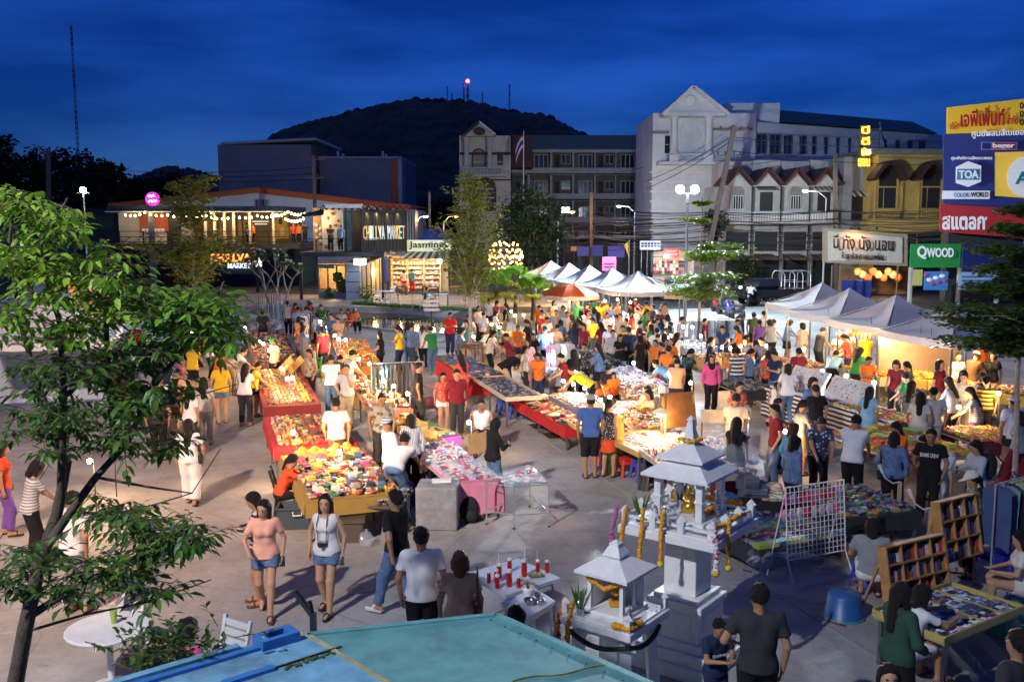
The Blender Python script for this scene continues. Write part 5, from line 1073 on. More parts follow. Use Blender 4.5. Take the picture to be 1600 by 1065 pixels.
# pose: pelvis, lean deg, head pitch/yaw deg, wrists (left,right), ankles (left,right), knee hint
POSE={
'stand':dict(wl=(-.235,.03,.86),wr=(.235,.03,.86),al=(-.09,0,.08),ar=(.10,.03,.08)),
'look':dict(hp=18,wl=(-.22,.10,.88),wr=(.235,.0,.86),al=(-.09,0,.08),ar=(.11,.08,.08)),
'browse':dict(lean=10,hp=32,wl=(-.13,.40,.98),wr=(.16,.44,.94),al=(-.10,0,.08),ar=(.10,.05,.08)),
'phone':dict(hp=30,wl=(-.06,.30,1.16),wr=(.07,.30,1.14),al=(-.09,0,.08),ar=(.10,.04,.08)),
'carry':dict(hp=10,wl=(-.22,.20,1.02),wr=(.235,.02,.86),al=(-.09,0,.08),ar=(.10,.05,.08)),
'mouth':dict(hp=5,wl=(-.05,.17,1.36),wr=(.18,.20,.98),al=(-.09,0,.08),ar=(.10,.03,.08)),
'walk':dict(wl=(-.24,-.10,.88),wr=(.25,.16,.88),al=(-.07,.27,.09),ar=(.07,-.27,.15),pel=(0,0,.92)),
'walkphone':dict(wl=(-.24,.05,.87),wr=(.20,.26,1.0),al=(-.06,.22,.09),ar=(.08,-.24,.14),hy=25,hp=12,pel=(0,0,.92)),
'walkstill':dict(wl=(-.25,.04,.87),wr=(.25,.03,.88),al=(-.09,.16,.08),ar=(.09,-.12,.10),hy=-10),
'bend':dict(lean=58,hp=10,pel=(0,-.12,.88),wl=(-.16,.62,.74),wr=(.18,.66,.72),al=(-.11,-.06,.08),ar=(.12,.02,.08)),
'fold':dict(hp=8,wl=(.08,.24,1.10),wr=(-.06,.26,1.06),al=(-.10,0,.08),ar=(.10,.03,.08)),
'sit':dict(pel=(0,0,.50),lean=6,hp=15,wl=(-.14,.34,.66),wr=(.15,.36,.64),al=(-.11,.42,.08),ar=(.12,.38,.08)),
'sitreach':dict(pel=(0,0,.48),lean=22,hp=18,wl=(-.13,.60,.80),wr=(.15,.62,.78),al=(-.11,.36,.08),ar=(.13,.42,.08)),
'sitlow':dict(pel=(0,0,.30),lean=16,hp=20,wl=(-.12,.44,.56),wr=(.14,.46,.54),al=(-.13,.36,.08),ar=(.14,.33,.08)),
'ride':dict(pel=(0,0,.72),lean=12,hp=5,wl=(-.24,.46,.92),wr=(.24,.46,.92),al=(-.15,.22,.30),ar=(.15,.22,.30)),
}
HEADZ={}
def skel(pose,sex):
 q=POSE[pose];J={}
 pel=np.array(q.get('pel',(0,0,.93)));ln=R(q.get('lean',2));td=np.array([0,math.sin(ln),math.cos(ln)]);tf=np.array([0,math.cos(ln),-math.sin(ln)])
 sw=.185 if sex=='m' else .158;hw=.085 if sex=='m' else .09
 ch=pel+td*.44;J.update(pel=pel,td=td,tf=tf,ch=ch)
 J['sl'],J['sr']=ch+(-sw,0,0)-td*.01,ch+(sw,0,0)-td*.01
 hp=ln*.45+R(q.get('hp',0));hy=R(q.get('hy',0))
 J['nk']=ch+td*.035;hd=np.array([0,math.sin(hp*.6+ln*.4),math.cos(hp*.6+ln*.4)]);J['hd']=J['nk']+hd*.14
 u=np.array([0,math.sin(hp),math.cos(hp)]);f0=np.array([0,math.cos(hp),-math.sin(hp)]);x0=np.array([1.,0,0])
 f=f0*math.cos(hy)+x0*math.sin(hy);x=x0*math.cos(hy)-f0*math.sin(hy);J['HM']=np.stack([x,f,u])
 for s,sg in(('l',-1),('r',1)):
  hint=np.array([sg*.6,-.5,-.5])if pose!='fold' else np.array([sg*1.,-.1,-.6])
  J['e'+s],J['w'+s]=ik(J['s'+s],q['w'+s],.275,.245,hint)
  J['h'+s]=pel+(sg*hw,0,-.04)
  J['k'+s],J['a'+s]=ik(J['h'+s],q['a'+s],.41,.415,(sg*.08,1,.1))
  kdir=J['a'+s]-J['k'+s];toe=np.array([sg*.05,1,0])if kdir[1]>-.2 else np.array([sg*.03,1,-.35])
  J['t'+s]=J['a'+s]+_n(toe)*.15-np.array([0,0,.035])
  hdv=_n(J['w'+s]-J['e'+s]);J['f'+s]=hdv
 HEADZ[(pose,sex)]=J['hd']+u*.122
 return J
def bounds(J):
 P=np.array([J[k]for k in J if k not in('td','tf','HM','fl','fr')]);return P.min(0)-.2,P.max(0)+.2
def torso(v,J,sex,g=0.0):
 td,tf,pel,ch=J['td'],J['tf'],J['pel'],J['ch'];X=np.array([1.,0,0])
 wa=pel+td*.19;wr=(.105 if sex=='m' else .085)+g;hr=(.105 if sex=='m' else .115)+g
 v.cone(pel-X*.065-td*.02,pel+X*.065-td*.02,hr,hr,.05,(tf,.86))
 v.cone(pel-X*.04,wa-X*.035,hr,wr,.05,(tf,.82));v.cone(pel+X*.04,wa+X*.035,hr,wr,.05,(tf,.82))
 sx=.082 if sex=='m' else .062
 for s in(-1,1):v.cone(wa+X*s*.035,ch+X*s*sx-td*.075,wr,(.10 if sex=='m' else .088)+g,.05,(tf,.9))
 v.cone(J['sl']*.9+J['sr']*.1-td*.022,J['sr']*.9+J['sl']*.1-td*.022,.046+g*.8,.046+g*.8,.05)
 if sex=='w':
  for s in(-1,1):v.ell(ch+X*s*.062-td*.135+tf*.075,(.055+g,)*3,k=.04)
def fingers(mb,J,m=0):
 for s,sg in(('l',-1),('r',1)):
  w,d=J['w'+s],J['f'+s];X=np.array([sg*1.,0,0]);ax=_n(np.cross(d,X))if abs(d@X)<.95 else np.array([0,1.,0])
  side=_n(np.cross(ax,d));p0=w+d*.085
  if pinch_axis(d):ax2=side
  else:ax2=ax
  ot=ax if ax2 is side else side
  for i,L in enumerate((.058,.068,.064,.05)):
   b=p0+ax2*(i-1.5)*.017;c1=b+d*L*.5-ot*.006;c2=c1+d*L*.38-ot*.022
   mb.tube([b-d*.025,b,c1,c2],[.0085,.0088,.0082,.0062],6,m)
  b=w+d*.035+ax2*.028;mb.tube([b,b+ax2*.022+d*.03,b+ax2*.026+d*.055-ot*.012],[.011,.0095,.007],6,m)
def pinch_axis(d):return abs(d[2])<.6
SKELC,BODYC,GARC={},{},{}
def get_skel(pose,sex):
 if(pose,sex)not in SKELC:SKELC[(pose,sex)]=skel(pose,sex)
 return SKELC[(pose,sex)]
def to_mesh(V3,Q,name,extra=None):
 me=bpy.data.meshes.new(name);nv,nq=len(V3),len(Q)
 v,f,mi=V3,None,None
 if extra is None or not extra.f:
  me.vertices.add(nv);me.vertices.foreach_set('co',np.asarray(V3,np.float32).ravel())
  me.loops.add(nq*4);me.loops.foreach_set('vertex_index',Q.astype(np.int32).ravel())
  me.polygons.add(nq);me.polygons.foreach_set('loop_start',np.arange(0,nq*4,4,dtype=np.int32))
  me.polygons.foreach_set('use_smooth',np.ones(nq,bool));me.update(calc_edges=True);return me
 fs=Q.tolist()+[[i+nv for i in f]for f in extra.f]
 me.from_pydata(V3.tolist()+extra.v,[],fs)
 me.polygons.foreach_set('material_index',[0]*nq+extra.m);me.polygons.foreach_set('use_smooth',[True]*len(fs));return me
def body_mesh(pose,sex,h):
 key=(pose,sex,h)
 if key in BODYC:return BODYC[key]
 J=get_skel(pose,sex);v=Vol(*bounds(J),h);torso(v,J,sex)
 v.cone(J['nk']-J['td']*.04,J['hd']-J['HM'][2]*.05,.052 if sex=='m' else .046,.048,.03)
 M=J['HM'];hd=J['hd'];x,f,u=M
 v.ell(hd+u*.028-f*.006,(.079,.099,.097),M,.03);v.ell(hd-u*.045+f*.024,(.060,.068,.068),M,.035)
 v.cone(hd+f*.078+u*.002,hd+f*.096-u*.026,.008,.014,.015)
 for s in(-1,1):v.ell(hd+x*s*.074-u*.008-f*.01,(.012,.022,.034),M,.01)
 for s in 'lr':
  v.cone(J['s'+s],J['e'+s],.050 if sex=='m' else .042,.039 if sex=='m' else .034,.025)
  v.cone(J['e'+s],J['w'+s],.039 if sex=='m' else .034,.026 if sex=='m' else .023,.02)
  v.cone(J['w'+s],J['w'+s]+J['f'+s]*.07,.026,.032,.02,(_n(np.cross(J['f'+s],(1.,0,0.001)))if pinch_axis(J['f'+s])else np.array([1.,0,0]),.62))
  v.cone(J['h'+s],J['k'+s],.088 if sex=='m' else .086,.056,.04);v.cone(J['k'+s],J['a'+s],.056,.038,.03)
  kd=J['a'+s]-J['k'+s];v.cone(J['k'+s]+kd*.2-(0,.014,0),J['k'+s]+kd*.5-(0,.012,0),.05,.042,.03)
  v.cone(J['a'+s]-(0,.03,.025),J['t'+s],.038,.028,.02)
 V3,Q=v.out();ex=MB();fingers(ex,J)
 for s in(-1,1):
  c=hd+x*s*.034+f*.085+u*.010
  ex.ball(c,.013,6,4,3,(1.25,.7,.5));ex.ball(c+f*.005,.0105,6,4,1,(1,.75,.8))
  ex.tube([c+u*.02-x*.018+f*.004,c+u*.026+f*.008,c+u*.021+x*.019+f*.003],[.004,.006,.004],4,1)
 lp=hd+f*.083-u*.060;ex.tube([lp-x*.022-f*.006,lp+f*.004,lp+x*.022-f*.006],[.004,.008,.004],5,2)
 me=to_mesh(V3,Q,'person',ex);BODYC[key]=me;return me
def garment(kind,pose,sex,h,L=0.0):
 key=(kind,pose,sex,h)
 if key in GARC:return GARC[key]
 J=get_skel(pose,sex);v=Vol(*bounds(J),h);td,tf,pel=J['td'],J['tf'],J['pel'];M=J['HM'];x,f,u=M;hd=J['hd']
 sit=pel[2]<.75
 def legs(frac,r0,r1,r2):
  for s in 'lr':
   hp,kn,an=J['h'+s],J['k'+s],J['a'+s]
   if frac<=1:v.cone(hp,hp+(kn-hp)*frac,r0,r0+(r1-r0)*frac,.035,flat=True)
   else:
    v.cone(hp,kn,r0,r1,.035);v.cone(kn,kn+(an-kn)*(frac-1),r1,r2,.03,flat=True)
 def hipvol(g=.014):
  X=np.array([1.,0,0]);hr=(.105 if sex=='m' else .115)+g
  v.cone(pel-X*.065-td*.02,pel+X*.065-td*.02,hr,hr,.05,(tf,.86));v.cone(pel,pel+td*.12,hr,hr-.015,.05,(tf,.82))
 def sleeves(frac,r):
  for s in 'lr':
   a,e,w=J['s'+s],J['e'+s],J['w'+s]
   if frac<=1:v.cone(a,a+(e-a)*frac,r,r+.006,.03,flat=True)
   else:v.cone(a,e,r,r-.004,.03);v.cone(e,e+(w-e)*(frac-1),r-.004,r-.014,.02,flat=True)
 def skirt(top,ln,r0,r1):
  kn=(J['kl']+J['kr'])/2
  if sit:
   legs(min(ln,1.2),.115,.1,.09);hipvol(.03)
  else:v.cone(pel+td*top,np.array([kn[0],kn[1]*.5,pel[2]-ln]),r0,r1,.05,((0,1.,0),.8),flat=True);hipvol(.025)
 nm=kind
 if kind in('tee','tank','longsleeve','jacket','blouse','dress','longdress','sleeveless_dress'):
  g=.022 if kind!='jacket' else .036
  torso(v,J,sex,g)
  if kind in('tee','dress','longdress','blouse'):sleeves(.62,.058 if sex=='m' else .05)
  if kind in('longsleeve','jacket'):sleeves(1.9,.054 if kind=='longsleeve' else .064)
  if kind=='blouse':
   v.cone(pel+td*.06,pel-td*.07,.10,.185,.03,(tf,.85),flat=True)
  if kind in('tee','longsleeve','jacket','tank')and not sit:v.cone(pel+td*.16,pel-td*.09,.125,.178,.05,(tf,.84),flat=True)
  if 'dress' in kind:skirt(.15,.62 if kind=='longdress' else .36,.12,.24 if kind=='longdress' else .20)
  else:v.above(pel-td*(.085 if not sit else .03),-td)
  v.hole(J['nk']+td*.05+tf*(.035 if kind!='tank' else .06),.072 if kind!='tank' else .10)
  if kind=='jacket':v.cone(J['nk']-tf*.06-X1*.06,J['nk']-tf*.06+X1*.06,.05,.05,.03)
  v.folds(.0045)
 elif kind=='trousers':hipvol();legs(1.9,.108,.078,.066);v.above(pel+td*.11,td);v.folds(.005)
 elif kind=='widetrousers':hipvol();legs(1.9,.118,.105,.11);v.above(pel+td*.11,td);v.folds(.006)
 elif kind=='shorts':hipvol();legs(.46,.108,.098,0);v.above(pel+td*.11,td);v.folds(.004)
 elif kind=='kneeshorts':hipvol();legs(1.12,.112,.09,.085);v.above(pel+td*.11,td);v.folds(.005)
 elif kind=='skirt':skirt(.12,.36,.125,.20);v.above(pel+td*.12,td);v.folds(.006)
 elif kind=='longskirt':skirt(.12,.74,.125,.24);v.above(pel+td*.12,td);v.folds(.007)
 elif kind=='hair_short':
  v.ell(hd+u*.036-f*.010,(.093,.115,.109),M,.02,cut=[((0,.80,-.60),.028),((0,0,-1),.085)])
  X,Y,Z=np.meshgrid(*v.ax,indexing='ij');v.D+=.007*np.sin(90*X+40*Y)*np.sin(80*Y+70*Z)
 elif kind in('hair_long','hair_tail','hair_bob'):
  v.ell(hd+u*.036-f*.012,(.096,.116,.110),M,.03,cut=[((0,.84,-.54),.042)])
  b=hd-f*.07
  if kind=='hair_long':
   v.cone(b,J['ch']-tf*.125-td*.16,.085,.06,.04,(f,.55))
   for s in(-1,1):v.cone(hd+x*s*.075+u*.0-f*.02,hd+x*s*.088-u*.24+f*.0,.034,.026,.03)
  elif kind=='hair_bob':
   v.cone(b+u*.02,b-u*.10,.09,.075,.04,(f,.7))
   for s in(-1,1):v.cone(hd+x*s*.076+u*.0-f*.015,hd+x*s*.08-u*.085+f*.0,.036,.03,.03)
  else:
   v.ell(b-u*.03-f*.03,(.04,.04,.04),M,.02);v.cone(b-u*.03-f*.035,b-u*.22-f*.03,.034,.018,.03)
  X,Y,Z=np.meshgrid(*v.ax,indexing='ij');v.D+=.003*np.sin(120*X)
 elif kind=='hijab':
  v.ell(hd+u*.02-f*.012,(.092,.112,.12),M,.03,cut=[((0,1,0),.075)])
  v.cone(hd-u*.08,J['ch']-td*.06,.085,.15,.06,(tf,.8));v.cone(J['sl']*.6+J['sr']*.4-td*.04,J['sr']*.6+J['sl']*.4-td*.04,.09,.09,.05)
  P=np.stack(np.meshgrid(*v.ax,indexing='ij'),-1);v.D=np.maximum(v.D,.066-np.linalg.norm((P-(hd+f*.09-u*.012))@M.T/np.array([.95,1.2,1.15]),axis=-1));v.folds(.004)
 elif kind=='cap':
  v.ell(hd+u*.045-f*.008,(.100,.122,.104),M,.015,cut=[((0,0,-1),.0)]);v.cone(hd+f*.1+u*.05,hd+f*.16+u*.035,.062,.05,.02,(u,.16))
 elif kind=='bucket_hat':
  v.ell(hd+u*.05-f*.008,(.092,.11,.095),M,.015,cut=[((0,0,-1),.0)]);v.cone(hd+u*.062,hd+u*.035,.09,.155,.02,flat=True)
 elif kind=='shoes':
  pass
 V3,Q=v.out();me=to_mesh(V3,Q,kind);GARC[key]=me;return me
X1=np.array([1.,0,0])
def shoe_mesh(pose,sex,s,kind):
 key=('shoe',pose,sex,s,kind)
 if key in GARC:return GARC[key]
 J=get_skel(pose,sex);a,t=J['a'+s],J['t'+s];mb=MB();d=_n(t-a);d=_n(np.array([d[0],d[1],0 if abs(d[2])<.5 else d[2]]));sd=np.array([d[1],-d[0],0])
 heel=a-d*.055;heel[2]=min(a[2],t[2]+.035)-.045;toe=heel+d*.255
 if kind=='sandals':
  mb.prism([heel-sd*.03,heel+sd*.03,toe-d*.06+sd*.045,toe+sd*.02,toe-sd*.025,toe-d*.06-sd*.045],(0,0,-.022))
  c=heel+d*.15;mb.tube([c-sd*.046,c-sd*.03+(0,0,.045),c+(0,0,.058),c+sd*.03+(0,0,.045),c+sd*.046],.011,5)
  mb.tube([heel+d*.03-sd*.03,heel-d*.005+(0,0,.05),heel+d*.03+sd*.03],.007,5)
 else:
  P=[]
  for q,w,hgt in((-.008,.026,.06),(.03,.036,.085),(.10,.038,.085),(.16,.044,.058),(.215,.044,.045),(.25,.03,.032),(.262,.012,.015)):
   c=heel+d*q;P.append([c+sd*w*math.cos(k)+np.array([0,0,-.02+(hgt*max(math.sin(k),0))])for k in[2*math.pi*i/10 for i in range(10)]])
  mb.sheet([r+[r[0]]for r in P]);mb.add(P[0],[tuple(range(10))]);mb.prism([heel-sd*.034-d*.012,heel+sd*.034-d*.012,toe-d*.06+sd*.05,toe+sd*.02,toe-sd*.02,toe-d*.06-sd*.05],(0,0,-.024),1)
 me=mb.mesh(kind);GARC[key]=me;return me
CL=dict(white=(.72,.72,.74),offwhite=(.62,.58,.52),cream=(.68,.58,.44),black=(.012,.012,.014),charcoal=(.035,.035,.04),grey=(.26,.27,.29),ltgrey=(.45,.46,.48),navy=(.02,.03,.08),
blue=(.05,.11,.32),ltblue=(.22,.45,.68),sky=(.14,.38,.55),denim=(.10,.17,.32),dkdenim=(.03,.05,.10),orange=(.75,.17,.02),redorange=(.68,.08,.025),red=(.55,.02,.02),maroon=(.18,.015,.025),pink=(.75,.30,.32),salmon=(.78,.42,.32),
hotpink=(.70,.10,.30),yellow=(.75,.50,.03),green=(.03,.22,.07),dkgreen=(.025,.07,.045),teal=(.03,.20,.20),lime=(.35,.55,.08),khaki=(.36,.28,.17),olive=(.10,.10,.05),brown=(.12,.06,.03),beige=(.55,.43,.30),purple=(.16,.07,.30),peach=(.72,.40,.24))
def cloth(c):
 P={'bw':((.75,.75,.75),(.02,.02,.03),9,'Z'),'gw':((.55,.55,.56),(.2,.2,.22),22,'Z'),'bwv':((.7,.7,.72),(.16,.2,.3),30,'X'),'cardi':((.05,.02,.03),(.6,.55,.55),14,'Z'),'yb':((.5,.32,.03),(.02,.02,.02),10,'Z')}
 if c in P:return stripe_mat(*P[c])
 if c=='check':return stripe_mat((.75,.75,.75),(.02,.02,.025),14,'Z',plaid=True)
 if c=='plaid':return stripe_mat((.16,.15,.07),(.04,.06,.04),11,'Z',plaid=True)
 S={'floral':((.02,.02,.025),(.5,.42,.38),26,.30),'redfloral':((.55,.06,.04),(.75,.5,.35),20,.25),'gfloral':((.015,.03,.03),(.05,.25,.22),14,.36),'nfloral':((.03,.04,.10),(.5,.52,.6),16,.32),'camo':((.30,.27,.22),(.10,.10,.07),9,.38)}
 if c in S:return spot_mat(*S[c])
 if c in('denim','dkdenim'):return mat(CL[c],.85,var=.35,scale=14,bump=.15,bscale=200)
 return mat(CL[c],.88,var=.08,scale=5,bump=.12,bscale=60,spec=.25)
SKIN=[(.46,.26,.16),(.40,.21,.12),(.33,.17,.095),(.50,.30,.19)]
HAIR=(.012,.009,.008)
EYEW=mat((.6,.58,.55),.4,var=0);EYE=mat((.01,.008,.007),.3,var=0)
PEOPLE=[]
def person(hx,hy,ht,sex,pose,face,top,bottom,hair,label,shoes='sandals black',group=None,skin=None,h=.022,hat=None,hairc=HAIR,z0=0.0,at=None,cat='person'):
 J=get_skel(pose,sex);hz=HEADZ[(pose,sex)];sc=ht/1.65
 rz={'u':0,'d':180,'l':90,'r':-90,'ul':45,'ur':-45,'dl':135,'dr':-135}.get(face,face);rz=R(rz)
 if at is None:
  p=W(hx,hy,z0+hz[2]*sc);off=Matrix.Rotation(rz,3,'Z')@Vector((hz[0]*sc,hz[1]*sc,0));loc=Vector((p.x-off.x,p.y-off.y,z0))
 else:loc=Vector((at[0],at[1],z0))
 if loc.y>30:h=.027
 if loc.y<20:h=min(h,.017)
 if loc.y<14.5:h=min(h,.013)
 sk=SKIN[skin if skin is not None else rng.randrange(4)];sm=mat(sk,.55,var=.06,scale=8,spec=.35)
 b=put(body_mesh(pose,sex,h),'person',None,loc,rz,sc);me=b.data
 if not me.materials:
  for q in(sm,EYE,mat((.35,.10,.08),.5,var=0),EYEW):me.materials.append(q)
 recolor(b,sm);tag(b,label,cat,group)
 def wear(kind,c,name=None):
  g=garment(kind,pose,sex,h)
  if not g.materials:g.materials.append(c)
  o=put(g,name or kind,b);recolor(o,c);return o
 hm=mat(hairc,.55,var=.4,scale=40,bump=.9,bscale=150,spec=.3)
 names={'tee':'shirt','tank':'vest','longsleeve':'shirt','widetrousers':'trousers','kneeshorts':'shorts','longskirt':'skirt','longdress':'dress','sleeveless_dress':'dress'}
 for it in(top,bottom):
  if it:
   k,c=it.split();o=wear(k,cloth(c),names.get(k,k))
 if hair:wear('hair_'+hair if hair!='hijab' and not hair.startswith('hijab')else 'hijab',hm if not hair.startswith('hijab')else cloth(hair.split(':')[1]if ':' in hair else 'black'),'hair' if not hair.startswith('hijab')else 'headscarf')
 if hat:k,c=hat.split();wear(k,cloth(c),'hat')
 if shoes:
  k,c=shoes.split();c=mat(CL[c],.6,var=.1)
  for s in 'lr':
   sm_=shoe_mesh(pose,sex,s,k)
   if not sm_.materials:sm_.materials.append(c);sm_.materials.append(mat((.6,.6,.6),.7))
   o=put(sm_,'shoe' if k=='shoes' else 'sandal',b);recolor(o,c)
 PEOPLE.append((b,J,rz,sc));return b
# stalls, goods, tents
def clothc(c,r=.85):return mat(c,r,var=.12,scale=4,bump=.15,bscale=30)
TABLES={}
def frame_of(a,b,side):
 """local frame of a table edge a->b: x along the edge, y towards the side vector"""
 d=(b-a);d.z=0;L=d.length;d.normalize();n=Vector((-d.y,d.x,0))
 if n.dot(side)<0:a,b=b,a;d=-d;n=-n
 return a,d,n,L
def table(key,label,pa,pb,depth,h,side=V,top=(.35,.22,.11),skirt=None,planks=4,legs=True,tray=None,skirt_m=None,drop=None):
 zb=.06 if drop is None and skirt_m else h-(drop or .26)
 a,d,n,L=frame_of(W(pa[0],pa[1],h),W(pb[0],pb[1],h),side);rz=math.atan2(d.y,d.x);o=thing('market_table',label,'table',(a.x,a.y,0),rz,'market tables');m=mat(top,.65,var=.25,scale=7)
 for k in range(planks):w=depth/planks;MB().box((L/2,w*(k+.5),h-.02),(L,w-.008,.04),0,0,.004).build('plank',m,o)
 if legs:
  for x in[.08,L-.08]+([L/2]if L>2.4 else[]):
   for y in(.06,depth-.06):MB().box((x,y,(h-.045)/2),(.045,.045,h-.045)).build('leg',M_STEEL,o)
 if skirt or skirt_m:
  sk=MB();n_=max(8,int(L*9));rows=[]
  for z in(h+.006,(h+zb)/2,zb):rows.append([Vector((L*i/n_,-.012-(0 if z>h else .022*(1+math.sin(i*1.9+z*3))*(1.2-z/h)),z))for i in range(n_+1)])
  sk.sheet(rows);sk.sheet([[Vector((0,-.012,h+.006)),Vector((L,-.012,h+.006))],[Vector((0,depth,h+.006)),Vector((L,depth,h+.006))]],smooth=False)
  for x in(-.012,L+.012):sk.sheet([[Vector((x,-.012,h+.004)),Vector((x,depth,h+.004))],[Vector((x,-.012,zb)),Vector((x,depth,zb))]],smooth=False)
  sk.build('table_cloth',skirt_m or clothc(skirt),o)
 if tray:
  for y in(0,depth):MB().box((L/2,y,h+.04),(L,.025,.09)).build('edge_board',mat(tray,.6,var=.2),o)
  for x in(0,L):MB().box((x,depth/2,h+.035),(.025,depth,.08)).build('edge_board',mat(tray,.6,var=.2),o)
 TABLES[key]=(a,d,n,L,depth,h+.008,rz);return o
PAL={'mixed':[(.6,.05,.05),(.75,.7,.62),(.05,.05,.06),(.7,.35,.06),(.55,.12,.25),(.1,.15,.35),(.75,.55,.1),(.05,.25,.12),(.45,.35,.25)],
'warm':[(.5,.33,.12),(.5,.22,.05),(.6,.5,.35),(.4,.08,.03),(.25,.13,.05),(.55,.4,.1),(.5,.46,.42),(.4,.06,.08),(.06,.05,.05),(.2,.1,.05)],
'shoe':[(.02,.02,.025),(.62,.55,.45),(.7,.66,.6),(.35,.2,.1),(.5,.08,.08),(.08,.08,.1),(.6,.35,.3)],'pale':[(.75,.75,.78),(.6,.65,.75),(.7,.5,.55),(.3,.5,.6),(.8,.8,.75),(.5,.1,.2)],
'fruit':[(.75,.3,.02),(.78,.5,.03),(.65,.06,.04),(.3,.4,.04),(.75,.62,.1),(.7,.12,.25)],'dark':[(.03,.03,.035),(.08,.07,.1),(.2,.05,.1),(.05,.08,.2),(.25,.3,.08),(.3,.28,.3),(.1,.25,.3)],'silver':[(.7,.75,.8),(.4,.45,.5),(.8,.8,.85),(.1,.1,.12),(.5,.6,.7)]}
def lx(t,x,y,z=0.0):a,d,n,L,D,h,rz=TABLES[t];p=a+d*x+n*y;return Vector((p.x,p.y,h+z))
def hash_(a,b,c):return(a*7+b*13+c*5+a*b)
def spread(key,label,kind,pal,n,seed,cat='goods',x0=.04,x1=.96,y0=.06,y1=.94,z=0.0):
 a,d,n_,L,D,h,rz=TABLES[key];r=random.Random(seed);b=MB();P=PAL[pal];n=int(n*{'small':2.0,'heap':4.5,'fold':1.6}.get(kind,1.3))
 for k in range(n):
  if kind in('small','fold','bottle'):ny_=max(3,int((n*D/L)**.5));nx_=n//ny_+1;x,y=L*(x0+(x1-x0)*(k//ny_+r.uniform(.2,.8))/nx_),D*(y0+(y1-y0)*(k%ny_+r.uniform(.3,.7))/ny_);P=[PAL[pal][(hash_(k%ny_//2,seed,j))%len(PAL[pal])]for j in range(3)]
  else:x,y=L*r.uniform(x0,x1),D*r.uniform(y0,y1)
  b.col=tuple(c*r.uniform(.75,1.2)for c in r.choice(P));q=r.uniform(-.2,.2)
  if kind=='fold':b.box((x,y,z+.02+r.random()*.02),(r.uniform(.14,.24),r.uniform(.1,.17),r.uniform(.02,.06)),q,0,.012)
  elif kind=='small':b.box((x,y,z+.015),(r.uniform(.04,.11),r.uniform(.04,.09),r.uniform(.02,.08)),q)
  elif kind=='round':b.ball((x,y,z+.03),r.uniform(.025,.05),6,4)
  elif kind=='bottle':b.lathe([(.018,0),(.018,.05),(.008,.06)],6,(x,y,z));b.col=(.02,.02,.02)if r.random()<.7 else b.col;b.lathe([(.009,.06),(.009,.10)],6,(x,y,z))
  elif kind=='heap':
   s=r.uniform(.03,.06);zz=z+.02+r.random()*.06;t=r.random()
   if t<.35:b.ball((x,y,zz),s,5,3,0,(1.3,.9,.6),r.random()*6)
   elif t<.75:b.box((x,y,zz),(s*2.4,s*1.6,s*.6),r.random()*6,0,.01)
   else:b.tube([(x-s,y-s*q,zz),(x+s,y+s*q,zz+.02)],s*.4,5)
  elif kind=='shoe':shoe_geo(b,x,y,z,r.choice((0,.25,-.2)))
 return tag(b.build('assorted_'+{'fold':'clothing','small':'trinkets','round':'beads','bottle':'bottles','heap':'wares','shoe':'shoes'}[kind],col_mat(.55,bump=.2 if kind in('fold','heap')else 0),None,(a.x,a.y,h),rz),label,cat,kind='stuff')
def shoe_geo(b,x,y,z,q):
 cs,sn=math.cos(q),math.sin(q)
 for s in(-.042,.042):
  P=[(s-.03,-.11),(s+.028,-.11),(s+.036,.04),(s+.02,.12),(s-.018,.12),(s-.036,.04)];P=[(x+u*cs-v*sn,y+u*sn+v*cs,z+.002)for u,v in P];b.prism(P,(0,0,.03));b.ball((x+s*cs-.05*sn,y+s*sn+.05*cs,z+.035),.042,6,4,0,(.85,1.4,.7),q)
def grid_items(key,name,label,cat,group,mesh,mats,nx,ny,x0=.05,x1=.95,y0=.1,y1=.9,z=0.0,jit=.25,rot=0.0,seed=1,sc=1.0,stack=1,dz=.05,labels=None):
 a,d,n_,L,D,h,rz=TABLES[key];r=random.Random(seed)
 for i in range(nx):
  for j in range(ny):
   for s in range(r.randint(1,stack)):
    u,v=(i+.5+r.uniform(-jit,jit))/nx,(j+.5+r.uniform(-jit,jit))/ny;p=a+d*(L*(x0+(x1-x0)*u))+n_*(D*(y0+(y1-y0)*v));o=put(mesh,name,None,(p.x,p.y,h+z+s*dz),rz+rot+r.uniform(-.15,.15),sc);recolor(o,r.choice(mats));tag(o,label,cat,group)
def blank(mb,name='item'):
 m=mb.mesh(name);m.materials.append(M_WHT);return m
_b=MB();shoe_geo(_b,0,0,0,0);ME_SHOE=blank(_b);_b=MB()
for _k in range(3):_b.box((0,0,.015+_k*.022),(.2-_k*.006,.15-_k*.004,.02),.04*_k,0,.008)
ME_FOLD=blank(_b);_b=MB();_b.box((0,0,.09),(.24,.09,.18),0,0,.025).tube([(-.07,0,.17),(-.06,0,.27),(0,0,.31),(.06,0,.27),(.07,0,.17)],.008,5);ME_BAG=blank(_b)
ME_BOT=blank(MB().lathe([(.022,0),(.024,.05),(.022,.07),(.009,.08),(.011,.085),(.011,.13),(.005,.135)],8));ME_BOX=blank(MB().box((0,0,.05),(.16,.12,.1),0,0,.006).box((0,0,.102),(.165,.125,.012)))
ME_HAT=blank(MB().lathe([(.17,0),(.165,.012),(.1,.02),(.085,.07),(.04,.105),(0,.11)],14));ME_PLUSH=blank(MB().ball((0,0,.09),.09,8,6).ball((0,0,.2),.065,8,5).ball((-.05,0,.26),.025,6,4).ball((.05,0,.26),.025,6,4))
gm_=lambda pal:[mat(c,.6,var=.1)for c in PAL[pal]]
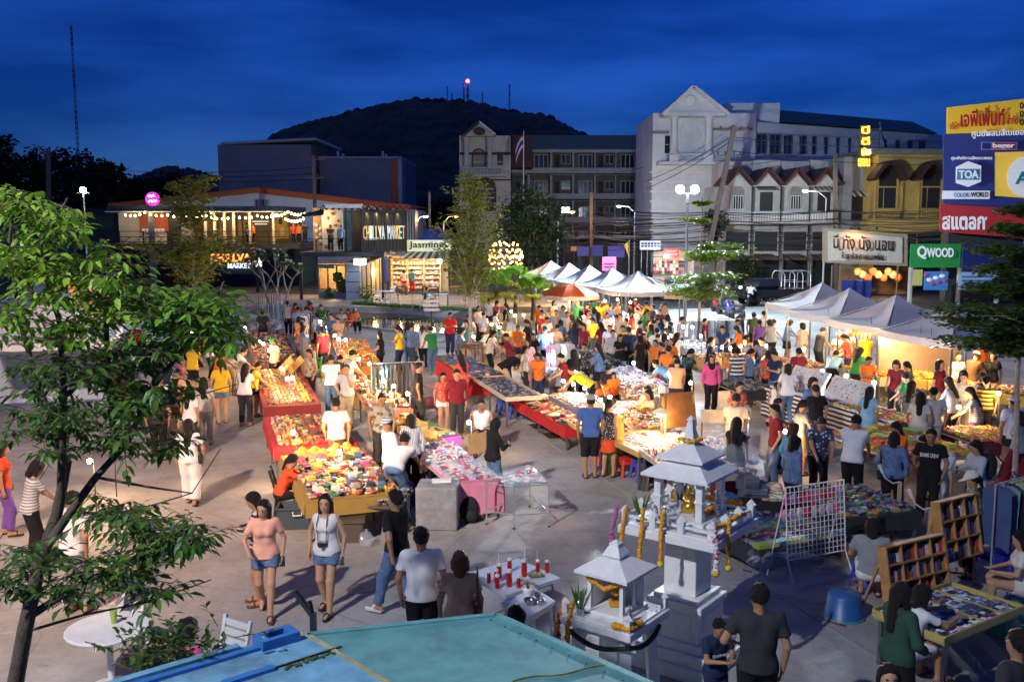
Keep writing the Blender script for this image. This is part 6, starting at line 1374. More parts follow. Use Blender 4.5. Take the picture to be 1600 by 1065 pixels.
# ---- west row: customers in the lit aisle, sellers inside
table('A1','table of brass trinkets and yellow racks under the hot bulbs',(396,578),(412,636),1.4,.75,V,(.4,.25,.1),(.25,.03,.03));table('A2','table of small purses with red cloth front',(412,652),(428,700),1.7,.72,V,(.4,.28,.15),(.5,.02,.03));table('A3','wide yellow lit clothing table beside the seated seller in red',(440,712),(478,786),1.65,.70,V,(.45,.3,.12),(.35,.22,.05))
table('A0','farther wares table in the west row near the frangipani',(384,520),(396,570),1.5,.75,V,(.35,.25,.15),(.12,.05,.05));table('A00','last table at the far end of the west row',(392,497),(388,518),1.5,.75,V,(.3,.25,.2),(.3,.3,.35))
spread('A1','glittering brass trinkets and charms heaped on the bulb lit table','small','warm',300,1);spread('A2','rows of tiny purses and sunglasses on the red fronted table','small','warm',160,2);spread('A3','loose piled blouses and scarves on the yellow lit table','heap','mixed',170,3);spread('A0','mixed toys and caps on the farther west table','heap','mixed',150,4);spread('A00','pale household wares on the last west table','heap','pale',110,5)
grid_items('A2','purse','small soft purse laid in a row on the red fronted table','purse','purses on the red fronted table',ME_FOLD,gm_('warm'),9,6,seed=3,sc=.8);grid_items('A3','folded_shirt','folded bright shirt stacked on the yellow lit clothing table','shirt','shirts on the yellow lit table',ME_FOLD,gm_('mixed'),8,6,seed=4,stack=2,dz=.07);grid_items('A3','straw_hat','yellow straw hat on the far edge of the clothing table','hat','straw hats on the clothing table',ME_HAT,[mat((.75,.42,.06),.8,var=.2)],2,4,.02,.22,.1,.9,.1,seed=5)
for k in range(11):
 p=lx('A1',.35+(k%6)*.22,.9+(k//6)*.3);o=thing('trinket_rack','slanted yellow wooden trinket bar on the brass table','rack',p,TABLES['A1'][6],'yellow trinket bars');MB().bar((-.0,-.18,.02),(0,.22,.42),.07,.05).build('bar',mat((.7,.42,.08),.6,var=.2),o);MB().bar((0,.22,.42),(0,.22,0),.03).build('strut',M_WOOD,o)
# ---- middle row, facing the central aisle
table('B0','snack table with white bulbs at the far end of the middle row',(572,530),(598,572),1.3,.78,-V,(.5,.45,.4),(.6,.2,.05));table('B2','timber board table with slanted boxes beside the standing child',(652,652),(700,690),1.1,.72,-V,(.5,.33,.14));table('B3','pink clothed table of packaged toys behind the black hooded person',(706,692),(786,748),1.0,.72,-V,(.5,.4,.4),(.7,.25,.35),drop=.6);table('B1','bag table under hanging clothes in the middle row',(606,590),(645,640),1.1,.75,-V,(.35,.25,.15),(.3,.1,.08))
spread('B0','plates of yellow snacks on the far snack table','heap','fruit',110,6);spread('B1','mixed bags and shoes on the table under the hanging clothes','heap','mixed',110,7);spread('B2','small carved crafts on the timber board table','small','warm',120,8);spread('B3','packets of little toys on the pink clothed table','small','pale',260,9);spread('B3','red and blue plastic bags of toys near the rack end','heap','pale',50,10,x0=.5)
grid_items('B2','wooden_box','slanted yellow wooden box on the timber board table','box','boxes on the timber table',ME_BOX,[mat((.6,.36,.08),.6,var=.2)],5,2,seed=6,sc=1.6,rot=.4);grid_items('B1','handbag','handbag standing on the table under the hanging clothes','handbag','handbags in the middle row',ME_BAG,gm_('shoe'),5,2,seed=8)
# inner seller tables of the two western rows (partly hidden by people)
table('B4','low table with a purple bag and drink bottles in front of the seated seller',(556,790),(628,792),1.0,.55,Vector((0,1,0)),(.08,.08,.09));spread('B4','violet yarn and bottles of yellow drink on the low black table','heap','dark',70,11);grid_items('B4','drink_bottle','plastic bottle of yellow drink on the low black table','bottle','drink bottles on the low table',ME_BOT,[mat((.75,.6,.03),.2,var=0),mat((.7,.35,.05),.2,var=0)],4,1,.3,.95,.1,.5,seed=9,sc=1.9)
table('B5','striped blanket table behind the seller in the white cap',(598,668),(640,690),1.2,.7,Vector((0,1,0)),(.3,.2,.15),(.3,.06,.25));spread('B5','folded striped blankets on the table behind the capped seller','fold','mixed',70,12)
# ---- centre row along the aisle, west side
table('C1','red draped table at the head of the centre row near the tree',(682,562),(728,592),1.3,.75,V,(.4,.3,.2),(.55,.02,.02),drop=.5);table('C2','white plywood table of sunglasses beside the tree',(738,592),(790,625),1.0,.72,V,(.55,.5,.42),None,2,True,(.5,.45,.38));table('C3','long sandal table with a red edge in the centre row',(800,622),(884,668),1.7,.55,V,(.35,.2,.1),(.45,.015,.015),5);table('C4','slanted timber shoe table behind the person in the blue shirt',(884,660),(938,692),1.5,.58,V,(.5,.32,.14),None,5,True,(.5,.32,.14))
table('C5','hair accessory table with wooden edge beside the person in red',(938,684),(998,712),1.2,.72,V,(.55,.33,.12),None,4,True,(.5,.3,.1));table('C6','nail varnish table packed with little bottles near the big shrine',(1000,708),(1062,752),1.3,.75,V,(.55,.5,.42),None,3,True,(.4,.35,.3));table('C7','second line of display behind the sandal table',(858,618),(930,655),1.1,.72,V,(.4,.3,.2),(.2,.2,.24))
spread('C1','denim and scarves folded on the red draped table','fold','mixed',90,13);spread('C2','dark sunglasses crowded on the white plywood table','small','dark',150,14);spread('C3','sandals crowded over the long red edged table','shoe','shoe',110,15);spread('C4','shoes lined up on the slanted timber table','shoe','shoe',60,16);spread('C5','hair clips and bands on the wooden edged table','small','warm',330,17);spread('C6','nail varnish bottles packed across the near centre table','bottle','pale',170,18);spread('C7','white hats and lace on the display behind the sandals','heap','pale',100,19)
grid_items('C3','sandal_pair','pair of flat sandals set out on the long red edged table','sandals','sandals on the red edged table',ME_SHOE,gm_('shoe'),14,5,.02,.98,.06,.94,.03,seed=10,sc=1.05);grid_items('C4','shoe_pair','pair of pumps lined up on the slanted timber table','shoes','shoes on the slanted timber table',ME_SHOE,gm_('shoe'),9,5,.03,.97,.06,.94,.03,.1,seed=11,sc=1.05);grid_items('C6','nail_varnish','little varnish bottle with dark cap on the near centre table','bottle','varnish bottles on the centre table',ME_BOT,[mat(c,.2,var=0)for c in((.6,.5,.45),(.5,.1,.15),(.7,.4,.35),(.05,.04,.05))],12,6,seed=12,sc=1.1)
grid_items('C1','folded_jeans','folded blue denim on the red draped table','jeans','denim on the red draped table',ME_FOLD,[mat((.06,.09,.2),.9,var=.3),mat((.12,.16,.3),.9,var=.3)],6,3,seed=13,stack=2,dz=.07,sc=1.2)
# ---- inner east face of the centre row
table('F1','bag and cap table facing the east aisle near the pink cardigan',(1030,640),(1066,672),1.1,.72,-V,(.45,.3,.2));table('F2','table of plastic wrapped slippers on the east aisle',(1085,678),(1140,720),1.2,.7,-V,(.5,.48,.46));table('F3','black draped table of folded jeans near the shrine',(1158,782),(1228,786),1.2,.62,Vector((0,1,0)),(.05,.05,.05),(.012,.012,.014),drop=.58);table('F4','display table with cream boards among the seated sellers',(960,640),(1010,640),1.0,.72,Vector((0,1,0)),(.5,.35,.18))
spread('F1','woven caps and straps on the cap table','heap','warm',70,20);spread('F2','clear bags of pale slippers heaped on the east aisle table','heap','pale',120,21);spread('F3','paper tags and thin belts on the black draped table','small','warm',70,22,x0=.5);grid_items('F3','folded_jeans','folded grey denim stacked on the black draped table','jeans','grey denim on the black table',ME_FOLD,[mat((.12,.14,.18),.9,var=.3),mat((.07,.09,.13),.9,var=.3)],3,4,.02,.5,seed=14,stack=3,dz=.07,sc=1.3);spread('F4','orange trays of hair bands by the seated sellers','small','fruit',150,23)
# ---- stalls around the far crowd
for k,(a,b,sd,c,pal,lb)in enumerate((((775,520),(812,534),U,(.35,.12,.05),'fruit','far snack stall with hot bulbs behind the central tree'),((878,548),(926,572),-U,(.10,.10,.14),'dark','dark table of bags in front of the maroon shirted browser'),((905,512),(950,520),U,(.6,.3,.05),'fruit','orange lit food table below the tents'),((985,512),(1030,530),U,(.5,.5,.55),'pale','white lit phone case table under the near tent'),((930,575),(985,606),-U,(.25,.2,.28),'pale','lilac draped clothes table with a grey shirted seller'),((1040,535),(1090,548),U,(.45,.5,.6),'silver','silver jewellery table with cool bulbs by the trunk'),((1020,595),(1050,625),-V,(.5,.3,.1),'warm','craft table with orange cloth beside the long haired person'),((1105,565),(1165,560),U,(.6,.3,.15),'warm','warm lit trinket table behind the striped shirt'),((820,560),(858,590),V,(.3,.3,.35),'silver','small stand of lace and hats behind the pink headscarf'),((1175,595),(1215,610),U,(.02,.02,.025),'dark','black draped table with folded blue cloth by the seated person'))):
 table('G%d'%k,lb,a,b,1.2,.75,sd,(.4,.3,.2),c);spread('G%d'%k,'heaped wares on the '+lb,'heap',pal,110,40+k);spread('G%d'%k,'small bits scattered over the '+lb,'small',pal,110,60+k)
# ---- east row: striped jewellery counter, colourful clothing
STR=stripe_mat((.68,.68,.68),(.025,.025,.03),9,'Z');table('D1','long counter skirted in black and white stripes',(1192,603),(1408,668),1.0,.85,V,(.6,.6,.6),None,3,True,None,STR);spread('D1','silver rings and trinkets spread over the striped counter','small','silver',330,24);spread('D1','pink and red artificial flowers on the striped counter','heap','fruit',50,25,x0=.55)
for k in range(2):
 p=lx('D1',.25+k*1.75,.62);o=thing('display_case','slanted white jewellery display board on the striped counter, %s from the child'%('first','second','third')[k],'display case',p,TABLES['D1'][6],'jewellery display boards');Mx=Matrix.Translation((.75,.1,.27))@Matrix.Rotation(R(58),4,'X');b=MB();b.mbox((1.5,.62,.03),Mx);b.build('board',mat((.66,.68,.72),.4,var=.1),o);f=MB()
 for s in(-1,1):f.mbox((1.54,.035,.06),Mx@Matrix.Translation((0,s*.31,.02)));f.mbox((.035,.62,.06),Mx@Matrix.Translation((s*.755,0,.02)))
 f.build('frame',mat((.7,.7,.68),.5),o);g=MB();r=random.Random(k)
 for q in range(170):g.col=r.choice(PAL['silver']);g.mbox((.03,.02,.02),Mx@Matrix.Translation((r.uniform(-.72,.72),r.uniform(-.28,.28),.025)))
 tag(g.build('pinned_jewellery',col_mat(.3),o),kind='stuff');b=MB();b.bar((.75,.3,.0),(.75,.22,.4),.03);b.build('prop',M_STEEL,o)
table('D2','colourful clothing table under warm bulbs before the white uniformed shopper',(1400,668),(1540,712),1.9,.78,U,(.3,.3,.35));spread('D2','orange and pink garments heaped on the bulb lit table','heap','fruit',260,26);grid_items('D2','folded_shirt','folded orange or pink top on the bulb lit east table','shirt','tops on the east table',ME_FOLD,gm_('fruit'),10,5,seed=15,stack=2,dz=.07,sc=1.2)
table('D3','fruit coloured accessory table at the east edge by the white capped person',(1550,668),(1620,690),1.4,.75,U,(.4,.3,.2),(.15,.02,.03));spread('D3','bright yellow accessories on the east edge table','heap','fruit',140,27)
for k,(a,b,c,pal,lb)in enumerate((((1250,560),(1300,575),(.55,.5,.4),'warm','food counter under the first east tent'),((1310,575),(1375,590),(.5,.45,.3),'fruit','food counter under the second east tent'),((1385,585),(1450,595),(.6,.4,.1),'fruit','fried snack counter with yellow bunting'),((1455,600),(1530,612),(.5,.35,.08),'fruit','yellow skirted counter beside the white blouse'),((1535,610),(1610,622),(.45,.35,.06),'warm','mustard skirted counter at the east edge'))):table('H%d'%k,lb,a,b,1.1,.85,U,(.5,.4,.3),c);spread('H%d'%k,'trays of food along the '+lb,'heap',pal,120,80+k)
# ---- pop-up tents
M_TENT=mat((.66,.66,.70),.7,var=.06,scale=1.2,bump=.1,bscale=5)
def tent(label,c,s,eave,peak,rz,back=None,group='white pop up tents',colr=M_TENT):
 o=thing('market_tent',label,'tent',(c[0],c[1],0),rz,group);b=MB();n=8;h=s/2
 for q in range(4):
  a=q*math.pi/2;cs,sn=math.cos(a),math.sin(a);rows=[]
  for i in range(n+1):
   t=i/n;z=peak-(peak-eave)*(1-(1-t)**1.55);w=h*t;row=[]
   for j in range(7):u=-1+2*j/6;sag=-.05*math.sin(t*math.pi)*(1-u*u)-(.05*(1-u*u)if i==n else 0);x,y=u*w,-w;row.append(Vector((x*cs-y*sn,x*sn+y*cs,z+sag)))
   rows.append(row)
  b.sheet(rows)
 b.build('canopy',colr,o);v=MB();n=12
 for q in range(4):
  a=q*math.pi/2;cs,sn=math.cos(a),math.sin(a);P=[[],[]]
  for i in range(n+1):u=-1+2*i/n;x,y=u*h,-h-.006;sg=-.05*(1-u*u);P[0].append(Vector((x*cs-y*sn,x*sn+y*cs,eave+sg)));P[1].append(Vector((x*cs-y*sn,x*sn+y*cs,eave-.22+sg+.02*(i%2))))
  v.sheet(P,smooth=False)
 v.build('valance',colr,o)
 for sx in(-1,1):
  for sy in(-1,1):MB().box((sx*(h-.03),sy*(h-.03),eave/2),(.045,.045,eave)).build('leg',M_STEEL,o);MB().bar((sx*(h-.04),sy*(h-.04),eave-.02),(0,0,peak-.12),.025).build('rafter',M_STEEL,o)
 if back:bb=MB();bb.sheet([[Vector((-h+2*h*i/9,h-.04+.03*math.sin(i*2),z))for i in range(10)]for z in(eave,eave*.5,.15)]);bb.build('back_sheet',back,o)
 return o
ra=math.atan2(V.y,V.x)
for k,lb in enumerate(('white tent nearest the floodlight pole, end of the far row','white tent second from the floodlight pole','cream tent in the middle of the far row','pale tent fourth from the floodlight pole','bluish tent at the far end of the row by the palms')):p=Vector((5.9,45,0))+U*3.05*k;tent(lb,p,2.95,2.15,3.0,ra);lamp(p+Vector((0,-.3,1.9)),110,(1,.75,.45),.08)
M_WSH=mat((.34,.24,.17),.85,var=.2,scale=2)
for(x,y),lb in zip(((11.6,35.9),(11.55,32.8),(11.95,29.8),(12.5,26.8)),('first east tent beside the scooters, red lit frames inside','second east tent hung with yellow bunting','third east tent sheltering the fried snack counter','last east tent half hidden by the dark tree')):tent(lb,(x,y),2.95,2.2,3.05,ra,M_WSH if y<28 else None,'white pop up tents on the east side');lamp((x,y-.5,1.95),95,(1,.66,.3),.08);lamp((x-.9,y-1,1.8),50,(1,.66,.3),.08)
p=W(58,690);tent('pale blue tent behind the near leafy tree',(p.x-1,p.y+3),3.4,2.3,3.4,ra,mat((.5,.58,.72),.8),'tents behind the leafy tree');p=W(150,560);tent('small white tent farther behind the leafy tree',(p.x-2,p.y),3,2.2,3.1,ra,None,'tents behind the leafy tree');p=W(205,470);tent('distant tent with an orange lit front west of the container terrace',(p.x,p.y-6),3,2.2,3.1,ra,mat((.6,.35,.15),.8),'tents behind the leafy tree');lamp((p.x,p.y-7,1.8),150,WARM,.1)
bt_=random.Random(3)
for k in range(26):
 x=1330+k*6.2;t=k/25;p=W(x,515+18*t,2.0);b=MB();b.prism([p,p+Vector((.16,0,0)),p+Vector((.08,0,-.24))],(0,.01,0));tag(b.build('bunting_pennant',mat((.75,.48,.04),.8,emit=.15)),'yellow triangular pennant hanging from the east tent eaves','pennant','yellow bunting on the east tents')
def parasol(label,c,r_,z0,z1,m,n=8,post=(0,0),sq=False):
 o=thing('parasol',label,'parasol',(c[0],c[1],0));b=MB();k=4 if sq else n;rows=[]
 for q in range(k):
  a0,a1=2*math.pi*q/k+.5,2*math.pi*(q+1)/k+.5;P0,P1=Vector((math.cos(a0)*r_,math.sin(a0)*r_,z0)),Vector((math.cos(a1)*r_,math.sin(a1)*r_,z0));T=Vector((0,0,z1));b.sheet([[T.lerp(P0,t)+Vector((0,0,.12*math.sin(t*math.pi))),T.lerp((P0+P1)/2,t*.97)+Vector((0,0,.06*math.sin(t*math.pi))),T.lerp(P1,t)+Vector((0,0,.12*math.sin(t*math.pi)))]for t in np.linspace(0.001,1,6)]);b.sheet([[P0,P1],[P0-Vector((0,0,.16)),P1-Vector((0,0,.16))]],1,False)
  MB().bar((0,0,z1-.35),P0.lerp(Vector((0,0,z1)),.15)-Vector((0,0,.03)),.02).build('rib',M_STEEL,o)
 b.build('canopy',m if isinstance(m,list)else[m,m],o);MB().tube([(post[0],post[1],0),(post[0],post[1],z1)],.04,8).build('pole',M_STEEL,o);MB().lathe([(.3,0),(.3,.07),(.05,.12)],14,(post[0],post[1],0)).build('base',M_SLATE,o);return o
p=W(890,443,2.55);parasol('orange parasol with a white printed edge by the fan palms',p,1.35,2.05,2.55,[mat((.85,.16,.03),.7,var=.06),mat((.7,.55,.5),.7)]);lamp(p+Vector((0,-.4,-.75)),120,WARM,.08)
p=W(1087,440,2.6);parasol('large beige square parasol beside the tiered tree',p,1.75,2.05,2.6,mat((.42,.34,.25),.8,var=.06),sq=True,post=(-.45,.2))
# ---- bulbs on thin stands
BULB=MB().ball((0,0,.035),.036,10,7).mesh('bulb')
def bulb(x,y,z,cool=False,pw=None,stand=True,tz=.75,big=1.0,k=[0]):
 p=W(x,y,z);col=COOL if cool else(1.0,.56,.22);m=mat((.9,.97,1)if cool else(1,.78,.45),emit=60,var=0);k[0]+=1
 o=thing('hanging_bulb' if not stand else 'bulb_stand',('cool white' if cool else 'warm yellow')+' bulb on a thin stand lighting the stall wares' if stand else 'warm bulb hung under the tent eave','light bulb',(p.x,p.y,0),0,('cool' if cool else 'warm')+(' bulb stands over the stalls' if stand else ' bulbs under the tents'));g=put(BULB,'bulb',o,(0,0,z-.04),0,1.25*big)
 if not BULB.materials:BULB.materials.append(m)
 recolor(g,m)
 if stand:MB().tube([(.05,.05,0),(.05,.05,z+.14),(.0,0,z+.12),(0,0,z+.06)],.011,5).build('stand',M_DARK,o)
 else:MB().tube([(0,0,z+.05),(0,.02,z+.5)],.008,4).build('cord',M_DARK,o)
 l=lamp((p.x,p.y-.06,z-.05),pw or(30 if not cool else 22),col,.05)
for x,y,z,c in[(383,512,1.5,0),(405,534,1.5,0),(412,537,1.5,0),(421,547,1.4,0),(441,576,1.3,0),(449,592,1.25,0),(457,590,1.25,0),(458,676,1.1,0),(516,674,1.1,0),(530,706,1.05,0),(523,524,1.5,0),(529,530,1.4,1),(540,531,1.4,0),(560,561,1.4,0),(577,568,1.4,0),(597,582,1.3,1),(600,595,1.2,0),(615,603,1.2,0),(637,615,1.2,0),(500,502,1.6,1),(508,512,1.5,1),
(733,660,1.1,1),(768,507,1.5,0),(781,511,1.5,0),(799,486,1.6,0),(805,493,1.6,0),(818,492,1.6,0),(740,526,1.3,0),(857,524,1.4,1),(862,523,1.4,1),(858,556,1.2,1),(875,548,1.3,0),(880,595,1.1,0),(896,600,1.1,0),(914,606,1.1,0),(938,625,1.1,0),(953,620,1.1,0),(945,634,1.1,0),(912,495,1.6,0),(920,503,1.5,0),(954,500,1.6,0),(998,505,1.5,0),(975,490,1.6,1),(990,567,1.3,1),(1048,524,1.4,1),(1067,510,1.5,1),(1082,511,1.5,1),(1095,525,1.4,1),(1045,584,1.2,1),(1079,598,1.2,0),(1030,648,1.25,0),(1068,690,1.05,0),(900,582,1.2,0),(1128,542,1.4,0),(1141,544,1.4,0),(1157,541,1.4,0),(1197,540,1.5,0),(1256,545,1.5,0),(1482,613,1.3,0),(1508,605,1.3,0),(1498,636,1.2,0),(1560,615,1.3,0),(1285,580,1.4,1),(1322,587,1.4,1),(1366,598,1.3,1),(1440,616,1.3,1),(1167,654,1.0,1),(1227,674,1.0,0),(172,690,1.1,0),(140,720,1.1,0),(300,520,1.6,0),(340,515,1.6,0)]:bulb(x,y,z,bool(c))
for x,y in((1294,505),(1324,508),(1361,520),(1390,528),(1420,530),(1438,536),(1455,540),(945,470),(965,468),(985,472),(905,462),(930,462)):bulb(x,y,1.95,False,30,False)
# ---- plastic stools
def stool(label,x,y,c,rz=.3,h=.40,w=.34):
 o=thing('plastic_stool',label,'stool',W(x,y),rz,'plastic stools');m=mat(c,.35,var=.06);b=MB();b.box((0,0,h-.02),(w,w,.04),0,0,.015);b.build('seat',m,o)
 for sx in(-1,1):
  for sy in(-1,1):l=MB();l.bar((sx*(w/2-.03),sy*(w/2-.03),h-.03),(sx*(w/2+.02),sy*(w/2+.02),0),.06,.05);l.build('leg',m,o)
 for s in(-1,1):MB().box((0,s*(w/2-.005),h-.09),(w-.04,.015,.09)).build('apron',m,o);MB().box((s*(w/2-.005),0,h-.09),(.015,w-.04,.09)).build('apron',m,o)
BL,=[(.04,.16,.50)]
for a in[('pink stool first in the bright row beside the person in red',942,722,(.62,.06,.16)),('lime green stool in the bright row under the accessory table',960,733,(.18,.55,.05)),('red stool between the lime and blue ones',980,742,(.55,.03,.02)),('royal blue stool ending the bright row',1003,748,(.06,.06,.45)),('tall sky blue stool beside the bending person in black',797,642,BL),('small blue stool nearest the drain covers',804,653,(.03,.07,.38)),('small blue stool just behind the drain cover one',788,646,(.03,.07,.38)),('blue stool against the red chest behind the shrine spire',1136,806,BL),('blue stool under the seated person in grey',1358,918,(.03,.05,.45)),('blue stool beside the leaning craft shelves',1549,898,(.03,.04,.42)),('blue stool by the red draped table',705,600,(.03,.1,.45)),('brown stool holding snacks by the varnish table',1018,762,(.12,.06,.03))]:stool(*a)
def bin_(label,x,y,sz,c,rz=.2,lid=True,name='storage_bin'):
 o=thing(name,label,'storage bin',W(x,y),rz,'plastic storage bins');m=mat(c,.45,var=.06);L,D,H=sz;t=.02;b=MB()
 for s in(-1,1):b.prism([(s*(L/2-.04),-D/2+.04,0),(s*(L/2-.04),D/2-.04,0),(s*L/2,D/2,H),(s*L/2,-D/2,H)],(-s*t,0,0));b.prism([(-L/2+.04,s*(D/2-.04),0),(L/2-.04,s*(D/2-.04),0),(L/2,s*D/2,H),(-L/2,s*D/2,H)],(0,-s*t,0))
 b.box((0,0,.015),(L-.09,D-.09,.02));b.build('tub',m,o)
 for s in(-1,1):MB().box((0,s*(D/2+.006),H-.02),(L+.05,.04,.03),0,0,.01).build('rim',m,o);MB().box((s*(L/2+.006),0,H-.02),(.04,D+.05,.03),0,0,.01).build('rim',m,o)
 if lid:MB().box((0,0,H+.005),(L+.06,D+.06,.03),0,0,.012).build('lid',mat(tuple(q*.8 for q in c),.45),o)
 else:MB().tube([(-.08,-D/2-.02,H-.06),(-.07,-D/2-.05,H-.12),(.07,-D/2-.05,H-.12),(.08,-D/2-.02,H-.06)],.012,6).build('handle',M_WHT,o)
 return o
bin_('large open blue grey tub beside the concrete block',706,782,(.95,.6,.52),(.09,.13,.22),.15,False);bin_('dark grey lidded tub beside the seated seller in red',468,822,(.72,.45,.40),(.05,.07,.09),.1,False);bin_('flat brown crate under the low black table',535,842,(.75,.5,.38),(.10,.08,.06),.1,True);bin_('navy tub under the varnish table',1018,750,(.6,.45,.42),(.03,.06,.25),ra);bin_('teal tub under the accessory table',950,716,(.6,.45,.45),(.03,.10,.13),ra);bin_('second teal tub under the accessory table nearer the person in red',968,724,(.6,.45,.45),(.03,.10,.14),ra);bin_('red spotted chest behind the big shrine',1137,790,(.6,.45,.55),(.4,.02,.06),.1);bin_('green crate at the foot of the near tray table',1575,990,(.55,.4,.35),(.03,.28,.16),.3,False)
# floodlight that lights the forecourt (stands behind the camera, west side)
flood('tall floodlight at the forecourt edge behind the viewpoint',Vector((-9.0,-1.0,0)),13.4,3,0,WARM,(-2.0,17,0))
lamp((-9.3,-.7,13.5),10000,(1.0,.52,.18),.16,'flood_lamp',46,(-8.5,19,0),.8);lamp((-9.0,-.7,13.5),16000,(1.0,.88,.74),.16,'flood_lamp',34,(2.2,28,0),.9);lamp((-8.7,-.7,13.5),6800,(.90,.93,1.0),.16,'flood_lamp',92,(.3,16,0),.55)  # middle narrow lamp: unseen extra head, added to brighten the centre aisle
# spirit houses
M_SHR=mat((.84,.83,.81),.5,var=.07,scale=9,bump=.08,bscale=25,dirt=.05);M_GOLD=mat((.75,.48,.10),.28,.9,var=.1);M_MARI=mat((.75,.33,.015),.8,var=.25,scale=40)
def pyr(par,name,s0,s1,z0,z1,m,lip=.02):
 b=MB();P=[]
 for s,z in((s0,z0),(s0,z0+lip),(s1,z1)):P.append([Vector((s/2*x,s/2*y,z))for x,y in((-1,-1),(1,-1),(1,1),(-1,1))])
 for a,c in zip(P,P[1:]):b.add(a+c,[(i,(i+1)%4,4+(i+1)%4,4+i)for i in range(4)])
 b.add(P[0][::-1],[(0,1,2,3)]);b.add(P[-1],[(0,1,2,3)]);return b.build(name,m,par)
def sq(par,name,s,z0,z1,m,b_=.008):return MB().box((0,0,(z0+z1)/2),(s,s,z1-z0),0,0,b_).build(name,m,par)
def garland(label,root,pts,r_=.028,col=M_MARI,tail=True):
 M=Matrix.Translation(root.location)@Matrix.Rotation(root.rotation_euler.z,4,'Z');P=[]
 for a,c in zip(pts,pts[1:]):
  A,C=Vector(a),Vector(c);n=max(2,int((A-C).length/(r_*1.25)))
  for i in range(n):P.append(M@A.lerp(C,i/n))
 P.append(M@Vector(pts[-1]));b=MB();r=random.Random(len(P))
 for p in P:b.ball(p+Vector((r.uniform(-.006,.006),r.uniform(-.006,.006),r.uniform(-.004,.004))),r_*r.uniform(.85,1.15),7,5)
 o=thing('flower_garland',label,'garland',P[0],0,'marigold garlands');b.at(o,'flowers',col)
 if tail:q=P[-1];t=MB();t.ball(q-Vector((0,0,.03)),r_*1.5,8,5);t.at(o,'tassel',mat((.6,.02,.03),.7,var=.1)if r.random()<.5 else mat((.75,.55,.05),.8));
 return o
s1=thing('spirit_house','tall white shrine with tiered roof and spire on a stepped pedestal','shrine',(2.12,11.15,0),R(45+8));
for nm,s,z0,z1 in(('plinth',1.02,0,.16),('plinth',.90,.16,.30),('plinth',.78,.30,.40),('pedestal_base',.66,.40,.78),('moulding',.72,.78,.86),('moulding',.60,.86,.92),('column',.42,.92,1.50),('moulding',.48,1.50,1.55),('red_sash',.50,1.55,1.59),('moulding',.62,1.59,1.66)):sq(s1,nm,s,z0,z1,M_SHR if nm!='red_sash' else mat((.12,.01,.03),.6))
for q in range(4):
 a=q*math.pi/2;b=MB();b.box((0,-.333,.6),(.44,.012,.26));o=b.build('pedestal_panel',M_SHR,s1);o.rotation_euler.z=a
sq(s1,'platform',1.24,1.66,1.76,M_SHR);sq(s1,'platform_rim',1.16,1.76,1.79,M_SHR)
for x in(-1,-.33,.33,1):
 for y in(-1,-.33,.33,1):
  if max(abs(x),abs(y))<1:continue
  p=MB();p.box((x*.55,y*.55,1.85),(.075,.075,.14),0,0,.006);o=p.build('fence_post',M_SHR,s1);b=MB();b.box((x*.55,y*.55,1.925),(.095,.095,.02));b.lathe([(.065,1.935),(.0,2.0)],4,(x*.55,y*.55,0),smooth=False);b.build('post_cap',M_SHR,o)
for q in range(4):
 for sg in(-.62,0,.62):b=MB();b.box((sg*.55*1.07,-.55,1.87),(.27,.03,.03));o=b.build('fence_rail',M_SHR,s1);o.rotation_euler.z=q*math.pi/2
sq(s1,'inner_floor',.72,1.79,1.87,M_SHR)
for x in(-1,1):
 for y in(-1,1):
  b=MB();b.box((x*.27,y*.27,2.11),(.085,.085,.48),0,0,.006);b.box((x*.27,y*.27,2.1),(.11,.11,.02));b.box((x*.27,y*.27,2.335),(.11,.11,.03));b.build('pillar',M_SHR,s1)
pyr(s1,'lower_roof',.86,.46,2.35,2.52,M_SHR,.03);pyr(s1,'upper_roof',.60,.16,2.545,2.72,M_SHR,.025);pyr(s1,'spire',.155,.055,2.72,2.99,M_SHR,.01);pyr(s1,'finial',.08,.0,2.99,3.05,M_SHR,.015)
def figure(label,loc,h,m,cat='statue',name='deity_statue',rz=0):
 o=thing(name,label,cat,loc,rz);MB().box((0,0,h*.14),(h*.55,h*.42,h*.28),0,0,h*.04).build('throne',m,o);b=MB();b.lathe([(h*.24,h*.28),(h*.2,h*.36),(h*.10,h*.40),(h*.12,h*.56),(h*.14,h*.66),(h*.06,h*.72),(h*.075,h*.78),(h*.06,h*.86),(h*.03,h*.92),(0,h*1.05)],12);b.tube([(-h*.13,0,h*.64),(-h*.22,-h*.05,h*.5),(-h*.1,-h*.16,h*.42)],h*.04,6);b.tube([(h*.13,0,h*.64),(h*.22,-h*.05,h*.5),(h*.1,-h*.16,h*.42)],h*.04,6);b.build('body',m,o);return o
L1=lambda x,y,z:Vector(s1.location)+Matrix.Rotation(s1.rotation_euler.z,3,'Z')@Vector((x,y,z))
figure('golden seated figure inside the tall shrine',L1(0,0,1.87),.34,M_GOLD)
def cone_tree(label,loc,h,r_,m):
 o=thing('offering_cone',label,'offering cone',loc,0,'metallic offering cones');b=MB();n=60;b.tube([(r_*(1-i/n)*math.cos(i*.9),r_*(1-i/n)*math.sin(i*.9),h*i/n)for i in range(n+1)],.008,5);b.build('coil',m,o);MB().lathe([(r_*.75,0),(0,h)],10).build('core',m,o)
cone_tree('gold coiled cone standing on the corner of the tall shrine platform',L1(.50,.44,1.79),.34,.07,M_GOLD);cone_tree('silver coiled cone beside the front pillar of the tall shrine',L1(.12,-.30,1.87),.30,.06,mat((.7,.7,.7),.25,.9,var=.05))
for k,(a,lb)in enumerate((((-.58,-.58,1.86),'west'),)):pass
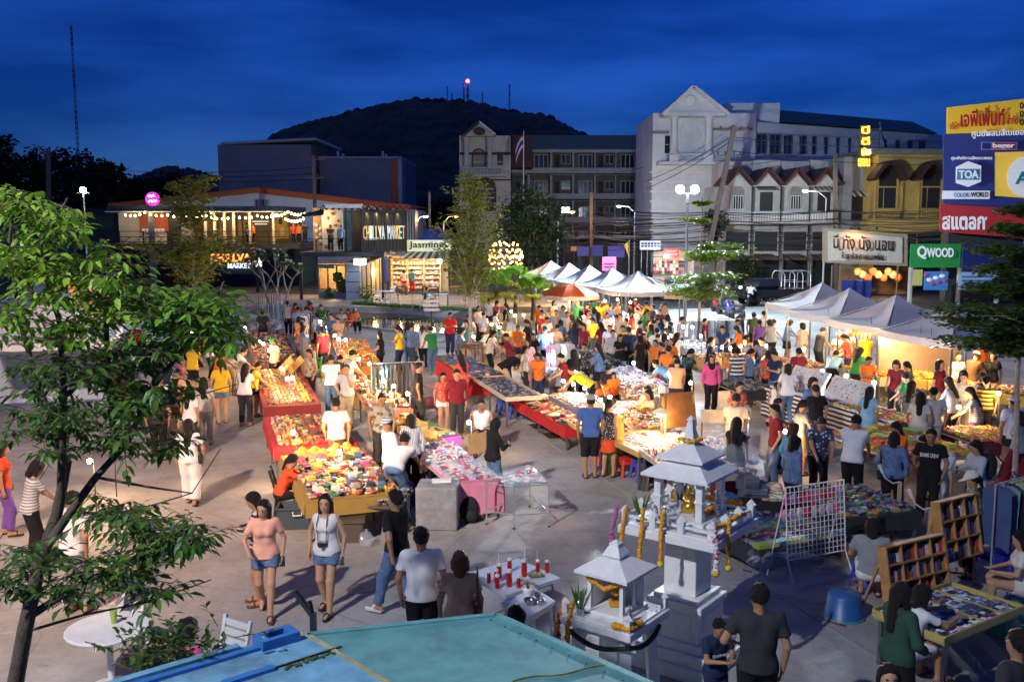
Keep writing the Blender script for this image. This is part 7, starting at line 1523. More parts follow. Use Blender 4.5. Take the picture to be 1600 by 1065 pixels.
garland('marigold garland over the front corner of the tall shrine, ending in red roses',s1,[(-.30,-.64,1.98),(-.32,-.66,1.60),(-.31,-.66,1.45)]);garland('marigold garland on the west corner of the tall shrine',s1,[(-.62,.28,2.0),(-.66,.28,1.7),(-.66,.30,1.42)]);garland('second long marigold garland beside the west corner one',s1,[(-.62,.02,2.0),(-.66,.02,1.75),(-.66,.02,1.45)]);garland('third marigold string hanging from the west fence post',s1,[(-.6,.52,1.98),(-.66,.54,1.7),(-.66,.54,1.55)],.024);garland('marigold string laid along the west fence of the tall shrine',s1,[(-.5,-.56,1.93),(-.25,-.56,1.88),(.05,-.57,1.9),(.3,-.57,1.88)],tail=False);garland('marigold heap along the east fence of the tall shrine',s1,[(.57,-.4,1.92),(.57,-.1,1.9),(.57,.2,1.93),(.57,.45,1.9)],.04,tail=False)
garland('pink white and rainbow garland hanging from the front corner',s1,[(-.62,-.60,2.0),(-.68,-.68,1.75),(-.67,-.67,1.5)],.034,spot_mat((.75,.7,.72),(.6,.03,.12),22,.4));garland('rainbow flower garland at the west corner of the tall shrine',s1,[(-.64,.62,1.98),(-.68,.66,1.72),(-.67,.66,1.56)],.034,spot_mat((.6,.1,.35),(.05,.4,.15),22,.4));garland('yellow and red flower ring around the shrine spire',s1,[(-.09,-.09,2.76),(.09,-.09,2.76),(.09,.09,2.76),(-.09,.09,2.76),(-.09,-.09,2.76)],.028,spot_mat((.75,.5,.03),(.6,.03,.08),15,.45),tail=False);garland('orange petals around the golden figure',s1,[(-.2,-.2,1.91),(0,-.24,1.92),(.2,-.2,1.91)],.045,tail=False)
garland('marigold tassels hanging under the east corner of the tall shrine',s1,[(.62,.58,1.86),(.66,.60,1.66),(.66,.60,1.54)],.03);garland('short marigold tassel below the east edge',s1,[(.63,.1,1.72),(.65,.1,1.56)],.028)
def spray(label,loc,n,h,c=(.16,.3,.03)):
 o=thing('leaf_spray',label,'plant',loc,0,'offering leaf sprays');r=random.Random(n)
 for k in range(n):a=r.uniform(0,6.28);d=Vector((math.cos(a)*.4,math.sin(a)*.4,1)).normalized();s=d.orthogonal().normalized();b=MB();b.add([-s*.012,s*.012,d*h*.55+s*.022,d*h+s*.0,d*h*.55-s*.022],[(0,1,2,3,4)]);b.build('leaf',mat(c,.5,var=.2),o)
 MB().lathe([(.03,-.02),(.045,.06),(.03,.08)],10).build('vase',mat((.6,.62,.65),.2,.6),o)
spray('spiky green leaves in a vase on the west side of the tall shrine',L1(-.42,.42,1.80),7,.34);spray('small green leaf spray behind the golden figure',L1(.16,.2,1.88),5,.24)
g=MB();r=random.Random(8);fo=thing('flower_vases','cluster of pale artificial flowers and vases on the shrine platform','flowers',L1(-.42,.1,1.79))
for k in range(40):g.col=r.choice([(.6,.6,.65),(.7,.7,.6),(.2,.25,.15),(.7,.5,.1),(.35,.35,.4)]);g.ball((r.gauss(0,.07),r.gauss(0,.12),.04+r.random()*.16),.022,6,4)
g.build('flowers',col_mat(),fo);MB().lathe([(.03,0),(.05,.08),(.03,.1)],10).build('vase',M_SHR,fo)
# small shrine
p=W(962,1092);s2=thing('small_spirit_house','lower white shrine with pyramid roof standing on four slanted legs','shrine',(1.13,10.05,0),R(45+8))
for x in(-1,1):
 for y in(-1,1):b=MB();b.bar((x*.33,y*.33,0),(x*.27,y*.27,1.0),.12,.12);b.build('leg',M_SHR,s2)
b=MB();b.box((0,0,.5),(.14,.14,1.0));b.build('centre_post',M_SHR,s2);sq(s2,'apron',.66,.92,1.0,M_SHR);sq(s2,'platform',.88,1.0,1.09,M_SHR);sq(s2,'platform_rim',.82,1.09,1.115,M_SHR);b=MB()
for q in range(4):a=q*math.pi/2;b.tube([Vector((math.cos(a+t*math.pi/2+math.pi/4),math.sin(a+t*math.pi/2+math.pi/4),0))*(.50-.12*math.sin(t*math.pi))+Vector((0,0,.9-.08*math.sin(t*math.pi)))for t in np.linspace(0,1,7)],.028,6)
b.build('dark_drape',mat((.03,.03,.035),.8),s2)
for x,y in((-1,-1),(1,-1),(1,1),(-1,1)):b=MB();b.box((x*.39,y*.39,1.17),(.06,.06,.12));b.lathe([(.055,1.23),(0,1.29)],4,(x*.39,y*.39,0),smooth=False);b.build('fence_post',M_SHR,s2)
sq(s2,'house_floor',.52,1.115,1.16,M_SHR);b=MB();b.box((.06,.2,1.36),(.36,.03,.40));b.box((.215,-.02,1.36),(.03,.4,.40));b.box((.03,-.215,1.30),(.03,.03,.3));b.build('house_wall',M_SHR,s2)
for x,y in((-.2,-.2),(-.2,.2),(.2,-.2)):b=MB();b.box((x,y,1.36),(.045,.045,.40));b.build('pillar',M_SHR,s2)
b=MB();b.box((.2,-.0,1.36),(.032,.40,.38));b.build('side_wall',M_SHR,s2);pyr(s2,'roof',.66,.20,1.56,1.72,M_SHR,.03);pyr(s2,'roof_top',.22,.10,1.735,1.86,M_SHR,.015);pyr(s2,'cap',.12,.0,1.86,1.91,M_SHR,.01)
L2=lambda x,y,z:Vector(s2.location)+Matrix.Rotation(s2.rotation_euler.z,3,'Z')@Vector((x,y,z))
figure('dark faced figure in orange robes inside the small shrine',L2(0,-.02,1.16),.3,mat((.65,.28,.02),.6,var=.2));garland('orange garland draped across the small shrine doorway',s2,[(-.24,-.2,1.52),(-.24,0,1.42),(-.24,.2,1.5)],.028,tail=False);garland('marigold garland hanging from the west corner of the small shrine',s2,[(-.40,.30,1.25),(-.46,.32,1.0),(-.46,.32,.68)],.03);garland('second marigold garland at the west corner with red ribbon',s2,[(-.36,.42,1.24),(-.44,.46,1.0),(-.44,.46,.72)],.032,spot_mat((.7,.3,.02),(.4,.02,.02),14,.4));garland('marigold heap along the front edge of the small shrine',s2,[(-.42,-.25,1.14),(-.40,-.40,1.14),(-.2,-.42,1.14)],.04,tail=False);garland('orange petals on the east edge of the small shrine',s2,[(.36,-.1,1.13),(.36,.05,1.15),(.36,.15,1.13)],.036,tail=False)
cone_tree('small silver coiled cone on the front of the small shrine',L2(-.22,-.3,1.115),.2,.05,mat((.7,.7,.72),.25,.9,var=.05));spray('tall green leaf spray beside the small shrine doorway',L2(-.36,.22,1.12),5,.38,(.12,.32,.04));spray('fern spray at the back of the small shrine',L2(-.2,.34,1.12),6,.3)
# offering tables
def ptable(name,label,corners,h,m,lm,fold=True):
 P=[W(x,y,h)for x,y in corners];c=sum(P,Vector())/4;o=thing(name,label,'table',(c.x,c.y,0));b=MB();b.prism(P,(0,0,-.045));b.at(o,'table_top',m)
 for p in P:q=c.lerp(p,.82);b=MB();b.tube([(q.x,q.y,h-.05),(q.x+(p.x-c.x)*.08,q.y+(p.y-c.y)*.08,0)],.016,7);b.at(o,'leg',lm)
 for i in range(4):a,e=c.lerp(P[i],.82),c.lerp(P[(i+1)%4],.82);b=MB();b.bar((a.x,a.y,h-.09),(e.x,e.y,h-.09),.02);b.at(o,'stretcher',lm)
 return c,P
c1,P1=ptable('offering_table','white folding table with red drink offerings before the shrines',((731,894),(809,872),(876,902),(790,930)),.74,mat((.62,.68,.78),.35,var=.06,dirt=.15),M_STEEL);c2,P2=ptable('altar_table','white marble altar table with bowls and incense urn',((782,940),(836,918),(868,938),(820,968)),.78,mat((.72,.74,.8),.3,var=.06),M_SHR)
def on_t(c,P,u,v,z):a=P[0].lerp(P[1],u);b=P[3].lerp(P[2],u);q=a.lerp(b,v);return Vector((q.x,q.y,z))
M_RLIQ=mat((.45,.01,.01),.12,var=0);k=0
for u,v,s,lb in((.05,.72,1.0,'front'),(.22,.78,1.25,'tall front'),(.3,.9,.9,'near corner'),(.15,.55,1.0,'west'),(.55,.35,1.05,'middle'),(.62,.62,1.3,'round middle'),(.88,.62,.95,'east'),(.98,.72,.95,'corner east'),(.28,.45,1.1,'back west'),(.05,.5,.9,'far west')):
 q=on_t(c1,P1,u,v,.742);o=thing('red_drink','red soda glass with a straw on the offering table, %s one'%lb,'drink',q,0,'red drinks on the offering table');MB().lathe([(.026*s,0),(.03*s,.06*s),(.026*s,.13*s),(.03*s,.15*s)],12).build('glass',M_RLIQ,o);MB().lathe([(.03*s,.15*s),(.028*s,.175*s)],12).build('rim',M_WHT,o)
 if k%3!=1:MB().tube([(0,0,.1),(.01*(k%2*2-1),0,.30*s)],.004,5).build('straw',M_WHT,o)
 k+=1
for u,v,r_,h,m,lb in((.62,.28,.075,.13,M_SHR,'white incense urn full of burnt sticks'),(.45,.60,.075,.07,mat((.35,.35,.36),.25,.9),'steel bowl on the altar table'),(.62,.78,.06,.06,mat((.4,.4,.42),.25,.9),'second steel bowl nearer the small shrine'),(.75,.5,.04,.06,mat((.06,.05,.05),.4),'small dark candle cup on the altar table')):
 q=on_t(c2,P2,u,v,.782);o=thing('offering_bowl',lb,'bowl',q);MB().lathe([(r_*.5,0),(r_*.55,.015),(r_*.9,h*.6),(r_,h),(r_*.9,h),(r_*.7,h*.5)],16).build('bowl',m,o)
 if 'incense' in lb:
  for j in range(14):a=rng.uniform(0,6.28);MB().tube([(0,0,h*.7),(math.cos(a)*.05,math.sin(a)*.05,h+rng.uniform(.04,.12))],.003,4).build('incense_stick',mat((.18,.05,.04),.9),o)
for u,v,lb in((.75,.75,'one'),(.45,.95,'two')):q=on_t(c1,P1,u,v,.742);b=MB();b.box((0,0,.012),(.2,.1,.02),.4,0,.006);[b.ball((rng.uniform(-.08,.08),rng.uniform(-.03,.03),.03),.02,6,4,1)for _ in range(8)];tag(b.build('snack_tray',[mat((.2,.12,.06),.6),mat((.3,.3,.08),.6)],None,q),'brown snack tray among the red drinks, '+('by the east glasses' if lb=='one' else 'by the front edge'),'tray','snack trays')
# container roofs in the foreground
M_TEAL=mat((.11,.30,.31),.5,.1,var=.2,scale=6,dirt=.6);M_LBLUE=mat((.16,.36,.52),.5,.1,var=.25,scale=8,dirt=.7);M_DBLUE=mat((.04,.19,.52),.4,.2,var=.1,scale=3)
ZT=2.6
tc=[W(480,991,ZT),W(775,960,ZT),W(1012,1066,ZT),W(608,1068,ZT)];e1=tc[2]+(tc[2]-tc[1])*1.2;e2=tc[3]+(tc[3]-tc[0])*1.5
o=thing('teal_container','teal shipping container whose flat roof fills the bottom edge','container',(tc[0].x,tc[0].y,0));b=MB();b.prism([tc[0],tc[1],e1,e2],(0,0,-.12));b.at(o,'roof',M_TEAL)
b=MB();b.prism([p+Vector((0,0,-.13))for p in(tc[0].lerp(e1,.02),tc[1].lerp(e2,.02),e1,e2)],(0,0,-2.47));b.at(o,'walls',M_TEAL)
for a,c in((tc[0],tc[1]),(tc[1],e1)):b=MB();b.bar(a+Vector((0,0,-.02)),c+Vector((0,0,-.02)),.05,.06);b.at(o,'roof_rail',M_TEAL)
r=random.Random(2);w=MB()
A,B=W(800,1065,ZT),W(950,1040,ZT);w.tube([A.lerp(B,t)+Vector((0,.02*math.sin(t*9),.006))for t in np.linspace(0,1,14)],.006,4);w.at(o,'weld_seam',mat((.16,.17,.05),.9,var=.3))
for q in range(16):b=MB();p=tc[1].lerp(e1,.03+q*.05)+(tc[0]-tc[1]).normalized()*.1;b.ball(p+Vector((0,0,.002)),.008,6,3);b.at(o,'rivet',mat((.14,.09,.04),.8))
lc=[W(190,1066,ZT),W(392,1006,ZT),tc[0],W(608,1068,ZT)];o=thing('light_blue_container','weathered light blue container roof with raised corner casting','container',(lc[1].x,lc[1].y,0));f1=lc[0]+(lc[0]-lc[1])*1.4;f2=e2+(f1-lc[0])*.2;b=MB();b.prism([lc[1],tc[0]-(tc[1]-tc[0]).normalized()*.012,e2-Vector((.02,0,0)),f1+Vector((0,-1.2,0)),f1],(0,0,-.12));b.at(o,'roof',M_LBLUE)
b=MB();b.prism([p+Vector((0,0,-.13))for p in(lc[1]+Vector((.03,-.03,0)),tc[0]-Vector((.04,.03,0)),e2-Vector((.05,0,0)),f1+Vector((.03,-1.2,0)),f1+Vector((.03,0,0)))],(0,0,-2.47));b.at(o,'walls',M_LBLUE)
cs=W(432,1003,ZT);rz=math.atan2((lc[1]-lc[0]).y,(lc[1]-lc[0]).x);b=MB();M=Matrix.Translation(cs+Vector((0,0,.03)))@Matrix.Rotation(rz,4,'Z')
for dx,dy,sx,sy in((-.1,0,.06,.16),(.1,0,.06,.16),(0,.06,.14,.04),(0,-.06,.14,.04)):b.mbox((sx,sy,.07),M@Matrix.Translation((dx,dy,0)))
b.mbox((.17,.11,.02),M@Matrix.Translation((0,0,-.035)),1);b.at(o,'corner_casting',[M_DBLUE,M_DARK])
d=(lc[1]-lc[0]).normalized();nn=Vector((d.y,-d.x,0))
for off,s0,s1_,w_,m in((.10,-.1,1.0,.05,M_DBLUE),(.0,-.3,.9,.06,M_LBLUE),(.42,.55,.95,.05,M_DBLUE)):b=MB();L=(lc[1]-lc[0]).length;b.bar(lc[0]+d*L*s0+nn*off+Vector((0,0,.008)),lc[0]+d*L*s1_+nn*off+Vector((0,0,.008)),w_,.03);b.at(o,'roof_rib',m)
b=MB();q=W(490,1030,ZT)
for k in range(26):b.ball(q+d*rng.uniform(-.2,.18)+nn*rng.uniform(-.02,.02)+Vector((0,0,.005)),rng.uniform(.008,.02),6,4,0,(1.6,.8,.5),rng.random()*3)
b.bar(q-d*.25+nn*-.04+Vector((0,0,.008)),q+d*.22+nn*-.04+Vector((0,0,.008)),.012);b.at(o,'moss_and_twigs',mat((.035,.06,.012),.9,var=.4))
b=MB();b.bar(tc[0]+Vector((.0,0,.004)),e2+Vector((0,0,.004)),.03,.012);b.at(o,'sealant_seam',mat((.30,.28,.16),.9,var=.3))
# steel bracket behind the roof edge
q=W(487,965,2.1);pz=W(487,985,2.1);st=thing('steel_bracket','dark steel bracket post with a forked arm beyond the container roof','post',(W(487,990,ZT).x,W(487,990,ZT).y+.06,2.3));MB().bar((0,0,0),(0,0,.42),.04).build('post',M_DARK,st);MB().bar((0,0,.40),(-.13,.05,.55),.03).build('arm',M_DARK,st);MB().bar((0,0,.38),(-.03,.02,.50),.025).build('arm',M_DARK,st)
# concrete block, backpack, metal rack
b=MB();b.box((0,0,.38),(.72,.62,.76),0,0,.02);p=W(684,826);cb_=tag(b.build('concrete_block',concrete((.30,.30,.31),5,.5,'rough_concrete'),None,(p.x,p.y+.2,0),-.05),'rough grey concrete block beside the blue tub','concrete block');b=MB();b.box((0,0,.02),(.34,.2,.04),.1,0,.01);tag(b.build('notebook',M_WHT,None,(p.x+.05,p.y+.3,.76)),'white booklet lying on the concrete block','booklet')
def backpack(label,loc,rz,c):
 o=thing('backpack',label,'backpack',loc,rz);m=clothc(c);b=MB();b.ball((0,0,.24),.24,12,8,0,(.75,.55,1.0));b.box((0,-.03,.2),(.3,.2,.36),0,0,.07);b.build('body',m,o);b=MB();b.ball((0,-.14,.15),.12,10,6,0,(1,.5,.9));b.build('pocket',m,o)
 for s in(-1,1):MB().tube([(s*.09,.1,.42),(s*.11,.2,.3),(s*.1,.14,.05)],.018,6).build('strap',m,o)
 MB().tube([(-.05,.03,.46),(0,.03,.52),(.05,.03,.46)],.012,6).build('handle',m,o)
p=W(733,815);backpack('black backpack slumped against the concrete block',p,.4,(.015,.015,.018));p=W(640,790);backpack('purple backpack on the ground behind the walking person',p,1.2,(.12,.05,.35))
rk=thing('metal_rack','low wire rack table draped in clear plastic at the aisle end','rack',W(806,812),math.atan2(V.y,V.x)-.5)
A=[W(x,y,.78)for x,y in((757,745),(824,728),(858,754),(800,760))];M_i=Matrix.Translation(rk.location)@Matrix.Rotation(rk.rotation_euler.z,4,'Z');inv=M_i.inverted()
A=[inv@p for p in(W(760,752,.78),W(803,758,.78),W(858,755,.78),W(828,728,.78))]
for p in A:
 MB().tube([p,(p.x,p.y,0)],.013,7).build('leg',M_GALV,rk);MB().lathe([(.022,0),(.016,.03)],8,(p.x,p.y,0)).build('foot',M_DARK,rk)
for i in range(4):
 for z in(.25,.76):a,c=A[i],A[(i+1)%4];MB().tube([(a.x,a.y,z),(c.x,c.y,z)],.01,6).build('rail',M_GALV,rk)
M_PLAS=bpy.data.materials.new('clear_plastic');M_PLAS.use_nodes=True;_p=M_PLAS.node_tree.nodes['Principled BSDF'];_p.inputs['Base Color'].default_value=(.7,.78,.9,1);_p.inputs['Roughness'].default_value=.15;_p.inputs['Alpha'].default_value=.2;_p.inputs['Specular IOR Level'].default_value=.8
def crumple(P0,P1,P2,P3,n,amp,seed,lift=0.0):
 r=random.Random(seed);return[[(P0.lerp(P1,j/n)).lerp(P3.lerp(P2,j/n),i/n)+Vector((r.uniform(-amp,amp)*.5,r.uniform(-amp,amp)*.5,lift*math.sin(math.pi*i/n)*math.sin(math.pi*j/n)+r.uniform(0,amp)))for j in range(n+1)]for i in range(n+1)]
b=MB();b.sheet(crumple(*[M_i@(p+Vector((0,0,.02)))for p in A],9,.05,3,.12),smooth=False);tag(b.build('plastic_sheet',M_PLAS),'clear plastic sheet over the wire rack at the aisle end','plastic sheet')
b=MB()
for k in range(50):p=M_i@(A[0].lerp(A[1],rng.random()).lerp(A[3].lerp(A[2],rng.random()),rng.uniform(.05,.95)));b.col=rng.choice(PAL['pale']);b.ball(p+Vector((0,0,.03)),rng.uniform(.04,.07),6,4,0,(1.3,1,.5))
tag(b.build('packed_toys',col_mat()),'pale packed toys under the clear plastic on the rack','toys',kind='stuff')
# folding boards and lamp posts inside the centre row
for k,(x,y,z,w_,h_,c,rz,lb)in enumerate(((1060,640,1.3,.8,.75,(.16,.07,.02),.3,'brown hinged display board leaning above the seated sellers'),(1118,650,1.1,.62,.28,(.55,.40,.26),-.2,'cream price board hung on the sellers frame'),(962,668,1.0,.35,.5,(.7,.42,.1),.2,'upright orange earring board on the accessory table'),(930,645,1.0,.4,.4,(.6,.48,.3),.1,'cream earring card board behind the person in blue'),(600,650,1.0,.5,.6,(.25,.14,.06),.4,'brown cardboard carton among the middle row sellers'),(758,690,.9,.8,.4,(.42,.27,.12),.6,'flattened cardboard leaning at the toy table'))):
 p=W(x,y,z);o=thing('display_board',lb,'board',(p.x,p.y,0),rz);b=MB();b.mbox((w_,.03,h_),Matrix.Translation((0,0,z))@Matrix.Rotation(-.25,4,'X'));b.build('panel',mat(c,.7,var=.2),o)
 for s in(-1,1):MB().bar((s*w_*.46,.05,0),(s*w_*.46,.03,z+h_*.4),.035).build('stand',M_WOOD,o)
 if k==1:q=Vector((p.x,p.y,z));
hl=thing('hooded_lamp','wide shaded work lamp glowing over the varnish table','lamp',tuple(W(1032,645,1.35)[:2])+(0,));MB().tube([(.12,.1,0),(.12,.1,1.75),(0,0,1.7),(0,0,1.45)],.02,6).build('stand',M_WOOD,hl);MB().lathe([(.19,1.36),(.07,1.44),(.02,1.46)],16).build('shade',mat((.6,.5,.3),.5,emit=.3),hl);MB().ball((0,0,1.33),.055,8,6).build('bulb',mat((1,.8,.45),emit=40,var=0),hl);lamp(W(1032,645,1.35)-Vector((0,0,.1)),40,WARM,.05)
# clothes rails with garments
def rail(label,x,y,L,rz,pal,seed):
 o=thing('clothes_rail',label,'clothes rail',W(x,y),rz,'clothes rails');r=random.Random(seed)
 for s in(-1,1):MB().tube([(s*L/2,0,0),(s*L/2,0,1.55)],.015,6).build('post',M_GALV,o);MB().bar((s*L/2,-.25,.02),(s*L/2,.25,.02),.03).build('foot',M_GALV,o)
 MB().tube([(-L/2,0,1.55),(L/2,0,1.55)],.015,6).build('rail',M_GALV,o);n=int(L/.11)
 for k in range(n):
  x0=-L/2+L*(k+.5)/n;h=r.uniform(.6,.95);b=MB();w=r.uniform(.18,.22);P=[]
  for t in np.linspace(0,1,5):P.append([Vector((x0+.02*math.sin(j*2.1+t*3+k),-w+2*w*j/5,1.5-(.06 if j in(0,5)else 0)-h*t))for j in range(6)])
  b.sheet(P);b.build('garment',clothc(r.choice(PAL[pal])),o)
rail('rail of grey and navy clothes in the middle row',622,655,1.4,ra,'dark',1);rail('rail of pale clothes at the far end of the west row',448,525,2.4,ra+.1,'pale',2);rail('second pale clothes rail behind the orange shirted person',478,545,2.2,ra+1.4,'silver',3);rail('rail of coloured clothes behind the frangipani side stalls',410,505,2,ra,'mixed',4);rail('rail of pale fabric by the cool bulbs and tree trunk',1118,560,2.2,.1,'silver',5);rail('dark rail of trousers at the east edge',1580,905,1.2,.6,'dark',6);rail('rail of lace and tassels beside the white framed stand',875,612,1.0,ra+.5,'pale',7)
for k,(x,y,c,lb)in enumerate(((470,575,(.22,.22,.25),'grey cloth partition behind the trinket sellers'),(486,600,(.3,.3,.32),'pale cloth partition between the western rows'))):p=W(x,y);o=thing('cloth_partition',lb,'partition',(p.x,p.y,0),math.atan2(U.y,U.x));b=MB();b.sheet([[Vector((-1.6+3.2*j/16,.05*math.sin(j*1.7),z))for j in range(17)]for z in(1.25,.6,.05)]);b.build('sheet',clothc(c),o);[MB().tube([(s*1.6,0,0),(s*1.6,0,1.3)],.018,6).build('post',M_GALV,o)for s in(-1,1)]
# green plastic chair, folding chair
def chair(label,x,y,rz,c,folding=False):
 o=thing('plastic_chair' if not folding else 'folding_chair',label,'chair',W(x,y),rz);m=mat(c,.4,var=.06);MB().box((0,0,.43),(.42,.42,.04),0,0,.015).build('seat',m,o)
 for sx in(-1,1):
  for sy in(-1,1):MB().bar((sx*.18,sy*.18,.42),(sx*.22,sy*.22,0),.04).build('leg',m,o)
  MB().bar((sx*.19,-.19,.43),(sx*.2,-.3,.85),.04).build('back_post',m,o)
 for k in range(3):MB().box((0,-.235-k*.025,.58+k*.1),(.38,.025,.07)).build('back_slat',m,o)
chair('bright green plastic chair behind the person in orange',488,598,2.8,(.08,.5,.05));chair('black folding chair under the seated seller in red',450,800,-1.4,(.02,.02,.022),True);chair('orange framed chair with the floral shirted seller',1206,612,3.1,(.55,.10,.04))
chair('white plastic chair beside the person behind the near shrub',345,1092,2.6,(.7,.7,.7));chair('white plastic chair half hidden by the near tree',190,1010,1.2,(.7,.7,.7))
o=thing('round_white_table','white round table beneath the near tree branches','table',W(175,1075));MB().lathe([(.45,.7),(.47,.71),(.47,.735),(.45,.74)],24).build('table_top',M_WHT,o);MB().tube([(0,0,0),(0,0,.7)],.04,8).build('stem',M_WHT,o);MB().lathe([(.28,0),(.26,.03),(.05,.06)],16).build('foot',M_WHT,o);o=thing('drink_cup','clear cup of green drink on the white round table','cup',Vector(W(178,1075))+Vector((0,.1,.74)));MB().lathe([(.03,0),(.042,.16)],12).build('cup',mat((.35,.5,.08),.15,var=0),o);MB().tube([(0,0,.1),(.02,0,.24)],.004,5).build('straw',M_WHT,o)
# hanging basin etc. ; trolley and bags between rows
tr=thing('hand_trolley','folding hand trolley with a silver hoop between the rows','trolley',W(628,762),.2);MB().tube([(-.2,0,.05),(-.2,.1,.75),(-.1,.12,.85),(.1,.12,.85),(.2,.1,.75),(.2,0,.05)],.015,6).build('frame',M_GALV,tr);MB().box((0,-.1,.06),(.42,.3,.025),0,0,.006).build('platform',M_GALV,tr)
for s in(-1,1):w_=wheel(tr,s*.2,.06,.07,.03)
for k,(x,y,s,c,lb)in enumerate(((663,735,.24,(.55,.57,.62),'grey plastic carrier bag hanging beside the striped shirt'),(672,628,.13,(.75,.2,.3),'pink carrier bag in the hand of the person in black'),(572,842,.13,(.45,.42,.48),'crumpled clear bag by the low black table'),(560,720,.22,(.5,.52,.56),'grey sack draped over the clothing table edge'),(1150,735,.6,(.42,.45,.58),'huge clear sack of plastic wrapped stock near the shrine'),(1120,700,.42,(.5,.48,.5),'second clear sack heaped above the plastic slippers'),(876,540,.14,(.65,.4,.12),'orange carrier bag beside the grey shirted browser'))):
 p=W(x,y,s);r=random.Random(k);b=MB();b.ball((0,0,0),s,14,9,0,(1,.8,1.05));b.v=[(v[0]*(1+r.uniform(-.12,.12)),v[1]*(1+r.uniform(-.12,.12)),v[2]*(1+r.uniform(-.1,.1)))for v in b.v];b.sm=[False]*len(b.sm);o=thing('carrier_bag',lb,'bag',p);b.build('sack',M_PLAS if k in(2,4,5)else mat(c,.35,var=.1),o);t=MB();t.lathe([(s*.22,s*.9),(s*.1,s*1.1),(s*.3,s*1.25)],9);t.build('tied_neck',M_PLAS if k in(2,4,5)else mat(c,.35,var=.1),o)
 if k in(4,5):
  g=MB()
  for _ in range(50):v=Vector((r.gauss(0,.4),r.gauss(0,.3),r.gauss(0,.4)))*s*.8;g.col=r.choice([(.5,.55,.75),(.7,.7,.75),(.6,.4,.5)]);g.ball(v,s*.16,6,4,0,(1.3,.8,.6),r.random()*3)
  tag(g.build('wrapped_stock',col_mat(),o),kind='stuff')
# signpost by the pond
sg=thing('arrow_signpost','small signpost with white arrow boards by the pond edge','signpost',W(675,545));MB().tube([(0,0,0),(0,0,2.05)],.03,8).build('post',M_DARK,sg)
for k,s in enumerate((1,-1,1)):b=MB();z=1.95-k*.18;b.prism([(-.32,-.04,z),(.28,-.04,z),(.36 if s>0 else .28,-.04,z+.06),(.28,-.04,z+.12),(-.32,-.04,z+.12),(-.40 if s<0 else-.32,-.04,z+.06)],(0,.02,0));b.build('arrow_board',M_WHT,sg)
# near east stalls in the half-light
gp=thing('grid_stand','white wire grid panel hung with pink and red pouches','grid stand',W(1275,905),.42)
for k in range(15):MB().tube([(-.55+1.1*k/14,0,.38),(-.55+1.1*k/14,.10,1.45)],.006 if k%14 else .012,5).build('upright_wire',M_WHT,gp)
for k in range(14):t=k/13;MB().tube([(-.55,.10*t,.38+1.07*t),(.55,.10*t,.38+1.07*t)],.006 if k%13 else .012,5).build('cross_wire',M_WHT,gp)
for s in(-1,1):MB().tube([(s*.55,0,.38),(s*.55,-.2,0)],.012,6).build('leg',M_WHT,gp);MB().tube([(s*.55,.1,1.4),(s*.55,.45,0)],.012,6).build('leg',M_WHT,gp)
gq_=Matrix.Translation(gp.location)@Matrix.Rotation(.42,4,'Z')
for k in range(16):
 p=gq_@Vector((-.5+(k%8)*.14,.13+.03*(k//8),1.34-(k//8)*.24));o=thing('hanging_pouch','pink or red pouch hooked on the wire grid panel','pouch',p,.42,'pouches on the wire grid');c=rng.choice([(.65,.05,.2),(.7,.2,.35),(.6,.03,.05),(.5,.3,.5),(.65,.5,.55)]);b=MB();b.ball((0,0,-.09),.08,8,6,0,(.8,.45,1.15));b.build('pouch',mat(c,.6,var=.15),o);MB().tube([(0,-.03,.02),(0,0,-.01)],.006,4).build('hook',M_STEEL,o)
table('E1','low dark table of coloured trays behind the wire grid',(1188,862),(1330,838),1.9,.42,Vector((0,1,0)),(.06,.06,.07),(.03,.03,.035));spread('E1','combs and small coloured things in trays behind the wire grid','small','dark',260,30);
for k in range(9):
 L_=TABLES['E1'][3];p=lx('E1',L_*(.06+.105*k),.12);o=tag(MB().box((0,0,.04),(.2,.16,.08),0,0,.01).build('tray',mat(((.3,.4,.06),(.45,.42,.22),(.08,.3,.35))[k%3],.5,var=.1),None,p,TABLES['E1'][6]),'small coloured plastic tray along the front of the low table','tray','plastic trays on the low table')
table('E2','dark cloth table of small coloured wares behind the seated person in grey',(1310,812),(1440,800),1.7,.5,Vector((0,1,0)),(.06,.05,.06),(.03,.03,.035));spread('E2','red and purple trinkets on the dark cloth table','small','mixed',230,31);spread('E2','heaped dark pouches on the dark cloth table','heap','dark',60,32)
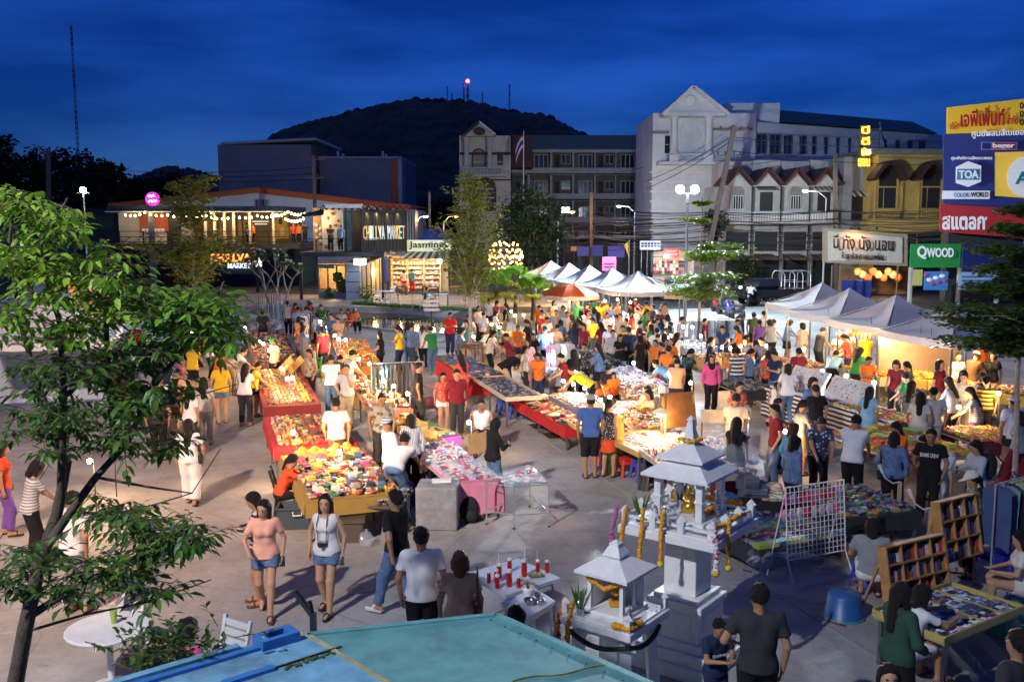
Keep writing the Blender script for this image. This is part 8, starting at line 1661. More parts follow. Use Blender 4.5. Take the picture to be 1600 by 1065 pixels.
def craft_shelf(label,x,y,rz,w_,h_,rows,cols_,seed,z0=.35):
 o=thing('craft_shelf',label,'display shelf',W(x,y),rz,'wooden craft shelves');m=mat((.42,.21,.07),.6,var=.25,scale=6);Mx=Matrix.Translation((0,0,z0+h_/2))@Matrix.Rotation(-.2,4,'X');r=random.Random(seed);MB().mbox((w_,.015,h_),Mx@Matrix.Translation((0,.07,0))).build('back_panel',m,o)
 for s in(-1,1):MB().mbox((.025,.15,h_+.02),Mx@Matrix.Translation((s*w_/2,0,0))).build('side',m,o);MB().bar((s*w_*.45,.1,z0+h_*.8),(s*w_*.45,.45,0),.03).build('prop_leg',m,o);MB().bar((s*w_*.45,-.05,z0+.05),(s*w_*.45,-.06,0),.03).build('prop_leg',m,o)
 for k in range(rows+1):MB().mbox((w_,.15,.02),Mx@Matrix.Translation((0,0,-h_/2+h_*k/rows))).build('shelf',m,o)
 for k in range(1,cols_):MB().mbox((.018,.14,h_-.02),Mx@Matrix.Translation((-w_/2+w_*k/cols_,0,0))).build('divider',m,o)
 g=MB()
 for i in range(rows):
  for k in range(cols_*4):g.col=r.choice([(.55,.05,.06),(.65,.4,.4),(.7,.68,.65),(.05,.05,.06),(.5,.25,.1),(.15,.2,.4)]);hh=r.uniform(.06,h_/rows*.7);g.mbox((w_/cols_/6,.05,hh),Mx@Matrix.Translation((-w_/2+w_*(k+.5)/(cols_*4),.0,-h_/2+h_*i/rows+.012+hh/2)))
 tag(g.build('small_crafts',col_mat(.5),o),kind='stuff')
craft_shelf('leaning wooden compartment shelf of red crafts behind the green jacket',1425,965,.50,1.15,.72,3,4,1);craft_shelf('taller wooden compartment shelf beside the blue stool',1490,920,.55,.85,.85,3,3,2,.5)
for k,(x,y,z,lb)in enumerate(((1402,832,1.0,'thin white arm lamp on a post before the person in orange'),(1480,812,1.0,'thin white arm lamp on a post before the person in black'),(1450,880,.95,'thin white arm lamp clipped to the leaning shelf'))):
 p=W(x,y+0,0);o=thing('arm_lamp',lb,'lamp',p,-.2,'unlit arm lamps');MB().box((0,0,.45),(.06,.06,.9)).build('post',mat((.45,.33,.16),.7,var=.2),o);MB().tube([(0,0,.9),(-.12,-.04,.88),(-.26,-.08,.98),(-.3,-.08,1.08)],.012,6).build('arm',M_WHT,o);MB().tube([(-.3,-.08,1.06),(-.36,-.09,1.2)],[.02,.032],8).build('lamp_head',M_WHT,o)
table('E3','long tray table of bracelets and straps in the near corner',(1478,1005),(1600,955),.95,.62,Vector((.3,1,0)),(.35,.28,.12),None,2,True,(.45,.38,.12));spread('E3','bracelets and straps sorted in the near corner trays','small','dark',300,33);spread('E3','white tags and pale straps in the near corner trays','small','silver',110,34);
for k in range(3):p=lx('E3',TABLES['E3'][3]*(.25+.25*k),.47);b=MB();b.box((0,0,.03),(.03,.9,.06));tag(b.build('tray_divider',mat((.45,.38,.12),.6,var=.2),None,p,TABLES['E3'][6]),'yellow wooden divider across the near corner tray table','divider','dividers on the tray table')
b=MB();p=W(1318,962);o=thing('upturned_tub','blue upturned plastic tub on the ground by the plastic sheet','tub',p);MB().lathe([(.27,0),(.265,.04),(.25,.05),(.22,.30),(.2,.33),(0,.335)],18).build('tub',mat((.02,.10,.30),.4,var=.08),o);MB().lathe([(.285,0),(.285,.025),(.27,.03)],18).build('rim',mat((.05,.22,.26),.4),o)
b=MB();b.sheet(crumple(W(1150,925,.02),W(1330,950,.02),W(1335,880,.05),W(1170,862,.38),14,.10,9,.22),smooth=False);tag(b.build('plastic_sheet',M_PLAS),'crumpled clear plastic sheet on the ground in front of the wire grid','plastic sheet')
b=MB();b.sheet(crumple(W(1545,850,.02),W(1640,850,.02),W(1640,780,.8),W(1560,790,.8),12,.06,10,.1),smooth=False);tag(b.build('blue_tarp',mat((.03,.08,.25),.4,var=.15)),'blue tarp thrown over stock at the east edge','tarp')
# tape marks on the ground
for k,(x0,y0,x1,y1,c,lb)in enumerate(((1160,890,1175,893,(.25,.03,.06),'short red floor tape mark near the plastic sheet'),(1292,968,1322,978,(.22,.03,.04),'red floor tape mark beside the upturned tub'),(670,826,728,824,(.2,.12,.35),'faint violet chalk line beside the concrete block'))):A,B=W(x0,y0,.004),W(x1,y1,.004);b=MB();b.bar(A,B,.06,.006);tag(b.build('floor_mark',mat(c,.9,var=.3)),lb,'floor mark','floor marks')
# handbags of people in front, camera, phone
def shoulder_bag(label,loc,rz,c,m=None,s=1.0):
 o=thing('shoulder_bag',label,'handbag',loc,rz);mm=m or clothc(c,.5);b=MB();b.box((0,0,0),(.09*s,.26*s,.2*s),0,0,.03*s);b.build('body',mm,o);MB().tube([(0,-.11*s,.08*s),(.0,-.06*s,.38*s),(0,.0,.46*s),(0,.06*s,.38*s),(0,.11*s,.08*s)],.010,6).build('strap',mm,o);MB().box((.047*s,0,.03),(.008,.2*s,.08*s),0,0,.003).build('flap',mm,o)

# cartons and stock between the rows
M_CARD=mat((.30,.19,.10),.85,var=.2,scale=3)
for k,(x,y,w_,d_,h_,rz,lb)in enumerate(((560,640,.5,.4,.45,.3,'carton behind the person in cream tee'),(575,612,.45,.4,.4,.9,'carton beside the child in grey tee'),(640,745,.5,.4,.38,.2,'carton under the striped shirt person'),(655,765,.4,.35,.3,.8,'low carton behind the blue grey tub'),(548,600,.4,.35,.5,.4,'tall carton near the pale backpack straps'),(1010,665,.5,.4,.35,.2,'carton behind the seated sellers'),(1075,712,.45,.4,.3,.5,'carton beside the varnish table lamp'),(1235,720,.5,.4,.4,.1,'carton beside the seated person in pink cap'),(900,600,.5,.4,.35,.7,'carton behind the bending person in yellow'),(1445,742,.5,.4,.3,.3,'carton under the colourful clothing table'),(1330,880,.4,.35,.3,.2,'carton beside the person seated on blue stool'),(1240,612,.5,.4,.45,.6,'carton at the end of the striped counter'),(712,575,.45,.4,.35,.4,'carton under the red draped table'))):
 o=thing('carton','brown '+lb,'carton',W(x,y),rz,'brown cartons between the rows');b=MB();t=.012
 for s in(-1,1):b.box((s*(w_/2-t),0,h_/2),(t,d_,h_));b.box((0,s*(d_/2-t),h_/2),(w_-4*t,t,h_))
 b.box((0,0,.01),(w_,d_,.02));b.build('box',M_CARD,o)
 for s in(-1,1):b=MB();b.mbox((.2,d_,.01),Matrix.Translation((s*(w_/2+.06),0,h_+.05))@Matrix.Rotation(-s*.7,4,'Y'));b.build('flap',M_CARD,o)
 g=MB();r=random.Random(k)
 for _ in range(14):g.col=r.choice(PAL['mixed']);g.ball((r.uniform(-.4,.4)*w_,r.uniform(-.4,.4)*d_,h_-.03+r.random()*.05),.07,6,4,0,(1.2,.9,.6),r.random()*3)
 tag(g.build('stock',col_mat(bump=.2),o),kind='stuff')
# the people, front to back
P_=person
F_=[
(411,783,1.60,'w','walkphone',190,'blouse salmon','shorts denim','long','person in pink frilled top and denim shorts walking with a phone','sandals brown',3),
(392,776,1.60,'w','phone',100,'longsleeve cardi','shorts black','long','person in dark striped cardigan half hidden behind the pink top','sandals brown',1),
(508,773,1.64,'w','walkstill',165,'tank white','shorts denim','long','long haired person in white top with a camera round the neck','sandals black',3),
(617,766,1.74,'m','walk',60,'tee black','trousers denim','short','person in black tee and jeans striding past the concrete block','shoes white',1),
(658,824,1.73,'m','stand',5,'tee white','trousers black','short','person in white tee with back turned beyond the container roof','shoes black',2),
(719,861,1.60,'w','stand',0,'tee peach','trousers black','bob','person in peach top with floral shoulder bag beside the offering table','sandals black',0),
(806,946,1.45,'w','stand',20,'tee black','trousers black','bob','dark haired person showing only a head above the container roof','sandals black',1),
(1128,972,1.22,'m','phone',205,'tee navy','trousers navy','short','child in navy football shirt at the foot of the tall shrine','shoes black',1),
(1187,912,1.74,'m','carry',-8,'tee charcoal','trousers black','short','broad person in charcoal tee seen from behind by the tall shrine','shoes black',1),
(1412,912,1.62,'w','mouth',-70,'jacket dkgreen','trousers black','long','person in green hooded jacket with hand at the mouth','sandals black',0),
(1472,908,1.62,'w','sitreach',-70,'tee white','longskirt white','bob','seated person in white leaning over the near corner trays','sandals brown',1),
(1592,985,1.70,'m','stand',30,'tee charcoal','trousers black','short','dark clothed person cut by the lower east edge','shoes black',1),
(1590,830,1.60,'w','sit',70,'tee offwhite','skirt offwhite','long','seated person in off white at the east edge by the blue stool','sandals black',0),
(1390,1040,1.55,'w','stand',170,'blouse floral','trousers black','long','person in patterned top at the bottom edge below the green jacket','sandals black',0),
(298,966,1.60,'w','sit',-30,'tee hotpink','trousers black','long','seated person in pink behind the near shrub','sandals black',1),
(1364,808,1.66,'m','sit',-20,'tee grey','kneeshorts white','bob','person in grey tee seated on a blue stool, back turned','sandals black',1),
(1516,738,1.60,'w','look',80,'longsleeve plaid','trousers black','tail','person in plaid shirt and white cap by the arm lamp','sandals black',1),
(1520,690,1.63,'w','phone',100,'longsleeve ltgrey','trousers black','long','person in white and grey with a black backpack','shoes black',0),
(1455,672,1.70,'m','look',150,'tee black','trousers black','short','young person in black printed tee facing the arm lamps','shoes black',2),
(1396,662,1.62,'w','browse',110,'tee orange','shorts black','long','person in orange tee browsing beside the denim shirt','sandals black',1),
(1424,678,1.58,'w','bend',100,'tee white','widetrousers white','short','stooping person in white behind the person in orange','sandals black',0),
(1367,677,1.62,'w','look',-30,'longsleeve denim','trousers black','bob','person in denim shirt with a black bag strap','sandals black',1),
(1340,650,1.76,'m','browse',-35,'tee white','trousers black','short','heavy person in white shirt and black trousers','shoes black',2),
(1277,680,1.60,'w','look',-70,'longsleeve denim','trousers black','bob','person in blue denim shirt facing the light blue cardigan','sandals black',1),
(1243,662,1.60,'w','look',-60,'longsleeve sky','skirt check','bob','person in light blue cardigan and checked skirt','sandals brown',0),
(1118,655,1.63,'w','browse',-25,'tank black','trousers dkdenim','long','person in black strappy top behind the shrine roof','sandals black',1),
(1207,655,1.65,'m','sit',-70,'tee grey','trousers navy','short','seated person in grey blue tee and pink cap','sandals black',1),
(1286,656,1.66,'m','browse',180,'tee nfloral','trousers black','short','person in navy patterned shirt facing the viewer','sandals black',1),
(923,617,1.74,'m','stand',5,'tee blue','kneeshorts black','short','person in blue tee and grey cap standing in the aisle','sandals black',2),
(988,622,1.62,'w','look',-40,'tank floral','skirt redorange','tail','person in black patterned top and bright red skirt','sandals black',1),
(750,657,1.62,'w','phone',-60,'longsleeve black','trousers denim','hijab:black','person in black hooded top and jeans by the toy table','shoes grey',0),
(752,625,1.68,'m','sit',180,'tank white','shorts black','short','seated person in white vest behind the toy table','sandals black',2),
(693,583,1.50,'w','look',195,'tee redfloral','shorts white','short','young person in red spotted shirt beside the raglan shirt','sandals black',1),
(714,578,1.70,'m','look',190,'longsleeve maroon','trousers charcoal','short','person in grey and maroon raglan shirt in the aisle','shoes black',0),
(656,567,1.70,'m','carry',-80,'tee black','trousers charcoal','short','person in black polo holding a pink bag in the aisle','shoes black',1),
(632,614,1.68,'m','look',200,'tee camo','trousers charcoal','short','seller in mottled grey tee behind the board table','shoes black',2),
(671,645,1.58,'w','look',20,'longsleeve bwv','trousers black','bob','person in pale striped shirt seen from behind at the toy table','sandals black',1),
(588,682,1.72,'m','bend',-15,'tee white','kneeshorts denim','short','person in white tee and denim shorts bending over a stall','sandals black',2),
(582,655,1.68,'m','look',120,'tee white','trousers charcoal','short','seller in white tee and patterned cap','shoes black',1),
(462,711,1.62,'w','sitreach',-75,'tee redorange','trousers black','tail','seated seller in red tee reaching to the clothing table','sandals black',1),
(523,620,1.68,'m','look',10,'tee offwhite','trousers brown','short','person in cream tee with back turned inside the west row','sandals black',2),
(541,570,1.64,'m','mouth',180,'tee ltgrey','trousers khaki','short','child in grey tee with a hand at the mouth','sandals black',1),
(517,556,1.66,'m','browse',10,'tee white','trousers denim','short','person in white tee with pale backpack straps from behind','shoes black',1),
(533,556,1.66,'m','bend',-20,'tee charcoal','trousers black','short','stooping person in dark tee beside the backpack straps','shoes black',1),
(490,530,1.68,'m','sit',0,'tee orange','trousers black','short','person in orange tee seated on the green chair','sandals black',2),
(571,548,1.72,'m','browse',-60,'tee ltgrey','kneeshorts khaki','short','seller in grey and navy tee at the bulb lit table','shoes black',1),
(566,519,1.60,'w','carry',80,'tee black','trousers black','long','person in black at the snack table end','sandals black',0),
(385,569,1.64,'w','browse',-5,'tee white','trousers charcoal','long','long haired person in white tee at the brass table','sandals brown',1),
(353,536,1.74,'m','browse',-70,'tee orange','trousers dkdenim','short','person in orange tee and jeans browsing the west row','sandals orange',2),
(384,545,1.70,'m','bend',-60,'tee white','trousers beige','short','leaning person in white beside the orange tee','shoes black',0),
(398,578,1.25,'m','browse',-60,'tee yellow','shorts black','short','small child in yellow at the brass table','sandals black',1),
(411,566,1.50,'m','browse',-80,'tee yellow','shorts black','short','taller youngster in yellow at the brass table','sandals black',1),
(437,548,1.60,'w','look',150,'tee camo','trousers black','tail','seller in grey print behind the brass table','sandals black',1),
(425,528,1.62,'w','look',140,'tee cream','trousers black','tail','seller in cream with a green cap behind the west row','sandals black',1),
(294,655,1.63,'w','walkstill',5,'tee white','widetrousers white','long','person all in white walking up the lit aisle with a black bag','sandals black',1),
(299,604,1.60,'w','look',-20,'tee white','trousers charcoal','long','person in white tee ahead of the all white walker','sandals black',1),
(318,590,1.62,'w','look',10,'tee ltgrey','trousers grey','long','person in pale grey beside the tree trunk in the lit aisle','sandals black',0),
(244,604,1.66,'m','stand',20,'tee charcoal','trousers black','short','person in black under the tree branches','sandals black',1),
(270,598,1.62,'w','stand',10,'tee brown','longskirt beige','long','person in long beige skirt under the tree branches','sandals black',1),
(65,722,1.62,'w','browse',-50,'tee gw','trousers black','bob','person in striped top behind the near tree trunk','sandals black',1),
(116,768,1.68,'m','look',-20,'tee white','trousers grey','short','person in white tee behind the near tree branches','sandals black',1),
(8,690,1.62,'w','look',-60,'tee redorange','trousers purple','long','person in red at the west edge behind the tree','sandals black',1),
(283,500,1.62,'w','stand',0,'tee navy','trousers black','long','person in navy far up the lit aisle',None,1),
(309,508,1.62,'w','look',60,'tee red','trousers black','short','person in red far up the lit aisle',None,1),
(330,520,1.64,'m','look',-60,'tee white','trousers black','short','person in white far up the lit aisle by the row end',None,1),
(645,505,1.72,'m','look',-40,'longsleeve denim','trousers dkdenim','short','person in grey blue shirt before the pond signpost','shoes black',1),
(662,509,1.60,'w','look',-20,'longsleeve white','trousers black','tail','person in white and red beside the grey blue shirt','sandals black',1),
(704,489,1.72,'m','phone',-160,'tee red','trousers navy','short','person in red tee reading a yellow leaflet','shoes black',1),
(728,501,1.58,'w','look',150,'tee teal','skirt teal','long','seller in pale green behind the red draped table','sandals black',0),
(495,489,1.60,'w','look',40,'tee white','trousers black','tail','person in white at the cool lit far rail',None,1),
(512,486,1.62,'w','sit',180,'tee white','shorts grey','short','person in white seated first on the pond rim',None,1),(533,483,1.60,'w','sit',190,'tee offwhite','shorts beige','short','person in cream seated second on the pond rim',None,1),(543,483,1.58,'w','sit',170,'sleeveless_dress redfloral',None,'long','person in red floral dress seated on the pond rim',None,1),(555,481,1.62,'w','sit',210,'tee orange','trousers black','long','person in orange and black seated last on the pond rim',None,1),
(465,479,1.64,'m','look',30,'tee ltblue','trousers black','short','person in light blue beyond the far rail',None,1),(449,470,1.62,'w','stand',0,'tee white','trousers black','short','person in white beside the frangipani trunks',None,1),(410,485,1.64,'m','stand',20,'tee charcoal','trousers black','short','person in black under the frangipani',None,1),(482,470,1.62,'w','look',180,'tee maroon','trousers black','long','person in maroon beyond the pale fabric table',None,1),
(757,487,1.66,'m','look',-40,'tee white','trousers black','short','person in white beside the tall tree trunk',None,1),(770,516,1.70,'m','bend',-40,'tee white','trousers khaki','short','bending person in white and khaki near the tall tree',None,1),(796,506,1.62,'w','sit',-60,'tee ltgrey','trousers black','bob','seated person in grey at the far snack stall',None,1),(820,500,1.64,'w','browse',60,'tee black','trousers black','tail','person in black beside the pink headscarf wearer',None,1),
(803,548,1.76,'m','bend',-75,'tee black','trousers beige','short','big person in black and beige bending over the sunglasses','shoes black',1),(824,530,1.60,'w','look',150,'longdress pink',None,'hijab:black','person in pink dress with a black headscarf','sandals black',0),(834,521,1.58,'w','look',190,'tee black','trousers denim','long','young person in black behind the pink dress',None,1),
(850,488,1.66,'m','stand',170,'tee maroon','trousers denim','short','person in maroon polo left of the grey shirted pair',None,1),(869,484,1.68,'m','mouth',160,'tee grey','trousers black','short','person in grey drinking beside the maroon polo',None,1),(887,487,1.66,'m','look',190,'tee ltgrey','trousers charcoal','short','person in pale grey before the floral dress',None,1),(893,492,1.60,'w','look',30,'sleeveless_dress floral',None,'bob','person in black floral dress with back turned',None,1),(908,485,1.64,'w','stand',20,'tee olive','trousers black','long','person in olive beside the orange lit bulbs',None,1),
(937,504,1.64,'w','browse',30,'tee maroon','trousers beige','long','long haired person in maroon and beige','sandals black',1),(958,516,1.62,'w','look',190,'longsleeve ltgrey','trousers charcoal','short','person in pale grey shirt left of the black dress',None,0),(970,523,1.58,'w','phone',185,'dress black',None,'long','person in black dress looking at a phone',None,0),(983,511,1.66,'m','stand',0,'tee navy','trousers black','short','person in navy behind the black dress',None,1),(988,497,1.66,'w','look',10,'tee salmon','trousers beige','hijab:red','person in lilac with a red headscarf',None,1),
(1006,521,1.62,'w','mouth',-160,'longsleeve charcoal','trousers black','long','long haired person in charcoal holding the chin',None,0),(1027,512,1.68,'m','stand',0,'tee white','trousers navy','short','person in white with a dark cross strap',None,1),(1032,536,1.64,'m','look',100,'tee navy','trousers red','short','person in navy and red beside the cross strap',None,1),(1010,563,1.68,'m','bend',60,'tee ltblue','trousers charcoal','short','seller in pale blue leaning over the lilac table',None,1),(905,538,1.66,'m','bend',50,'tee sky','trousers black','short','stooping person in bright blue at the dark bag table',None,1),(889,573,1.68,'m','bend',70,'tee yellow','trousers charcoal','short','bending person in yellow with a black cross strap','sandals black',1),(885,537,1.60,'w','look',160,'tee floral','trousers black','tail','person in print leaning by the warm bulb left of the blue tee',None,1),
(942,592,1.62,'w','sit',20,'tee redorange','trousers black','tail','seated seller in red with the back to the shoe table',None,1),(978,606,1.64,'w','sit',170,'tee charcoal','trousers black','tail','seated seller in an orange cap',None,1),(1003,604,1.62,'w','sit',150,'tee cream','trousers black','short','seated seller in cream next to the orange cap',None,1),(1014,612,1.60,'w','sit',120,'tee beige','trousers black','bob','seated seller in beige turned to the neighbour',None,1),(1031,601,1.62,'w','sit',10,'longsleeve white','trousers black','hijab:white','seated person in a white headscarf from behind',None,1),(958,570,1.64,'m','sit',-40,'tee charcoal','trousers black','short','seated person in charcoal behind the lilac table',None,1),(996,582,1.25,'w','look',180,'tee orange','shorts black','bob','child in orange beside the leaning seller',None,1),
(1083,546,1.62,'w','browse',-60,'blouse gfloral','trousers black','tail','person in dark green floral blouse by the trunk',None,1),(1060,520,1.64,'w','browse',-40,'tee white','trousers denim','long','long haired person in white by the silver jewellery',None,1),(1050,556,1.60,'w','look',150,'tee navy','trousers black','short','seller in navy by the cool bulb',None,1),(1112,556,1.60,'w','stand',180,'longsleeve hotpink','trousers black','hijab:black','person in pink cardigan and black headscarf','shoes white',0),(1133,551,1.62,'w','stand',165,'tee grey','trousers black','tail','person in grey tee beside the pink cardigan','shoes white',0),(1152,543,1.66,'w','stand',10,'tee bw','shorts denim','short','person in bold black and white striped tee and denim shorts','sandals black',1),
(1185,562,1.62,'w','sit',160,'tee white','trousers navy','long','seated person in white tee and blue cap by the black draped table',None,1),(1199,548,1.62,'w','look',20,'tee redfloral','trousers black','bob','person in warm floral shirt behind the seated white tee',None,1),(1212,597,1.12,'w','walkstill',0,'sleeveless_dress white',None,'tail','little child in white dress holding a hand','sandals hotpink',1),(1244,566,1.64,'w','walkstill',5,'tee white','trousers denim','bob','adult in white tee and blue jeans with the little child','sandals brown',1),
(1347,544,1.62,'w','browse',-60,'tee green','trousers black','long','person in green at the snack counter',None,1),(1289,513,1.70,'m','browse',-80,'tee charcoal','trousers black','short','cook in black under the second east tent',None,1),(1311,519,1.62,'w','look',150,'tee cream','trousers black','short','cook in cream cap beside the black tee',None,1),(1326,515,1.64,'w','look',120,'tee offwhite','trousers yellow','short','cook in white hat and yellow apron',None,1),(1253,504,1.64,'w','look',20,'dress cream',None,'bob','person in cream dress under the first east tent',None,1),(1211,500,1.64,'w','browse',-70,'longdress white',None,'tail','person in long white dress before the first east tent',None,1),(1168,524,1.60,'w','look',190,'tee peach','trousers black','long','person in peach behind the warm trinket table',None,1),(1305,548,1.66,'m','bend',-30,'tee ltblue','trousers black','short','stooping person in pale blue behind the jewellery boards',None,1),(1372,553,1.62,'w','bend',60,'tee nfloral','trousers black','bob','stooping person in blue print at the snack counter',None,1),
(1408,530,1.64,'w','look',170,'tee yellow','trousers black','tail','cook in yellow behind the fried snacks',None,1),(1420,545,1.62,'w','look',180,'tee offwhite','trousers black','short','seller in off white behind the fried snacks',None,1),(1496,552,1.60,'w','stand',185,'blouse white','trousers charcoal','short','person in white frilled blouse facing the viewer',None,0),(1520,552,1.70,'m','browse',-70,'tee brown','trousers black','short','person in dark tee and pale cap behind the white blouse',None,1),(1415,565,1.62,'w','look',40,'tee navy','trousers black','tail','person in navy print before the fried snacks',None,1),
(1526,610,1.64,'w','browse',60,'tee gw','trousers purple','long','person in grey striped top at the colourful clothing','sandals black',1),(1461,603,1.70,'m','look',0,'tee offwhite','widetrousers offwhite','short','person in pale uniform at the colourful clothing','shoes white',1),(1420,607,1.62,'w','look',-30,'longdress offwhite',None,'long','person in long off white dress beside the pale uniform','sandals black',1),(1372,604,1.58,'w','look',-50,'dress ltblue',None,'long','person in light blue dress at the striped counter','sandals black',1),(1403,597,1.62,'w','look',-50,'blouse camo','trousers black','long','person in grey print blouse behind the light blue dress','sandals black',1),(1438,636,1.10,'w','look',0,'dress teal',None,'bob','small child between the pale uniform and long dress','sandals black',1),(1585,619,1.74,'m','stand',10,'tee white','shorts charcoal','short','person in white tee and cap at the east edge','shoes black',1),(1594,643,1.62,'w','walk',30,'tee grey','widetrousers maroon','bob','person in grey and maroon trousers at the east edge','sandals black',1),(1542,590,1.62,'w','look',150,'tee yb','trousers black','tail','seller in yellow and black stripes with dark cap',None,1),
(1078,497,1.68,'m','look',-70,'tee gw','trousers navy','short','person in fine striped tee by the parked scooters',None,1),(1108,505,1.66,'m','bend',60,'tee ltblue','trousers black','short','bending person in pale blue by the parked scooters',None,1),(1154,500,1.62,'w','browse',-160,'tee ltblue','trousers black','short','person in pale blue left of the green backpack',None,1),(1178,488,1.68,'m','stand',0,'tee olive','trousers black','short','person with a green pack before the scooters',None,1),(1193,486,1.66,'w','look',20,'tee white','trousers black','tail','person in white beside the green pack',None,1),(1195,500,1.60,'w','look',10,'tee purple','trousers black','tail','person in purple before the long white dress',None,1),(1042,492,1.64,'w','look',20,'tee white','trousers black','bob','person in white with a cross strap by the beige parasol',None,1),
]
HATS={'person in blue tee and grey cap standing in the aisle':'cap grey','seated person in grey blue tee and pink cap':'cap pink','person in plaid shirt and white cap by the arm lamp':'cap offwhite','seller in white tee and patterned cap':'cap gw','seated seller in an orange cap':'cap orange','person in white tee and cap at the east edge':'cap white','person in dark tee and pale cap behind the white blouse':'cap cream','cook in cream cap beside the black tee':'cap cream','cook in white hat and yellow apron':'bucket_hat white','seller in cream with a green cap behind the west row':'cap green','seated person in white tee and blue cap by the black draped table':'cap blue','seller in yellow and black stripes with dark cap':'cap black','person in orange and black seated last on the pond rim':'cap sky'}
BROWNH={'person in peach top with floral shoulder bag beside the offering table':(.07,.03,.015),'person in light blue cardigan and checked skirt':(.09,.04,.018)}
for(hx,hy,ht,sex,pose,face,top,bot,hair,lb,sh,sk)in F_:P_(hx,hy,ht,sex,pose,face,top,bot,hair,lb,sh,None,sk,hat=HATS.get(lb),hairc=BROWNH.get(lb,HAIR),z0=(.36 if 'pond rim' in lb and False else 0))
# far crowd under and behind the tents, terrace guests
fr_=random.Random(77);tops=['tee white','tee black','tee maroon','tee orange','longsleeve denim','tee grey','tee cream','tee navy','tee green','tee peach','blouse redfloral','tee yellow']
spots=[(895,466),(903,470),(920,474),(928,466),(938,472),(947,468),(955,476),(966,470),(972,480),(983,474),(992,468),(1000,478),(1010,470),(1020,476),(1030,482),(915,484),(935,488),(950,488),(963,492),(1015,492),(1026,496),(880,478),(866,470),(842,478),(778,470),(790,474),(764,468),(748,478),(1040,474),(1012,484),(996,490),(925,496),(905,498),(978,498),(945,480)]
places=['under the first far tent','beside the orange parasol','by the hot bulbs','among the far crowd','in front of the white tents','near the beige parasol']
cn=['white','black','maroon','orange','denim','grey','cream','navy','green','peach','red floral','yellow']
BOT=['trousers black','trousers denim','trousers charcoal','shorts denim','trousers beige','kneeshorts khaki','skirt black','trousers navy']
def desc(hr,po,c,bo,where):k,q=bo.split();return '%s person %s, %s top, %s %s, %s'%({'short':'short haired','long':'long haired','tail':'pony tailed','bob':'bob haired'}[hr],{'stand':'standing','look':'peering','browse':'browsing','phone':'texting','carry':'gesturing'}[po],c,q,k.replace('knee',''),where)
for k,(x,y)in enumerate(spots):
 i=fr_.randrange(12);sex=fr_.choice('mw');po,bo,hr=fr_.choice(['stand','look','browse']),fr_.choice(BOT),'short' if sex=='m' else fr_.choice(['long','tail','bob']);P_(x,y,fr_.uniform(1.58,1.72),sex,po,fr_.uniform(-180,180),tops[i],bo,hr,desc(hr,po,cn[i],bo,'in the crowd below the far tents'),None,'distant shoppers below the far tents',fr_.randrange(4))
for(x,y,z0,top,face,pose,lb)in((557,354,3.25,'tee brown',180,'fold','guest in brown on the upper deck beside the lettered container'),(601,352,3.25,'tee ltblue',160,'stand','guest in pale blue on the upper deck'),(397,354,3.45,'tee orange',90,'stand','guest in orange by the terrace mural'),(386,356,3.45,'tee navy',-60,'stand','guest in navy left of the terrace mural'),(468,352,3.45,'tee orange',150,'stand','guest in orange at the dotted wall end of the terrace'),(477,349,3.45,'tee charcoal',180,'stand','guest in charcoal beside the dotted wall'),(459,354,3.45,'tee redorange',200,'stand','guest in red between the terrace guests')):
 Yg=61.2 if z0<3.3 else 77.4;q=WY(x if x not in(557,601)else{557:517,601:533}[x],380,Yg);P_(0,0,1.66,'m',pose,face,top,'trousers black','short',lb,None,None,1,z0=z0 if z0>3.3 else WY(520,394,60.4).z+.01,at=(q.x,Yg))
P_(0,0,1.62,'w','stand',30,'tee salmon','shorts red','bob','shopper in pink at the gift shop shelves',None,None,1,at=tuple(WY(631,440,66.4)[:2]),z0=.35);P_(0,0,1.66,'m','look',-30,'tee teal','trousers red','short','shopper in teal and red at the gift shop shelves',None,None,1,at=tuple(WY(643,440,66.2)[:2]),z0=.35)
q=W(680,482,.35);P_(0,0,1.62,'m','sit',-80,'tee teal','trousers black','short','diner in teal seated at the terrace table',None,None,1,at=(q.x-.55,q.y),z0=.35)
P_(0,0,1.66,'m','ride',math.degrees(-2.0+math.pi)-90,'tee ltgrey','trousers black','short','rider in pale shirt on the moving scooter',None,None,1,at=(RIDER.x,RIDER.y))
# nobody stands inside a table or another person: step out over the nearest edge
for _ in range(4):
 for i,(b,*_r)in enumerate(PEOPLE):
  if b.location.z>.1:continue
  for a,d,n_,L,D,h,rz in TABLES.values():
   q=Vector((b.location.x-a.x,b.location.y-a.y,0));u,v=q.dot(d),q.dot(n_)
   if-.12<u<L+.12 and-.12<v<D+.12:
    dist,mv=min([(u+.14,-d),(L-u+.14,d),(v+.14,-n_),(D-v+.14,n_)],key=lambda t:t[0]);b.location+=mv*dist
  for c,*_q in PEOPLE[:i]:
   dv=b.location-c.location;dv.z=0
   if dv.length<.36:b.location+=(dv.normalized()if dv.length>.01 else Vector((1,0,0)))*(.37-dv.length)
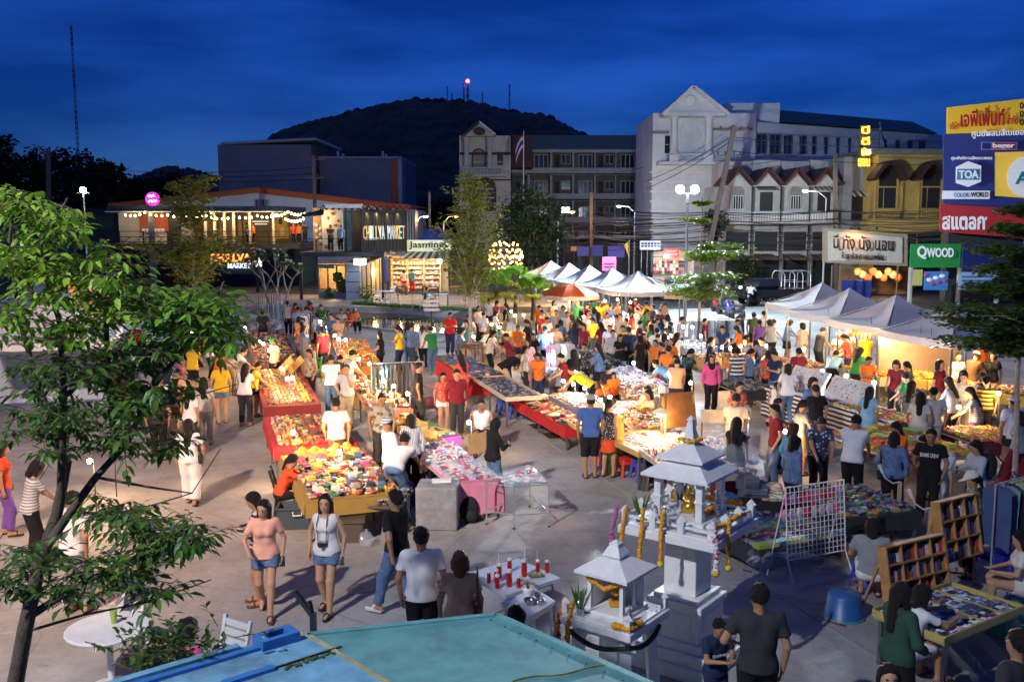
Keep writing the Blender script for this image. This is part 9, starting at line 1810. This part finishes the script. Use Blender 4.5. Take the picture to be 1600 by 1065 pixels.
# more shoppers filling the aisles, kept clear of tables and of each other
def clear(p):
 for a,d,n_,L,D,h,rz in TABLES.values():
  q=Vector((p.x-a.x,p.y-a.y,0));u,v=q.dot(d),q.dot(n_)
  if-.22<u<L+.22 and-.22<v<D+.22:return False
 return all((Vector((b.location.x-p.x,b.location.y-p.y,0))).length>.5 for b,*_ in PEOPLE)
for x0,x1,y0,y1,n,where in((425,530,468,520,12,'far down the west rows'),(715,860,480,560,13,'near the red draped table'),(870,1060,500,575,24,'in the packed centre of the market'),(1095,1260,492,560,13,'between the parasol and the east tents'),(1260,1580,515,600,16,'beneath the east tents'),(175,345,500,600,14,'beyond the near tree'),(1100,1400,585,640,6,'in the east aisle'),(560,700,500,560,4,'in the aisle near the tall tree')):
 made=tries=0
 while made<n and tries<400:
  tries+=1;ht=fr_.uniform(1.56,1.72);x,y=fr_.uniform(x0,x1),fr_.uniform(y0,y1);p=W(x,y,ht)
  if not clear(p):continue
  made+=1;i=fr_.randrange(12);sex=fr_.choice('mw');po,bo,hr=fr_.choice(['stand','look','browse','phone','carry']),fr_.choice(BOT),'short' if sex=='m' else fr_.choice(['long','tail','bob']);P_(x,y,ht,sex,po,fr_.uniform(-180,180),tops[i],bo,hr,desc(hr,po,cn[i],bo,where),None if p.y>32 else 'sandals black','shoppers '+where,fr_.randrange(4))
# things people carry
def on(lb,off):
 for b,J,rz,sc in PEOPLE:
  if b.get('label')==lb:return Vector(b.location)+Matrix.Rotation(rz,3,'Z')@(Vector(off)*sc),rz
def hand(lb,s='r'):
 for b,J,rz,sc in PEOPLE:
  if b.get('label')==lb:v=J['w'+s]+J['f'+s]*.09;return Vector(b.location)+Matrix.Rotation(rz,3,'Z')@(Vector(v)*sc),rz
for lb,off,c,m,txt in((F_[5][9],(.20,.02,1.0),(.1,.05,.04),spot_mat((.10,.03,.02),(.55,.2,.06),22,.35),'floral patterned bag on the shoulder of the person in peach'),('person all in white walking up the lit aisle with a black bag',(.22,.02,.92),(.012,.012,.014),None,'small black bag at the hip of the all white walker'),('long haired person in white tee at the brass table',(-.2,.02,.92),(.1,.07,.05),None,'brown cross body bag of the person in white tee'),('person in denim shirt with a black bag strap',(-.2,-.02,.9),(.012,.012,.014),None,'black cross body bag of the person in denim')):p,rz=on(lb,off);shoulder_bag(txt,p,rz,c,m)
for lb,s,txt in((F_[0][9],'l','dark phone wallet in the hand of the person in pink'),(F_[2][9],'l','dark phone in the hand of the person in white top'),('person in black dress looking at a phone','r','phone held by the person in black dress'),('person in white and grey with a black backpack','r','pale blue phone held by the person with the backpack'),('person in black hooded top and jeans by the toy table','r','phone held by the person in the black hood'),(F_[1][9],'r','white phone held by the person in dark cardigan')):p,rz=hand(lb,s);o=thing('mobile_phone',txt,'phone',p,rz);MB().box((0,0,0),(.075,.012,.15),0,0,.006).build('case',mat((.4,.5,.6)if 'pale' in txt or 'white' in txt else(.02,.02,.025),.3),o);MB().box((0,.008,0),(.066,.003,.135)).build('screen',mat((.05,.06,.08),.1,var=0),o)
p,rz=on(F_[2][9],(0,.15,1.02));o=thing('camera_body','silver and black camera hanging at the waist of the person in white','camera',p,rz);MB().box((0,0,0),(.13,.05,.045),0,0,.008).build('lower_body',M_DARK,o);MB().box((0,0,.035),(.13,.05,.025),0,0,.006).build('top_plate',mat((.6,.6,.6),.3,.7),o);t=MB();t.lathe([(.032,0),(.032,.04),(.026,.045)],14);t.v=[(v[0],v[2]+.025,v[1])for v in t.v];t.build('lens',M_DARK,o);MB().tube([(-.06,0,.04),(-.075,.0,.28),(-.05,-.09,.47)],.006,5).build('neck_strap',M_DARK,o);MB().tube([(.06,0,.04),(.075,.0,.28),(.05,-.09,.47)],.006,5).build('neck_strap',M_DARK,o)
p,rz=on('person in white and grey with a black backpack',(0,-.19,.98));backpack('black backpack worn by the person in white and grey',p,rz+math.pi,(.012,.012,.014));p,rz=on('person with a green pack before the scooters',(0,-.2,1.0));backpack('green backpack worn beside the scooters',p,rz+math.pi,(.10,.14,.05))
for lb,off,h_,txt,m in(('young person in black printed tee facing the arm lamps',(0,.155,1.24),.07,'BEAMS CREW',M_WHT),('child in navy football shirt at the foot of the tall shrine',(0,.155,1.18),.035,'Emirates',M_WHT),('seated person in white tee and blue cap by the black draped table',(0,.16,.74),.12,'R',mat((.01,.01,.02),.8)),('person in grey tee beside the pink cardigan',(0,.16,1.22),.06,'RIN',mat((.02,.02,.03),.8))):
 for b,J,rz,sc in PEOPLE:
  if b.get('label')==lb:
   w_=.03*len(txt)if len(txt)>1 else .09;Rm=Matrix.Rotation(rz,3,'Z');O=Vector(b.location);A=O+Rm@(Vector(off)*sc+Vector((w_/2,0,-h_/2)));B=O+Rm@(Vector(off)*sc+Vector((-w_/2,0,-h_/2)));C=A+Vector((0,0,h_));o=lettering(txt,A,B,C,m,None,.02,.002,'shirt_print',.0);mw=o.data;o.parent=b;mw.transform((Matrix.Translation(b.location)@Matrix.Rotation(rz,4,'Z')@Matrix.Diagonal((sc,sc,sc,1))).inverted())
